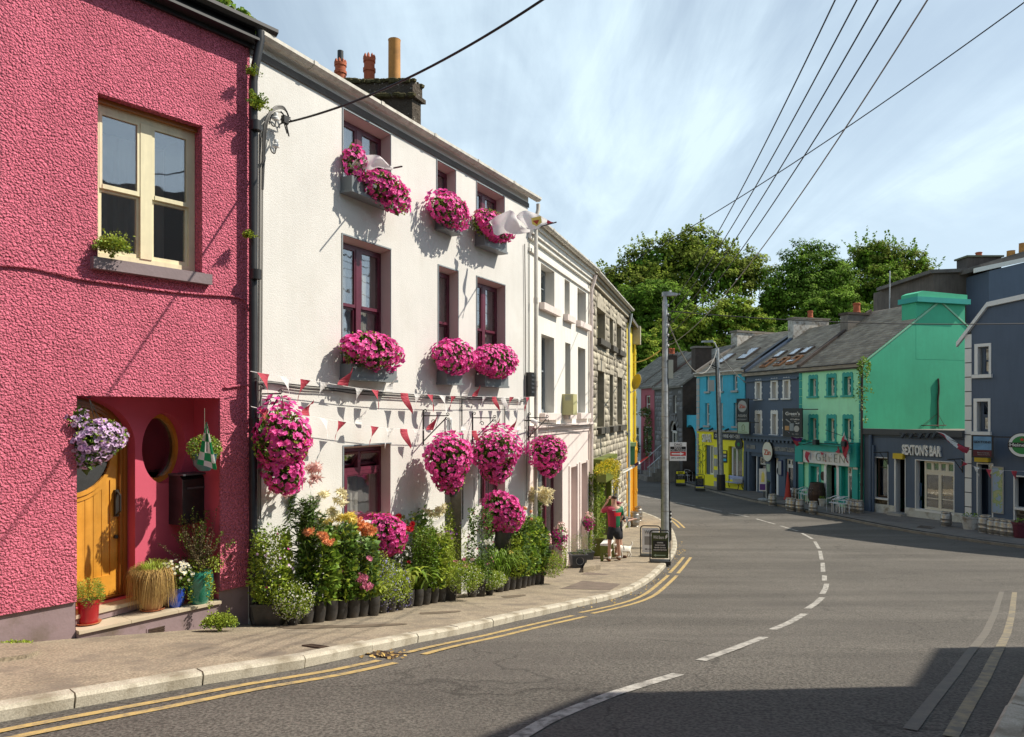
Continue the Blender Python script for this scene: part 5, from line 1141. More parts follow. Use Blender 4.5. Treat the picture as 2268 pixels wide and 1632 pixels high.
mc=MB();bar(mc,ZW.x(1725.5),ZW.x(1734),ZW.z(1730,1053),ZW.z(1730,1019),-.08,-.002);mo=mc.build('menu_case',mat('navy blue frame',(.02,.03,.12),.4),zr_);m=MB();bar(m,ZW.x(1726.5),ZW.x(1733),ZW.z(1730,1051),ZW.z(1730,1021),-.09,-.081);m.build('menu_sheet',M['silverletter'],mo)
party_chimney(zr_,ZW,-.25,.55,1745,702,1836,ztp,M['roughwhite'],M['roughgrey'],pots=((0,.1,.16,.5,'redpot'),),cap=.1,label='patchy white party wall chimney with one red pot')
slz=(zrz-ztp)/rdz
def rooflight(root,wl,px,py,wd,ln,rd,ze,sl,open_=False,c='rooflight'):
 best=None
 for y in np.arange(.3,rd,.05):
  z=ze+sl*y+.16
  k=(px-1134.0)/FP;P=wl.P+wl.n_in*y;x_=(k*P.y-P.x)/(wl.u.x-k*wl.u.y);q=wl.w(x_,y);pyy=912-(z+wl.zb-EZ)*FP/q.y
  if best is None or abs(pyy-py)<best[0]:best=(abs(pyy-py),x_,y,z)
 _,x_,y,z=best;an=math.atan(sl);r_=empty(c,(x_,y,z),0,parent=root);r_.rotation_euler=(an,0,0)
 m=MB();m.box(-wd/2,wd/2,-ln/2,-ln/2+.08,0,.09);m.box(-wd/2,wd/2,ln/2-.08,ln/2,0,.09);m.box(-wd/2,-wd/2+.08,-ln/2+.08,ln/2-.08,0,.09);m.box(wd/2-.08,wd/2,-ln/2+.08,ln/2-.08,0,.09);m.build('frame',M['darkgutter']if not open_ else mat('brown roof window frame',(.22,.10,.04),.6),r_)
 Mx=Matrix.Translation((0,0,.1))@Matrix.Rotation(R(-13 if open_ else 0),4,'X');m=MB();m.box(-wd/2+.08,wd/2-.08,-ln/2+.08,ln/2-.08,-.02,.0,Mx);m.build('pane',M['glass'],r_)
for px,py in((1701,805),(1732,802),(1760,798)):rooflight(zr_,ZW,px,py,.62,.95,rdz,ztp,slz,True)
for px,py in((1728,786),(1762,781),(1788,777)):rooflight(zr_,ZW,px,py,.6,.8,rdz,ztp,slz,False)
party_chimney(gr_,GW,-.3,.6,1861,691,1940,gt,M['roughgrey'],M['darkbrick'],pots=((0,-.1,.19,.6,'redpot'),),cap=.12,label='plain grey chimney with one clay pot between pub and restaurant')
# blue house over the yellow shop
BW_=Wall(1543,49.4,330,'R');br_=BW_.root('blue_house',label='turquoise blue house above the bright yellow deli shop front',cat='house')
bw=BW_.x(1649.5);bt=(BW_.z(1550,829)+BW_.z(1645,822))/2
up=level([wrect(BW_,1564,834,1571,833.5,pbl=866.6),wrect(BW_,1594,832,1600.5,832,pbl=866),wrect(BW_,1623.5,829,1633,828.6,pbl=864)])
lo=level([wrect(BW_,1562,893.7,1571,893.7,pbl=942.6),wrect(BW_,1594,893,1601,893,pbl=942),wrect(BW_,1625,891,1635,891,pbl=942.6)])
g0=[wrect(BW_,1561.8,986,1580.8,986,pbl=1050),wrect(BW_,1613.4,988.7,1644.6,989.5,pbl=1058)]
zsh=BW_.z(1590,956)
facade(br_,'wall',[(.003,zsh),(bw,zsh),(bw,bt),(.003,bt)],[rect(*w)for w in up+lo],M['bluewall'],.25)
facade(br_,'shop_wall',[(.003,-1),(bw,-1),(bw,zsh-.002),(.003,zsh-.002)],[rect(*w)for w in g0],M['acid'],.3)
rdb=4.9;zrb=bt+2.75
body(br_,bw,9.8,-1,bt,zrb,M['bluewall'],M['slatemossy'],ridge_y=rdb,slates=(.34,.27,M['slatemossy']),ov=.2)
m=MB();m.box(-.1,bw,-.1,-.001,bt-.16,bt-.01);m.build('eaves_board',M['white'],br_);gutter(br_,-.12,bw,bt+.1,-.11,.06,M['white'],joints=30)
upstand(br_,.06,.25,rdb,bt,zrb,M['roughgrey']);upstand(br_,bw-.1,.3,rdb,bt,zrb,M['black'])
z_=zsh
while z_<bt-.3:m=MB();m.box(.005,.3,-.03,-.002,z_+.02,z_+.38);m.build('quoin',M['silverletter'],br_);z_+=.4
z_=-.9
while z_<zsh-.3:m=MB();m.box(.005,.2,-.03,-.002,z_+.02,z_+.38);m.build('quoin',M['silverletter'],br_);z_+=.4
for w in up+lo:
 window(br_,w[0]+.004,w[1]-.004,w[2]+.003,w[3]-.003,.16,M['farpvc'],cols=(1,),rows=(1,1),fw=.07,back='curtain',backy=.3);sill(br_,w[0]-.1,w[1]+.1,w[2],.13,.12,M['silverletter'],y1=.1)
w=g0[0];window(br_,w[0]+.3,w[1]-.004,w[2]+.003,w[3]-.003,.16,M['farpvc'],cols=(1,.8),rows=(1,),fw=.07,sash=False,back=None);m=MB();m.box(w[0]+.003,w[0]+.3,.12,.2,w[2],w[3]);m.build('panel',M['navy'],br_)
w=g0[1];window(br_,w[0]+.15,w[1]-.004,w[2]+.003,w[3]-.003,.16,M['farpvc'],cols=(.8,1.2),rows=(1,),fw=.09,mull=.09,sash=False,back=None)
m=MB();bar(m,w[0]+.15,w[0]+(w[1]-w[0])*.42,-.9,w[2],.1,.16);m.build('door_panel',M['farpvc'],br_);sill(br_,w[0]+(w[1]-w[0])*.4,w[1]+.1,w[2],.2,.12,M['silverletter'])
bx_=BW_.x(1585),BW_.x(1588);
for zq in range(5):m=MB();bar(m,bx_[0]-.1,bx_[1]+.12-.08*(zq%2),-.9+zq*.75,-.9+zq*.75+.5,-.06,-.002);m.build('quoin',M['silverletter'],br_)
bs0,bs1=BW_.z(1610,973.8),BW_.z(1610,957.5)
m=MB();bar(m,BW_.x(1582.5),BW_.x(1644),bs0,bs1,-.09,-.002);sg=m.build('sign_board',M['blackboard'],br_)
tfit(br_,'COFFEE • WINE • EAT • DELI',BW_.x(1586),BW_.x(1641),bs0+.13,bs1-.13,-.1,M['offwhite'],bold=.0)
tfit(br_,'SIAR',BW_.x(1557.7),BW_.x(1577.5),BW_.z(1567,979),BW_.z(1567,961),-.06,M['offwhite'],bold=.005,extrude=.05)
m=MB();bar(m,0,bw,zsh,zsh+.12,-.12,-.002);m.build('string_course',M['silverletter'],br_)
for px in(1551,1574,1609,1637):x_=BW_.x(px,.3);m=MB();m.tube([(x_,-.13,zsh+.2),(x_+.05,-.45,zsh+.1)],.07,8);m.build('spotlight',M['black'],br_)
ds=empty('round_sign',BW_.world(BW_.x(1638),-.02,BW_.z(1638,984)),BW_.rz,label='black disc sign above the deli shop window',cat='sign');m=MB();disc(m,0,0,.33,.33,-.06,0);m.build('disc',M['blackboard'],ds);m=MB();disc(m,0,0,.12,.12,-.07,-.061);m.build('emblem',M['beergreen'],ds)
pl=MB();bar(pl,BW_.x(1600),BW_.x(1611),BW_.z(1605,1024),BW_.z(1605,997),-.05,-.002);pb=pl.build('menu_board',M['blackboard'],br_)
for k,(mm_,a_,b_)in enumerate(((M['acid'],.74,.93),(M['offwhite'],.45,.5),(M['offwhite'],.56,.61),(mat('cyan print',(.05,.4,.6),.5),.12,.32))):
 z0_,z1_=BW_.z(1605,1024),BW_.z(1605,997);m=MB();bar(m,BW_.x(1601),BW_.x(1610),z0_+(z1_-z0_)*a_,z0_+(z1_-z0_)*b_,-.056,-.0505);m.build('print',mm_,pb)
m=MB();random.seed(9)
for k in range(5):
 x_=BW_.x(1549+k*2.2);z_=BW_.z(1552,1052);h=random.uniform(1.6,3.2);p=[Vector((x_,-.004,z_)),Vector((x_+random.uniform(-.2,.2),-.004,z_+h*.5)),Vector((x_+random.uniform(-.3,.3),-.004,z_+h))];m.tube(smooth(p,2),.012,4)
 for j in range(5):q=p[0].lerp(p[2],.3+j*.15);m.tube([q,q+Vector((random.choice((-1,1))*.2,0,.15))],.02,4)
m.build('painted_twigs',M['olive'],br_)
party_chimney(br_,BW_,-.25,.6,1619,731,1712,bt,M['roughwhite'],M['roughgrey'],cap=.14,label='wide flaking white chimney above the blue house')
rooflight(br_,BW_,1672-14,784,.8,1.6,rdb,bt,(zrb-bt)/rdb);rooflight(br_,BW_,1607,795,.7,1.4,rdb,bt,(zrb-bt)/rdb)
# low bar
XW=Wall(1914,35.75,380,'R');xr_=XW.root('low_bar',label='single storey navy bar building with cream framed picture window',cat='bar')
xw=XW.x(2136);xt=(XW.z(1920,946)+XW.z(2130,957))/2
wa=wrect(XW,1932.7,1013,1966,1015,pbl=1104);wd_=wrect(XW,1984.5,1016,2005,1017.5,pbl=1142);wb=wrect(XW,2028.5,1019.7,2112,1024,pbl=1127)
wa=(wa[0],wa[1],-.9+1.6,wa[3]);
wa=wrect(XW,1932.7,1013,1966,1015,pbl=1104)
facade(xr_,'wall',[(.003,-1.5),(xw,-1.5),(xw,xt),(.003,xt)],[rect(wa[0],wa[1],-1.0,wa[3]),rect(wd_[0],wd_[1],-1.3,wd_[3]),rect(wb[0],wb[1],-1.0,wb[3])],M['navy'],.3)
m=MB();m.box(.01,xw,.02,6,xt-.5,xt-.06);m.box(.01,xw-.02,5.9,6,-1,xt-.5);m.build('flat_roof',M['roughgrey'],xr_)
m=MB();m.box(-.02,xw,-.16,.3,xt-.28,xt);m.build('parapet_coping',mat('dark lead coping',(.05,.055,.06),.6),xr_)
for w in(wa,wb):
 reveal(xr_,(w[0],w[1],-1.0,w[3]),.28,M['offwhite']);m=MB();bar(m,w[0]-.04,w[0]-.001,-.6,w[3]+.04,-.01,-.001);bar(m,w[0]-.001,w[1]+.04,w[3]+.001,w[3]+.04,-.01,-.001);bar(m,w[1]+.001,w[1]+.04,-.6,w[3],-.01,-.001);m.build('window_trim',M['offwhite'],xr_)
zst=XW.z(1940,1101)
window(xr_,wa[0]+.16,wa[1]-.004,zst,wa[3]-.004,.18,M['iron_rust'],cols=(1,),rows=(1,.28),fw=.06,sash=False,back=None,glass='glass');sill(xr_,wa[0]+.01,wa[1]+.05,zst,.08,.06,M['offwhite'],y1=.25)
a,b,c,d=wb;zsb=XW.z(2070,1131);zt_=d-(d-zsb)*.235
window(xr_,a+.3,b-.004,zt_,d-.004,.18,M['creampvc'],cols=(1,1,1,1),rows=(1,),fw=.06,mull=.07,back=None,sash=True)
window(xr_,a+.3,b-.004,zsb,zt_-.004,.18,M['creampvc'],cols=(1,1),rows=(.55,1.4),fw=.08,mull=.12,back=None,sash=False);sill(xr_,a+.01,b+.05,zsb,.1,.07,M['offwhite'],y1=.25)
for(x0_,x1_,z1_)in((wa[0],wa[1],zst-.08),(a,b,zsb-.1)):
 z_=-.95;V=[];
 m=MB();m.quad((x0_,.12,-1.0),(x1_,.12,-1.0),(x1_,.12,z1_),(x0_,.12,z1_));m.build('panel',M['mortar'],xr_)
 stonework(xr_,[(x0_+.02,-1.0),(x1_-.02,-1.0),(x1_-.02,z1_),(x0_+.02,z1_)],[],.10,M['slatestone'],name='cladding',y=.12,proud=(.01,.035),join=.004)
a,b,c,d=wd_;m=MB();bar(m,a-.07,a,-1.3,d+.05,-.03,.001);bar(m,b,b+.03,-1.3,d+.05,-.03,.001);bar(m,a,b,d,d+.05,-.03,.001);m.build('door_frame',M['offwhite'],xr_);reveal(xr_,(a,b,-1.3,d),.3,M['offwhite'])
dd=empty('door',(a+.3,.26,-1.2),parent=xr_);m=MB();bar(m,0,b-a-.3,0,d+1.2-.45,0,.05);bar(m,0,b-a-.3,d+1.2-.45,d+1.2-.38,-.02,.05);m.build('leaf',M['sky_blue_door'],dd);m=MB();bar(m,0,b-a-.3,d+1.2-.38,d+1.2,.02,.03);m.build('fanlight',M['glass_dark'],dd)
for s_ in range(2):
 for t_ in range(2):m=MB();bar(m,.08+s_*.42,.4+s_*.42,1.3+t_*.9,2.0+t_*.8,-.015,-.001);m.build('panel',M['sky_blue_door'],dd)
seg=[(.3,wd_[0]-.05),(wd_[1]+.05,xw-.05)]
for a_,b_ in seg:
 m=MB();n=6
 for k in range(n):
  x0_,x1_=a_+(b_-a_)*k/n,a_+(b_-a_)*(k+1)/n;g0_,g1_=XW.gz(x0_),XW.gz(x1_);m.prism([(x0_,g0_-.3),(x1_,g1_-.3),(x1_,g1_+.42),(x0_,g0_+.42)],'y',-.05,-.002)
 m.build('plinth',mat('stained white plinth',(.55,.54,.48),.8,var=.1,stain=(.25,.2,.13),stscale=2.5,stlo=.5,sthi=.7),xr_)
x_=(wd_[0]+wd_[1])/2;g_=XW.gz(x_);m=MB();m.box(wd_[0]-.15,wd_[1]+.1,-.45,.2,g_-.3,g_+.14);m.build('door_step',M['silverletter'],xr_)
tfit(xr_,"SEXTON'S BAR",XW.x(2001),XW.x(2087),XW.z(2044,1009.5),XW.z(2044,985),-.06,M['offwhite'],bold=.035,extrude=.05)
for px in(2003,2022,2042,2058,2072):x_=XW.x(px,.4);z_=XW.z(px,966,.4);m=MB();m.tube([(x_,-.05,z_+.1),(x_,-.4,z_+.12)],.02,6);m.tube([(x_,-.4,z_+.12),(x_-.06,-.5,z_-.08)],.07,8);m.build('spotlight',M['black'],xr_)
cable_on(XW,xr_,[(1992,959),(2010,965),(2040,967),(2075,966),(2100,970),(2134,972)],.02,M['wire'],out=.3)
cable_on(XW,xr_,[(1915,966),(2000,969),(2134,973)],.02,M['navy'],out=.03)
pipe(xr_,[(XW.x(1934,.1),-.1,XW.z(1934,985)),(XW.x(1934,.1),-.1,XW.gz(.6)+.02)],.06,M['navy']);pipe(xr_,[(XW.x(1928,.1),-.1,xt-.3),(XW.x(1928,.1),-.1,XW.gz(.5)+.02)],.08,M['navy'])
for px,py,s_ in((1967,1001,1),(2132,1016,1)):
 x_,z_=XW.at(px,py,.0);br2=MB();br2.box(x_-.02,x_+.02,-1.0,-.01,z_-.02,z_+.02);br2.tube([(x_,-.01,z_-.55),(x_,-.6,z_)],.015,6);br2.box(x_-.02,x_+.02,-.03,-.005,z_-.6,z_);br2.build('basket_bracket',M['iron'],xr_)
lp=MB();x_,z_=XW.at(1991,1010,.1);bar(lp,x_-.25,x_+.25,z_-.13,z_+.13,-.2,-.002);lp.build('door_lamp',M['brass'],xr_)
vn=empty('bare_vine',GW.world(gw+.05,5.1,0),GW.rz,label='thin bare vine stem standing against the jade gable above the bar roof',cat='plant')
qv=GW.world(gw+.05,5.1,0)
def onG(px,py,off=.05):
 k=(px-1134.0)/FP;P=GW.P+GW.u*(gw+off);y_=(k*P.y-P.x)/(GW.n_in.x-k*GW.n_in.y);q=GW.w(gw+off,y_);z=EZ+(912-py)/FP*q.y-GW.zb
 return Vector((0,y_-5.1,z))
m=MB();m.tube(smooth([onG(2077,945),onG(2078,915),onG(2077,885),onG(2080,865),onG(2078,838)],2),.045,6);m.build('stem',M['darkbrick'],vn)
m=MB();c_=onG(2077,942,.3);m.tube([c_+Vector((.3*math.cos(t),.75*math.sin(t),0))for t in np.linspace(0,2*math.pi,25)],.025,5);m.tube([c_+Vector((0,-.7,0)),onG(2077,915)],.01,4);m.tube([c_+Vector((0,.7,0)),onG(2077,915)],.01,4);m.build('wire_frame',M['iron_rust'],vn)
# big navy corner house
NW=Wall(2137,31.25,200,'R');nr_=NW.root('navy_corner_house',label='tall navy gabled house with white quoin strip at the right edge',cat='house')
nw=11.0
pts=[NW.at(2131.5,745),NW.at(2189,680),NW.at(2268,663),NW.at(2330,650)]
xl_,zl_=NW.at(2137,752);n0=(NW.x(2137.2),zl_);n1=pts[1];n2=pts[2];n3=(nw,n2[1]+(n2[1]-n1[1])/(n2[0]-n1[0])*(nw-n2[0]))
w2=wrect(NW,2166,768,2190.5,767,pbl=829);w1=wrect(NW,2164,889,2189,889,pbl=955);w3=wrect(NW,2248,1056,2300,1058,pbl=1128);nd=wrect(NW,2166,1027,2197.5,1029,pbl=1172)
facade(nr_,'wall',[(n0[0],-1.6),(nw,-1.6),n3,n1,n0],[rect(*w2),rect(*w1),rect(w3[0],w3[1],-1.0,w3[3]),rect(nd[0],nd[1],-1.5,nd[3])],M['navy'],.3)
m=MB();m.prism([(n0[0]+.01,-1.6),(nw,-1.6),(nw,n3[1]-.03),(n1[0],n1[1]-.03),(n0[0]+.01,n0[1]-.03)],'y',.9,7);m.build('side_wall',M['navy'],nr_)
def verge(p,q,th=.2,out=.14,mt='offwhite',dd=7):
 m=MB();m.prism([p,q,(q[0],q[1]+th),(p[0],p[1]+th)],'y',-out,.02);m.build('verge',M[mt],nr_)
verge((n0[0]-.3,n0[1]-.3),n1);verge(n1,n2);verge(n2,n3)
m=MB();m.prism([n0,n1,n3,(n3[0],n3[1]+.15),(n1[0],n1[1]+.15),(n0[0],n0[1]+.15)],'y',.03,7.2);m.build('roof',M['slate'],nr_)
for w in(w2,w1):
 a_,b_,c_,d_=w;m=MB();t=.13;bar(m,a_-t,a_,c_,d_+t,-.03,-.001);bar(m,b_,b_+.09,c_,d_+t,-.03,-.001);bar(m,a_,b_,d_,d_+t,-.03,-.001);m.build('surround',M['offwhite'],nr_);reveal(nr_,w,.28,M['offwhite'])
 sill(nr_,a_-.2,b_+.14,c_,.16,.12,M['offwhite'],y1=.2)
 if w is w2:window(nr_,a_+.12,b_-.004,c_+.003,d_-.004,.2,M['navy'],cols=(1,),rows=(.9,1),fw=.06,back='curtain',backy=.2)
 else:
  zm=c_+(d_-c_)*.52;window(nr_,a_+.12,b_-.004,zm,d_-.004,.2,M['navy'],cols=(1,),rows=(1,),fw=.05,back=None,open_row=0);window(nr_,a_+.12,b_-.004,c_+.003,zm-.002,.2,M['navy'],cols=(1,),rows=(1,),fw=.06,back='curtain',backy=.2,sash=False)
a_,b_,c_,d_=w3;reveal(nr_,(a_,b_,-1.0,d_),.28,M['offwhite']);m=MB();bar(m,a_-.05,a_,-1.0,d_+.04,-.02,-.001);bar(m,a_,b_,d_,d_+.05,-.02,-.001);m.build('window_trim',M['offwhite'],nr_);zz=d_-(d_-c_)*.25
window(nr_,a_+.3,b_-.004,zz,d_-.004,.2,M['creampvc'],cols=(1,1),rows=(1,),fw=.06,mull=.07,back=None);window(nr_,a_+.3,b_-.004,c_+.1,zz-.003,.2,M['creampvc'],cols=(1,1),rows=(1,),fw=.08,mull=.07,back=None,sash=False);sill(nr_,a_+.01,b_+.1,c_+.1,.1,.07,M['offwhite'],y1=.25)
m=MB();m.quad((a_,.12,-1.0),(b_,.12,-1.0),(b_,.12,c_),(a_,.12,c_));m.build('panel',M['mortar'],nr_);stonework(nr_,[(a_,-1.0),(b_,-1.0),(b_,c_),(a_,c_)],[],.10,M['slatestone'],name='cladding',y=.12,proud=(.01,.035),join=.004)
a_,b_,c_,d_=nd;reveal(nr_,(a_,b_,-1.5,d_),.3,M['offwhite']);m=MB();bar(m,a_-.04,a_,-1.5,d_+.05,-.03,.001);bar(m,b_,b_+.05,-1.5,d_+.05,-.03,.001);bar(m,a_,b_,d_,d_+.05,-.03,.001);m.build('door_frame',M['offwhite'],nr_)
dd=empty('door',(a_+.28,.26,-1.5),parent=nr_);W_=b_-a_-.28;H_=d_+1.5;m=MB();bar(m,0,W_,0,H_-.5,0,.05);bar(m,0,W_,H_-.5,H_-.43,-.02,.05);m.build('leaf',M['sky_blue_door'],dd);m=MB();bar(m,0,W_,H_-.43,H_,.02,.03);m.build('fanlight',M['glass_dark'],dd)
for s_ in range(2):
 for t_ in range(2):m=MB();bar(m,.07+s_*W_*.48,W_*.45+s_*W_*.46,1.7+t_*.95,2.5+t_*.8,-.015,-.001);m.build('panel',M['sky_blue_door'],dd)
a_,b_=NW.x(2138),NW.x(2152.5);z_=NW.gz(.3)+.1;k=0
while z_<n0[1]+.2:m=MB();bar(m,a_,b_,z_+.02,z_+.60,-.04,-.002);m.build('quoin',M['offwhite'],nr_);z_+=.62
m=MB();bar(m,a_+.02,b_-.02,NW.gz(.3)-.3,n0[1]+.3,-.02,-.001);m.build('quoin_backing',M['black'],nr_)
m=MB();bar(m,NW.x(2153),a_+1.0,NW.gz(.5)-.4,NW.gz(.5)+.32,-.05,-.002);m.build('plinth',M['silverletter'],nr_)
mp0=empty('map_panel',NW.world(NW.x(2210.5),-.03,NW.z(2210,1085)),NW.rz,label='tall framed map panel beside the navy door',cat='map')
hw_=(NW.x(2221.5)-NW.x(2199.6))/2;hh2=(NW.z(2200,1036)-NW.z(2200,1134.6))/2
mm,t,b_n,o_n=nodes('printed map');tcx=N(t,'ShaderNodeTexCoord');sx_=N(t,'ShaderNodeSeparateXYZ');L(t,tcx,'Object',sx_,0);nz=N(t,'ShaderNodeTexNoise');L(t,tcx,'Object',nz,'Vector');nz.inputs['Scale'].default_value=3.2;nz.inputs['Detail'].default_value=8
mu=N(t,'ShaderNodeMath',operation='MULTIPLY_ADD');L(t,sx_,'X',mu,0);mu.inputs[1].default_value=.45;L(t,nz,0,mu,2);rr=N(t,'ShaderNodeValToRGB');L(t,mu,0,rr,0);rr.color_ramp.interpolation='CONSTANT'
rr.color_ramp.elements[0].color=(.28,.36,.46,1);rr.color_ramp.elements[1].position=.5;rr.color_ramp.elements[1].color=(.30,.38,.16,1);e_=rr.color_ramp.elements.new(.56);e_.color=(.42,.42,.20,1);e_=rr.color_ramp.elements.new(.63);e_.color=(.22,.30,.14,1);L(t,rr,0,b_n,'Base Color')
M['map']=mm
m=MB();m.box(-hw_,hw_,-.012,-.0,-hh2,hh2);m.build('sheet',M['map'],mp0);m=MB();bar(m,-hw_-.04,-hw_,-hh2-.04,hh2+.04,-.02,.02);bar(m,hw_,hw_+.04,-hh2-.04,hh2+.04,-.02,.02);bar(m,-hw_,hw_,hh2,hh2+.04,-.02,.02);bar(m,-hw_,hw_,-hh2-.04,-hh2,-.02,.02);m.build('frame',M['silverletter'],mp0)
lp=MB();x_,z_=NW.at(2176,1016,.1);bar(lp,x_-.28,x_+.28,z_-.13,z_+.13,-.2,-.002);lp.build('door_lamp',M['brass'],nr_)
def hanging_sign(wl,px,py,w_,h_,rz_extra,out,label,paint):
 x_,z_=wl.at(px,py,out);r_=empty('hanging_sign',wl.world(x_,-out,z_),wl.rz+rz_extra,label=label,cat='sign');m=MB();m.box(-w_/2,w_/2,-.04,.04,-h_/2,h_/2);m.build('board',M['blackboard'],r_)
 m=MB();t=.04
 for a_,b_,c_,d_ in((-w_/2-t,-w_/2,-h_/2-t,h_/2+t),(w_/2,w_/2+t,-h_/2-t,h_/2+t),(-w_/2,w_/2,h_/2,h_/2+t),(-w_/2,w_/2,-h_/2-t,-h_/2)):bar(m,a_,b_,c_,d_,-.05,.05)
 m.box(w_/2+t,w_/2+out*.9+.1,-.02,.02,h_/2-.05,h_/2);m.build('frame',M['iron'],r_)
 paint(r_,w_,h_);return r_
def paint_sex(r_,w_,h_):
 m=MB();m.box(-w_/2+.02,w_/2-.02,-.046,-.041,-h_/6,h_/2-.02);m.build('print',mat('sky print',(.14,.28,.42),.5,var=.3,vscale=2),r_);m=MB();m.box(-w_/2+.02,w_/2-.02,-.046,-.041,-h_/2+.02,-h_/6-.005);m.build('print',mat('dark red print',(.10,.01,.015),.5),r_)
 tfit(r_,"SEXTONS",-w_*.44,w_*.44,h_*.16,h_*.27,-.052,M['blackboard'],bold=.01);tfit(r_,"Beers & Stouts",-w_*.25,w_*.36,-h_*.33,-h_*.27,-.052,M['silverletter']);tfit(r_,"Wines & Spirits",-w_*.25,w_*.4,-h_*.43,-h_*.37,-.052,M['silverletter'])
hanging_sign(NW,2176,988.5,.68,.86,R(18),.7,'blue and maroon hanging pub sign on the navy corner house',paint_sex)
x_,z_=NW.at(2265,985.6,.4);hs_=empty('beer_sign',NW.world(x_,-.4,z_),NW.rz+R(10),label='round green beer sign with white ring cut by the right edge',cat='sign')
m=MB();disc(m,0,0,.50,.50,-.06,.06);m.build('rim',M['blackboard'],hs_);m=MB();disc(m,0,0,.47,.47,-.07,-.061);m.build('ring',M['offwhite'],hs_);m=MB();disc(m,0,0,.36,.36,-.078,-.071);m.build('face',M['beergreen'],hs_)
m=MB();m.box(-.46,.46,-.088,-.079,-.1,.1);m.build('band',M['blackboard'],hs_);tfit(hs_,'Heineken',-.42,.42,-.06,.075,-.092,M['offwhite'],bold=.01)
m=MB();m.prism([(.09*math.sin(2*math.pi*k/10)*(1 if k%2==0 else .4),.22+.09*math.cos(2*math.pi*k/10)*(1 if k%2==0 else .4))for k in range(10)],'y',-.09,-.079);m.build('star',M['red'],hs_);m=MB();m.box(-.03,.03,.06,.4,-.03,.03);m.build('arm',M['iron'],hs_)
def paint_green(r_,w_,h_):
 tfit(r_,"Green's",-w_*.38,w_*.42,h_*.27,h_*.40,-.05,M['offwhite'],bold=.005);tfit(r_,"of Kinvara",-w_*.05,w_*.4,h_*.21,h_*.245,-.05,M['silverletter']);tfit(r_,"A Tradition",-w_*.1,w_*.4,h_*.10,h_*.15,-.05,M['offwhite']);tfit(r_,"in",.15,.25,h_*.03,h_*.06,-.05,M['offwhite']);tfit(r_,"itself",w_*.2,w_*.4,-h_*.04,h_*.01,-.05,M['offwhite']);tfit(r_,"Est. 1865",-w_*.0,w_*.35,-h_*.44,-h_*.39,-.05,M['silverletter'])
 m=MB();disc(m,w_*.24,-h_*.22,.17,.17,-.052,-.041);m.build('print',M['silverletter'],r_);m=MB();m.box(-w_*.15,w_*.08,-.052,-.041,-h_*.3,-h_*.02);m.build('print',M['greytrim'],r_);m=MB();m.box(-w_*.42,-w_*.18,-.052,-.041,-h_*.28,-h_*.12);m.build('print',M['clay'],r_);m=MB();m.tube([(-w_*.35,-.047,h_*.12),(-w_*.1,-.047,h_*.0)],.03,6);m.build('print',M['silverletter'],r_)
hanging_sign(ZW,1756,936,1.15,1.5,R(14),1.0,'black pub sign with pint glass hanging from the navy restaurant corner',paint_green)
def paint_zin(r_,w_,h_):
 m=MB();disc(m,0,h_*.2,w_*.42,w_*.42,-.048,-.041);m.build('print',M['silverletter'],r_);tfit(r_,'Zin',-w_*.28,w_*.3,h_*.12,h_*.27,-.055,M['signred'],bold=.01);tfit(r_,'ASIAN',-w_*.42,w_*.42,-h_*.26,-h_*.14,-.05,M['silverletter'],bold=.01);tfit(r_,'RESTAURANT',-w_*.42,w_*.42,-h_*.40,-h_*.33,-.05,M['silverletter'])
hanging_sign(ZW,1645,910,.85,1.45,R(12),.7,'black hanging sign with white circle between blue and navy houses',paint_zin)
def paint_cafe(r_,w_,h_):
 m=MB();m.box(-w_/2+.01,w_/2-.01,-.046,-.041,-h_/2+.01,h_/2-.01);m.build('print',M['signgreen'],r_);m=MB();m.tube([(-.14,-.05,.05),(0,-.05,.22),(.14,-.05,.05)],.012,4);m.box(-.11,-.09,-.055,-.047,-.1,.06);m.box(.09,.11,-.055,-.047,-.1,.06);m.tube([(-.12,-.05,-.12),(0,-.05,-.17),(.12,-.05,-.12)],.012,4);m.build('print',M['olive'],r_);tfit(r_,'accommodation',-w_*.35,w_*.35,-h_*.38,-h_*.33,-.05,M['olive'])
hanging_sign(ZW,1647.5,947.5,.92,.72,R(12),.7,'pale green hanging sign with house outline under the black one',paint_cafe)
# buildings behind the corner house
def simple_block(name,pxs,Y,zt_,zb_,depth,mt,label,rz=0):
 a_,b_=P3(pxs[0],912,Y).x,P3(pxs[1],912,Y).x;r_=empty(name,(a_,Y,G(min(Y,60))),rz,label=label,cat='building')
 zl,zr2=[EZ+(912-q)/FP*Y-r_.location.z for q in zt_];w_=b_-a_
 m=MB();m.prism([(0,zb_),(w_,zb_),(w_,zr2),(0,zl)],'y',0,depth);m.build('wall',mt,r_);return r_,w_,zl,zr2
r_,w_,zl,zr2=simple_block('grey_building',(2068,2200),42,(606,600),0,7,M['roughgrey']if False else mat('dark weathered cement',(.105,.09,.078),.9,var=.3,vscale=.8,streak=.3,bump=.4,bscale=6),'dark weathered cement building behind the jade chimney')
m=MB();m.prism([(-.3,zl),(3.4,zl+.12),(3.4,zl+.35),(-.3,zl+.2)],'y',-.2,6);m.build('roof_edge',M['slate'],r_)
chimney(r_,1.95,3.9,-.05,1.0,zl-3,zl+.95,mat('dark chimney cement',(.095,.08,.07),.9,var=.3,vscale=1,streak=.3),cap=.1,over=.1,capm=mat('mossy cap',(.14,.15,.1),.9),pots=((.0,0,.17,.3,'redpot'),),label='dark cement chimney with flat mossy cap')
r_,w_,zl,zr2=simple_block('navy_rear_house',(2190.5,2330),40,(600,566),0,6,M['navy'],'navy gable rising behind the corner house at the right edge')
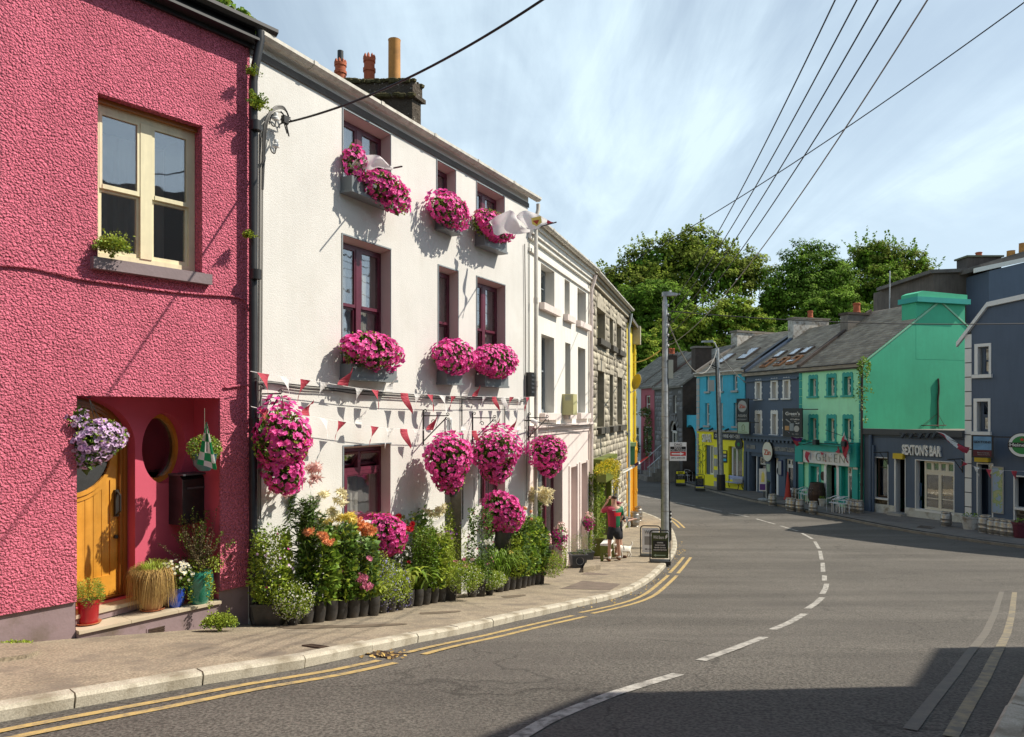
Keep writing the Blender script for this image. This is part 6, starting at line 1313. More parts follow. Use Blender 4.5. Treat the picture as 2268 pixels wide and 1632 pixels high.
m=MB();m.prism([(-.8,zl-.1),(w_,zr2),(w_,zr2+.22),(-.8,zl+.15)],'y',-.1,.1);m.build('verge',M['offwhite'],r_);m=MB();m.prism([(-.4,zl+.12),(w_,zr2+.22),(w_,zr2+.7),(-.4,zl+.4)],'y',.12,5);m.build('roof',M['slate'],r_)
for px,py,h in((2239,577,.55),(2266,574,.9)):q=P3(px,py,41);m=MB();m.lathe([(.22,0),(.2,h),(.22,h)],12,(q.x-r_.location.x,1.0,q.z-r_.location.z));m.build('chimney_pot',M['ochre'],r_,smooth=True)
# terrace at the bend, far left of the row
TW=Wall(1396,65.0,950,'R')
def terr(name,pa,pb,mt,label,top,slm=None):
 xa,xb=TW.x(pa),TW.x(pb);w0=Wall(pa,TW.w(xa).y,950,'R');r_=w0.root(name,label=label,cat='house');wdt=w0.x(pb);return w0,r_,wdt
M['roof_far']=mat('far slate roof',(0.22,0.2,0.17),.85,var=.25,vscale=1,island=.25)
for name,pa,pb,mt,label,wins,drs in(('white_cottage',1370,1419.5,M['farwhite'],'white two storey cottage at the far bend beside the yellow wall',[(1402,1411,880,915),(1403,1415,944,982)],[]),('red_cottage',1420,1449,M['redwall'],'dusty red cottage with rose bush round the door at the far bend',[(1429,1440,876,915)],[(1424,1443,944,1002)]),('grey_stone_house',1449.5,1511.5,M['greymortar'],'grey rubble stone house with steps and an arched door',[(1491,1498,876,915)],[(1483.5,1499.5,955,1000)])):
 w0,r_,wdt=terr(name,pa,pb,mt,label,0);te=w0.z((pa+pb)/2,856.5);base=-1
 ho=[]
 for a_,b_,c_,d_ in wins:ho.append((w0.x(a_),w0.x(b_),w0.z(a_,d_),w0.z(a_,c_)))
 do=[(w0.x(a_),w0.x(b_),w0.z(a_,d_),w0.z(a_,c_))for a_,b_,c_,d_ in drs];stone_=name.startswith('grey')
 dholes=[arch(q[0],q[1],q[2],q[3],10)if stone_ else rect(*q)for q in do]
 facade(r_,'wall',[(.003,base),(wdt,base),(wdt,te),(.003,te)],[rect(*h)for h in ho]+dholes,mt,.3)
 for h in ho:
  window(r_,h[0]+.004,h[1]-.004,h[2]+.003,h[3]-.003,.14,M['farpvc'],cols=(1,),rows=(1,1),fw=.08,back='curtain',backy=.3);sill(r_,h[0]-.1,h[1]+.1,h[2],.13,.1,M['white']if name=='red_cottage' else M['greystone'],y1=.1)
 for h in do:
  window(r_,h[0]+.1,h[1]-.1,h[2],h[3],.18,M['farpvc'],cols=(1,1)if stone_ else(1,),rows=(1,),fw=.1,sash=False,back=None,name='door')
  if stone_:
   hw_=(h[1]-h[0])/2;m=MB();m.plate(arch(h[0]+.01,h[1]-.01,h[3],h[3]+.01,10,h[3]+hw_-.02),[arch(h[0]+.15,h[1]-.15,h[3]+.06,h[3]+.07,10,h[3]+hw_-.15)],.05,y=.15,out=.03);m.build('fanlight_frame',M['farpvc'],r_)
   for k in range(9):an=math.pi*(k+.5)/9;cx_=(h[0]+h[1])/2;m=MB();Mx=Matrix.Translation((cx_+(hw_+.28)*math.cos(an),0,h[3]+(hw_+.28)*math.sin(an)))@Matrix.Rotation(-an+math.pi/2,4,'Y');m.box(-.13,.13,-.05,-.002,-.26,.26,Mx);m.build('voussoir',M['greystone'],r_)
 body(r_,wdt,8,base,te,te+2.9,M['darkbrick']if stone_ else mt,M['roof_far'],slates=(.4,.32,M['roof_far']),ov=.2)
 m=MB();m.box(0,wdt,-.12,-.002,te-.12,te-.0);m.build('eaves_board',M['white'],r_)
 if stone_:
  so=[(.003,-.2),(wdt,-.2),(wdt,te-.12),(.003,te-.12)];stonework(r_,so,[rect(h[0]-.05,h[1]+.05,h[2]-.1,h[3]+.1)for h in ho]+[rect(do[0][0]-.45,do[0][1]+.45,-.3,do[0][3]+1.5)],.42,M['greystone'])
  party_chimney(r_,w0,wdt-.9,.8,1519,766,1576,te,M['darkbrick'],M['roughgrey'],cap=.14,label='dark chimney over the grey stone house');party_chimney(r_,w0,-.3,.7,1455,784,1500,te,M['darkbrick'],M['roughgrey'],pots=((0,-.3,.16,.5,'redpot'),(0,.3,.16,.5,'redpot')),label='dark chimney with two red pots behind the lamp pole')
  dc=(do[0][0]+do[0][1])/2;top=do[0][2];gb_=w0.gz(dc);n=7;st=empty('stone_steps',w0.world(dc,0,gb_),w0.rz,label='dark stone steps with railings up to the arched door',cat='steps')
  for k in range(n):m=MB();hh3=(top-gb_)*(k+1)/n;m.box(-1.0,1.3,-.34*(n-k),-.34*(n-k-1)if k<n-1 else-.002,-.3,hh3);m.build('step',M['roughgrey'],st)
  for s_ in(-1.0,1.3):
   m=MB();m.tube([(s_,-.34*n,.9),(s_,-.1,top-gb_+.9)],.035,6)
   for k in range(n):m.tube([(s_,-.34*(n-k)+.17,(top-gb_)*(k+1)/n),(s_,-.34*(n-k)+.17,(top-gb_)*(k+.6)/n+.95)],.02,5)
   m.build('railing',M['galv'],st)
rw=empty('retaining_wall',TW.world(TW.x(1400),-2.2,TW.gz(2)),TW.rz,label='low dark retaining wall with pale railings before the cottages',cat='wall')
x1_=TW.x(1468)-TW.x(1396);m=MB();m.box(-4,x1_,-.3,0,-.5,1.05);m.build('wall',M['darkbrick'],rw);m=MB()
m.tube([(-4,-.15,2.0),(x1_,-.15,2.0)],.03,6);m.tube([(-4,-.15,1.5),(x1_,-.15,1.5)],.02,6)
for k in range(9):xx=-4+(x1_+4)*k/8;m.tube([(xx,-.15,1.0),(xx,-.15,2.02)],.03,6)
m.build('railing',M['galv'],rw)
sc=Sc();q0=w0;pp=TW.x(1436)-TW.x(1400);
leafball(sc,900,(TW.x(1425)-TW.x(1400),1.2,1.9),(1.5,.5,.8),.14,'leaf_dark');leafball(sc,700,(TW.x(1443)-TW.x(1400),1.9,3.0),(.6,.3,2.2),.13,'leaf_dark');leafball(sc,260,(TW.x(1436)-TW.x(1400),1.9,4.9),(1.3,.3,.4),.13,'leaf_dark')
rose=empty('rose_bush',rw.location,rw.rotation_euler.z,label='dark rose bush climbing round the red cottage door',cat='shrub');sc.build('foliage',rose)
AW=Wall(1509,52.5,760,'R');ar=AW.root('archway_wall',label='turquoise wall with arched passage between stone and blue houses',cat='wall');aw_=AW.x(1543);atop=AW.z(1520,919)
a0,a1=AW.x(1516),AW.x(1541);az=AW.z(1528,972)
facade(ar,'wall',[(0,-1),(aw_,-1),(aw_,atop),(0,atop)],[arch(a0,a1,-.98,az,14,AW.z(1528,941))],M['bluewall'],.9)
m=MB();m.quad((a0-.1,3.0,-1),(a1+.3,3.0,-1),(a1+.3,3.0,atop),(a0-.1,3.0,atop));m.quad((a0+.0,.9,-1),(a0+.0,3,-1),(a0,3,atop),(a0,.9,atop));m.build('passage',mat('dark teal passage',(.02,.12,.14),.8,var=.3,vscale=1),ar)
m=MB()
for k in range(7):xx=a0+(a1-a0)*(.45+.55*k/6);m.tube([(xx,.8,-1),(xx,.8,az+.3)],.025,5)
m.tube([(a0+(a1-a0)*.45,.8,az+.3),(a1,.8,az+.3)],.03,5);m.build('gate',M['iron'],ar)
# trees on the rise behind the village
M['bark']=mat('grey bark',(0.09,0.07,0.05),0.9,var=0.3,vscale=4,bump=0.5,bscale=10)
def crown(sc,lobes,n,leaf,m,m2,dens=1.0):
 """lobes: (centre, radii); leaves gathered on knobbly clumps over the surface of every lobe"""
 for(c,r)in lobes:
  c=np.array(c,float);r=np.array(r,float);k=max(8,int(n*dens))
  d=RNG.normal(size=(k,3));d/=np.linalg.norm(d,axis=1,keepdims=True);d[:,2]=np.abs(d[:,2])*np.where(RNG.random(k)<.72,1,-1)*1.0;d[:,1]=np.where(RNG.random(k)<.75,-np.abs(d[:,1]),d[:,1])
  cl=c+d*r*RNG.uniform(.72,1.06,(k,1));cr=(r.mean()*RNG.uniform(.14,.30,k))
  for i in range(k):
   q=int(85*(cr[i]/leaf/3.5)**1.3)+18;q=min(q,240)
   e=RNG.normal(size=(q,3));e/=np.linalg.norm(e,axis=1,keepdims=True)
   p=cl[i]+e*cr[i]*np.array([1.15,1.0,.62])*RNG.uniform(.5,1.05,(q,1));nn=e*.8+d[i]*.5+RNG.normal(size=(q,3))*.45;nn[:,2]+=.85;nn[:,0]+=.25;nn[:,1]-=.3
   sc.add(*T_flat,p,nn,RNG.uniform(.5,1.15,q)*leaf,m if RNG.random()<.65 else m2)
def spikes(sc,lobes,n,leaf,m):
 """loose shoots standing out of the crown's top"""
 for(c,r)in lobes:
  for _ in range(n):
   d=RNG.normal(size=3);d[2]=abs(d[2])+.5;d/=np.linalg.norm(d);b=np.array(c)+d*np.array(r)*.95;h=RNG.uniform(.6,1.7);q=26;t=RNG.random(q)[:,None]
   p=b+(d*.6+np.array([RNG.normal(0,.25),0,.9]))*h*t+RNG.normal(size=(q,3))*.18*(1.15-t);sc.add(*T_flat,p,RNG.normal(size=(q,3))+[0,-.5,.6],RNG.uniform(.5,1.1,q)*leaf,m)
def tree(name,pxc,Y,lobes_px,label,m='leaf',m2='leaf_light',leaf=.32,n=34,sp_=0,group=None,cat='tree'):
 base=Vector(((pxc-1134)/FP*Y,Y,country(0,Y)));r_=empty(name,base,0,label=label,cat=cat,group=group);lobes=[]
 for(px,py,rx,rz_,dy_)in lobes_px:
  yy=Y+dy_;q=P3(px,py,yy)-base;lobes.append(((q.x,q.y,q.z),(rx/FP*yy,max(rx,rz_)/FP*yy*.75,rz_/FP*yy)))
 sc=Sc();crown(sc,lobes,n,leaf,m,m2)
 if sp_:spikes(sc,lobes,sp_,leaf,m2)
 sc.build('crown',r_)
 tr=MB();top=max(l[0][2]for l in lobes);tr.tube([(0,0,-1),(0.1,0,top*.3),(0,.2,top*.65),(.2,0,top*.95)],[.5,.38,.25,.08],8)
 for l in lobes:
  st=Vector((0,0,top*.35));en=Vector(l[0]);tr.tube([st,st.lerp(en,.5)+Vector((0,0,.4)),en,en+Vector((0,0,l[1][2]*.6))],[.16,.1,.06,.02],6)
 tr.build('trunk',M['bark'],r_)
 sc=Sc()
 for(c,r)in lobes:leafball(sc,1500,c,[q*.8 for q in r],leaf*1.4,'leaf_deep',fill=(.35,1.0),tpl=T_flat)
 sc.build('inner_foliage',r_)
 return r_
M['leaf_olive']=mat('olive green leaves',(0.17,0.21,0.028),0.8,island=0.55,trans=0.3,spec=0.12)
M['leaf_gold']=mat('yellow green leaves',(0.27,0.33,0.04),0.8,island=0.5,trans=0.3,spec=0.12)
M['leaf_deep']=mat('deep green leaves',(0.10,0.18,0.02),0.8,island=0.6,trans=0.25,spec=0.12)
M['leaf_fresh']=mat('fresh green leaves',(0.18,0.29,0.03),0.8,island=0.5,trans=0.28,spec=0.12)
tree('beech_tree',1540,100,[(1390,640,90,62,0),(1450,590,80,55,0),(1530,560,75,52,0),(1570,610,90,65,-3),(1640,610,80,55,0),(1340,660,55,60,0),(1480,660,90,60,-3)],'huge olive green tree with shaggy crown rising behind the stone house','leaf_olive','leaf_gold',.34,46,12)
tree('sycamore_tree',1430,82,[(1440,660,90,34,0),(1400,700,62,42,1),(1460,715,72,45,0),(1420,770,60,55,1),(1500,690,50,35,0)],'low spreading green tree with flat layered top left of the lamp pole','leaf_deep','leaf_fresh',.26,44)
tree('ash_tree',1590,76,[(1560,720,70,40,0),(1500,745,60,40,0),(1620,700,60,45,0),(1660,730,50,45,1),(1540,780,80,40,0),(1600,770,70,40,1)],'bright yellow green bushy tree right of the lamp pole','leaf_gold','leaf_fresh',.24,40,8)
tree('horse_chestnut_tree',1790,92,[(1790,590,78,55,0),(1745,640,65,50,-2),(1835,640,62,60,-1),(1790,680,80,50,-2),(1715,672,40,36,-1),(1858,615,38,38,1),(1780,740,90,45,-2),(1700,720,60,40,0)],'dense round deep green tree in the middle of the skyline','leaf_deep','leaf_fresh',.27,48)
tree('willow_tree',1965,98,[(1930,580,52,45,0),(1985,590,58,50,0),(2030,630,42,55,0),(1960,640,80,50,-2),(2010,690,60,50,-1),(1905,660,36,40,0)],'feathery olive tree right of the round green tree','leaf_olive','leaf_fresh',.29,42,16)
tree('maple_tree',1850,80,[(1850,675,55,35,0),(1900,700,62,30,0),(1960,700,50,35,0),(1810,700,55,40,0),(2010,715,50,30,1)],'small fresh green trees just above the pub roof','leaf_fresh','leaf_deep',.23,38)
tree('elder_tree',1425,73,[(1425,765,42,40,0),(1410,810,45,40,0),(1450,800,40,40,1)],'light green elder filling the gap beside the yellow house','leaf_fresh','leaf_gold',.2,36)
tree('laurel_tree',1690,74,[(1650,775,60,35,0),(1720,760,60,40,0),(1590,800,50,30,0),(1775,740,50,35,0)],'dark shrubby tree behind the blue house chimney','leaf_deep','leaf_olive',.22,36)
q=P3(500,20,13.0);lt=empty('overhanging_tree',(q.x-2.0,15.5,G(15)),0,label='maple leaves showing over the pink house gutter',cat='tree');sc=Sc()
tp=Vector((q.x+2.0-q.x,0,0))
for(px,py,rx,rz_)in((470,-12,42,32),(500,10,18,14),(540,38,20,10),(565,58,16,8),(548,48,14,8)):
 c=P3(px,py,14.0)-lt.location;leafball(sc,int(rx*7),tuple(c),(rx/FP*14,.3,rz_/FP*14),.085,'leaf',tpl=T_flat);leafball(sc,int(rx*2),tuple(c),(rx/FP*14,.3,rz_/FP*14),.085,'leaf_light',tpl=T_flat)
sc.build('foliage',lt);m=MB();a=P3(430,0,14.2)-lt.location;b=P3(575,60,14.0)-lt.location;m.tube([(a.x-1,0,a.z-3),a,a.lerp(b,.5)+Vector((0,0,.12)),b],[.07,.03,.015,.006],6);m.tube([(a.x-1,0,-1),(a.x-1,0,a.z-3)],.12,8);m.build('branch',M['bark'],lt)
# window boxes and hanging baskets on the white house
def clump(name,root_o,c,r,n,fl=.034,petal='petal_pink',throat='petal_throat',leaf_n=None,lumps=6,low=-1.0):
 """petunia mass: dark inner leaves plus blossoms all over"""
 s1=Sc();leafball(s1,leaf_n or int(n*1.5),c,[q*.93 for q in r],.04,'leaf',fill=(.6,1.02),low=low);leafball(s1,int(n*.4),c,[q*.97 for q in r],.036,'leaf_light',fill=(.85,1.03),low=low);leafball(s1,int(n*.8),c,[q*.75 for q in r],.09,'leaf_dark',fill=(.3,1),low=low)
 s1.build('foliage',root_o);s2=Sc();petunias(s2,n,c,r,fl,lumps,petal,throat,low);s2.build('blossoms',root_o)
M['chain']=mat('basket chain',(.25,.22,.17),.5,metal=.5)
BOXG='pink petunia window boxes on the white house'
boxes=[('a2',(757,978/1),(765,893,352,433),'grey window box of pink petunias under the top left window, white flag over it'),('b2',None,(967,1034,425,508),'small petunia window box under the narrow top floor window'),('c2',None,(1053,1140,462,538),'petunia window box under the top right window beside the flags'),('a1',None,(760,895,729,824),'widest petunia window box, under the large first floor window'),('b1',None,(971,1052,752,830),'petunia window box under the narrow first floor window'),('c1',None,(1055,1148,758,843),'petunia window box under the right first floor window')]
for k,_,(pl,pr2,pt,pb),lab in boxes:
 a,b,c,d=WIN[k];zb0=c-.22;xo,x1o=a-.06,WW.x({'a2':873,'b2':1022,'c2':1123,'a1':879,'b1':1024,'c1':1126}[k],.22)
 bx=empty('window_box',WW.world((xo+x1o)/2,0,zb0),WW.rz,label=lab,cat='window box',group=BOXG)
 hw_=(x1o-xo)/2;m=MB();m.box(-hw_,hw_,-.22,-.20,.0,.2);m.box(-hw_,-hw_+.02,-.2,-.003,.0,.2);m.box(hw_-.02,hw_,-.2,-.003,.0,.2);m.box(-hw_+.02,hw_-.02,-.2,-.003,.0,.02);m.box(-hw_-.015,hw_+.015,-.235,-.003,-.04,-.002);m.build('trough',M['boxgrey'],bx)
 m=MB();m.box(-hw_+.02,hw_-.02,-.2,-.004,.12,.17);m.build('soil',M['soil'],bx)
 pm=(pl+pr2)/2;o_=.3;cx=WW.x(pm,o_)-(xo+x1o)/2;rx=(WW.x(pr2,o_)-WW.x(pl,o_))/2;zt_,zb_=WW.z(pm,pt,o_)-zb0,WW.z(pm,pb,o_)-zb0
 if k=='a2':
  clump('x',bx,(hw_*.25,-.24,.20),(hw_*.9,.24,.22),240,.044);clump('x',bx,(-hw_*.72,-.16,.42),(.22,.16,.28),90,.044);clump('x',bx,(hw_*.75,-.30,.08),(.34,.22,.27),140,.044)
 else:
  rz2=(zt_-zb_)/2*.88;rx*=.95;cz=(zt_+zb_)/2;clump('x',bx,(cx,-.26,cz),(rx,.28,rz2),int(2300*rx*rz2)+60,.044)
def basket(name,pxc,pyt,pyb,pxl,pxr,wallpx,arm_y,label,wall=WW,group='large pink petunia hanging baskets',pot_low=False,petal='petal_pink',throat='petal_throat',n=None):
 xw_=wall.x(wallpx);out_=next(o for o in np.arange(.05,1.6,.01)if wall.x(pxc,o)<=xw_+.001)
 out_=min(out_,.95);z_arm=wall.z(pxc,arm_y,out_);zc_=wall.z(pxc,(pyt+pyb)/2,out_);Yc=wall.w(xw_,-out_).y
 rx=(pxr-pxl)/2/FP*Yc;rz_=(pyb-pyt)/2/FP*Yc
 br=empty('basket_bracket',wall.world(xw_,0,z_arm),wall.rz,label=label.split(' basket')[0].replace('petunia','').strip()+' basket bracket of scrolled black iron',cat='bracket')
 br['label']='scrolled iron bracket holding the '+label.split(',')[0].replace('hanging ','')[:60]
 m=MB();m.tube([(0,-.01,.08),(0,-.01,-.52)],.012,6);m.tube([(0,-.01,-.02),(0,-out_+.02,-.02)],.010,6);m.tube(smooth([(0,-.01,-.46),(0,-out_*.45,-.26),(0,-out_+.06,-.06)],2),.010,6)
 for(sy,sz,r_)in((-.05,.06,.035),(-out_*.42,-.13,.05),(-out_+.02,-.0,.035),(-out_+.05,-.07,.03)):
  m.tube([(0,sy+r_*(1-t*.11)*math.cos(t),sz+r_*(1-t*.11)*math.sin(t))for t in np.linspace(0,6.5,14)],.007,5)
 m.build('scrollwork',M['iron'],br)
 bk=empty('hanging_basket',wall.world(xw_,-out_,z_arm-.04),wall.rz,label=label,cat='hanging basket',group=group)
 cz=zc_-(z_arm-.04);m=MB()
 rim=cz+rz_*.35
 for k in range(3):an=2*math.pi*k/3+.5;m.tube([(0,0,0),(.17*math.cos(an),.17*math.sin(an),rim)],.004,4)
 m.build('chain',M['chain'],bk)
 m=MB();m.lathe([(.03,rim-.24),(.1,rim-.21),(.16,rim-.1),(.18,rim),(.16,rim),(.02,rim-.03)],18,(0,0,0));m.build('bowl',M['blackpot'],bk,smooth=True)
 if pot_low:m=MB();m.lathe([(.06,cz-rz_*1.13),(.09,cz-rz_*.7),(.1,cz-rz_*.6)],14,(0.05,-.05,0));m.build('pot',M['blackpot'],bk,smooth=True)
 up_,lo_=rz_*1.02,rz_*1.02
 nn_=n or int(4300*rx*rz_)
 clump('x',bk,(0,0,cz+rz_*.22),(rx,rx*.9,rz_*.76),int(nn_*.62),.042,petal,throat);clump('x',bk,(rx*.05,0,cz-rz_*.45),(rx*.66,rx*.6,rz_*.58),int(nn_*.33),.042,petal,throat)
 return bk
basket('A',624,903,1090,556,692,576,868,'largest pink petunia hanging basket, next to the black drainpipe')
basket('B',994,963,1092,937,1050,937,918,'pink petunia hanging basket left of the pair by the entrance, black pot beneath',pot_low=True)
basket('C',1098,957,1070,1043,1158,1046,923,'pink petunia hanging basket over the right ground floor window')
basket('D',1214,963,1054,1168,1261,1169,923,'pink petunia hanging basket against the cream house wall',wall=WW)
# potted plants
def root_at(px,py,label,cat='potted plant',name='potted_plant',group=None,inward=0.0,z=None):
 p=ground(px,py)
 if inward:q=WW.n_in;p=Vector((p.x+q.x*inward,p.y+q.y*inward,0));p.z=G(p.y)
 return empty(name,p,RNG.uniform(0,6.28)*0,label=label,cat=cat,group=group)
def bucket(o,r=.10,h=.28,square=False,mt='blackpot',z=0.0,bulge=1.0):
 m=MB()
 if square:
  pr_=[(-r*.78,-r*.78),(r*.78,-r*.78),(r*.78,r*.78),(-r*.78,r*.78)];q=[(-r,-r),(r,-r),(r,r),(-r,r)]
  m.add([(x,y,z)for x,y in pr_]+[(x,y,z+h)for x,y in q]+[(x*.88,y*.88,z+h)for x,y in q]+[(x*.86,y*.86,z+h*.9)for x,y in q],[(3,2,1,0)]+[(i,(i+1)%4,4+(i+1)%4,4+i)for i in range(4)]+[(4+i,4+(i+1)%4,8+(i+1)%4,8+i)for i in range(4)]+[(8+i,8+(i+1)%4,12+(i+1)%4,12+i)for i in range(4)])
  m.box(-r*1.06,r*1.06,-r*1.06,-r*1.0,z+h*.9,z+h*1.0);m.box(-r*1.06,r*1.06,r*1.0,r*1.06,z+h*.9,z+h);m.box(-r*1.06,-r,-r,r,z+h*.9,z+h);m.box(r,r*1.06,-r,r,z+h*.9,z+h)
 else:
  m.lathe([(r*.70,0),(r*.86,h*.25),(r*.95,h*.55),(r*.955,h*.57),(r*.97,h*.58),(r*1.0,h*.8),(r*1.0,h),(r*.92,h),(r*.9,h*.9)],20,(0,0,z))
 m.build('pot',M[mt],o,smooth=not square)
 m=MB();m.lathe([(r*.9,h*.9),(r*.5,h*.93),(.001,h*.94)],14,(0,0,z));m.build('soil',M['soil'],o)
def stems_mesh(o,ends,base_r,z0,r=.005,name='stem',mt='stem'):
 m=MB()
 for e in ends:b=(RNG.uniform(-1,1)*base_r,RNG.uniform(-1,1)*base_r,z0);e=Vector(e);mid=Vector(b).lerp(e,.55);mid.x+=(e.x-b[0])*.1;m.tube([b,mid,e],[r,r*.8,r*.5],4,caps=False)
 m.build(name,M[mt],o,kind='stuff')
def strap(sc,n,c0,h,spread,m='leaf',w=.012,arch_=1.0,base=.05):
 """arching strap leaves from the crown"""
 V=[];F=[]
 for _ in range(n):
  an=RNG.uniform(0,6.283);L_0=h*RNG.uniform(.6,1.1);out_=spread*RNG.uniform(.35,1.1);b=np.array(c0)+[RNG.normal(0,base),RNG.normal(0,base),0];k=6;d=np.array([math.cos(an),math.sin(an)]);side=np.array([-d[1],d[0]])
  idx=len(V)
  for i in range(k+1):
   t=i/k;x=out_*t**1.4;z=L_0*(1.55*t-(1.0*arch_)*t*t*t);ww=w*(1-t)**.6*(0.55+1.2*min(1,t*3))
   p=b+[d[0]*x,d[1]*x,z];V+=[(p[0]+side[0]*ww,p[1]+side[1]*ww,p[2]+ww*.3),(p[0]-side[0]*ww,p[1]-side[1]*ww,p[2]+ww*.3)]
  for i in range(k):a=idx+2*i;F+=[(a,a+1,a+3),(a,a+3,a+2)]
 sc.raw(V,F,m)
def leafy(sc,n,h0,h1,r,size,m,tpl=None,taper=.5,c=(0,0)):
 """leaves filling a column from h0 to h1"""
 t=RNG.random(n);an=RNG.uniform(0,6.283,n);rad=r*(1-taper*t)*RNG.uniform(.35,1.0,n)**.6*(.6+.4*np.minimum(1,t*4))
 p=np.stack([c[0]+np.cos(an)*rad,c[1]+np.sin(an)*rad,h0+(h1-h0)*t+RNG.normal(0,.02,n)],1);nn=np.stack([np.cos(an),np.sin(an),RNG.uniform(-.3,.9,n)],1)+RNG.normal(size=(n,3))*.35
 sc.add(*(tpl or T_leaf),p,nn,RNG.uniform(.6,1.25,n)*size,m)
def lily_stalks(sc,tops,leafc='leaf_dark',ll=.11,dens=70,base=.05,z0=.25):
 V=[]
 for e in tops:
  e=np.array(e,float);h=e[2]-z0;n=int(dens*h);t=RNG.random(n)**.85;b=np.array([RNG.uniform(-base,base),RNG.uniform(-base,base),z0]);p=b+(e-b)*t[:,None];an=RNG.uniform(0,6.283,n);nn=np.stack([np.cos(an),np.sin(an),RNG.uniform(.0,.7,n)],1)
  sc.add(*T_blade,p,nn,RNG.uniform(.7,1.15,n)*ll,leafc,spin=None)
def Z5(X,Y):return 542.6+.3257*X,885.9+.3257*Y
PG='black plastic pots of flowers along the white house'
pots=[]
def pot_plant(X,Yb,label,hpx_top,hw,kind,inward=0.0,r=.10,h=.28,square=False,**kw):
 px,py=Z5(X,Yb);o=root_at(px,py,label,inward=inward,group=PG,name=kw.pop('name','potted_plant'));Y0=o.location.y;mpx=FP/Y0
 top=(912-Z5(0,hpx_top)[1])/mpx+EZ-o.location.z;R_=hw*.3257/mpx*1.75;top*=1.06
 bucket(o,r,h,square)
 sc=Sc();fl=Sc()
 def at(X2,Y2,dy=0.0):
  a,b=Z5(X2,Y2);q=P3(a,b,Y0+dy);return np.array([q.x-o.location.x,dy,q.z-o.location.z])
 if kind=='sweetpea':
  leafy(sc,2600,h,top*.92,R_,.042,'leaf_light',taper=.25);leafy(sc,1200,h,top,R_*.9,.036,'leaf',taper=.2);n=46;p,nn=blob_pts(n,(0,0,(h+top)/2),(R_,R_,(top-h)/2));
  fl.add(*TR,p[:16],nn[:16],.022,'petal_magenta');fl.add(*TR,p[16:26],nn[16:26],.02,'petal_lilac');fl.add(*TR,p[26:],nn[26:],.018,'petal_white');stems_mesh(o,[(RNG.normal(0,R_*.5),RNG.normal(0,R_*.5),top+RNG.uniform(-.2,.05))for _ in range(12)],r*.6,h,.003)
 elif kind=='mound':
  cz=(h*.75+top)/2;rz_=(top-h*.3)/2;cx_=kw.get('cx',0);leafball(sc,1900,(cx_,-.03,cz),(R_,R_*.8,rz_),.026,'leaf_light',fill=(.4,1.0));leafball(sc,600,(cx_,-.03,cz),(R_*.9,R_*.7,rz_*.9),.025,'leaf',fill=(.2,1.0))
  p,nn=blob_pts(kw.get('nf',420),(cx_,-.03,cz-.02),(R_*1.02,R_*.85,rz_*1.04),3);fl.add(*T_daisy(5),p,nn,.011,kw.get('petal','petal_white'))
 elif kind=='lilydark':
  tops=[(RNG.normal(0,R_*.55),RNG.normal(0,.06),top*RNG.uniform(.82,1.0))for _ in range(kw.get('ns',7)+3)];stems_mesh(o,tops,r*.7,h,.006,mt='stem');lily_stalks(sc,tops,kw.get('leafm','leaf_dark'),kw.get('ll',.12),kw.get('dens',150)*1.3,r*.9,h)
  for(X2,Y2,c_)in kw.get('fl',()):
   for _ in range(8):q=at(X2+RNG.normal(0,15),Y2+RNG.normal(0,13),RNG.uniform(-.46,-.25));a_=RNG.uniform(3.4,6.0);fl.add(*LIL,[q],[[math.cos(a_),math.sin(a_)*.9,RNG.uniform(-.5,.2)]],RNG.uniform(.07,.10),c_)
 elif kind=='dahlia':
  leafy(sc,int(kw.get('nl',420)*1.6),h,top,R_,.085,kw.get('leafm','leaf'),taper=.2);leafy(sc,420,h,top*.93,R_*.95,.06,kw.get('leafm2','leaf_dark'),taper=.1);leafy(sc,260,h,top*.98,R_*1.05,.075,'leaf_light',taper=.2);stems_mesh(o,[(RNG.normal(0,R_*.5),RNG.normal(0,R_*.4),top*RNG.uniform(.85,1.0))for _ in range(10)],r*.7,h,.006)
 elif kind=='strap':
  strap(sc,kw.get('n',60),(0,0,h*.8),top-h*.8,R_*1.25,kw.get('leafm','leaf'),w=kw.get('w',.012),base=r*.45)
 elif kind=='lobelia':
  leafball(sc,900,(0,-.03,(h+top)/2),(R_,R_*.8,(top-h)/2+.08),.024,'leaf_light',fill=(.3,1));p,nn=blob_pts(kw.get('nf',220),(0,-.05,(h+top)/2-.02),(R_*1.1,R_*.9,(top-h)/2+.14),5);k=len(p)*2//3;fl.add(*T_daisy(5),p[:k],nn[:k],.013,'petal_blue');fl.add(*T_daisy(5),p[k:],nn[k:],.011,'petal_white')
 elif kind=='fine':
  leafy(sc,2000,h,top,R_,.036,kw.get('leafm','leaf_light'),taper=.35);stems_mesh(o,[(RNG.normal(0,R_*.45),RNG.normal(0,R_*.4),top*RNG.uniform(.85,1.02))for _ in range(12)],r*.7,h,.003)
  if 'petal' in kw:p,nn=blob_pts(kw.get('nf',60),(0,0,(h+top)/2+.1),(R_,R_,(top-h)/2),3);fl.add(*TR,p,nn,kw.get('fs',.014),kw['petal'])
 elif kind=='climber':
  leafy(sc,800,h,top,R_,.05,'leaf_dark',taper=.3);leafy(sc,500,h,top,R_,.04,'leaf',taper=.2);p,nn=blob_pts(26,(0,0,(h+top)/2),(R_,R_,(top-h)/2));fl.add(*TR,p,nn,.022,'petal_rose')
  m=MB();[m.tube([(x_,.05,.1),(x_,.08,top+.55)],.006,5)for x_ in(-.12,.02,.14)];m.build('cane',M['iron'],o)
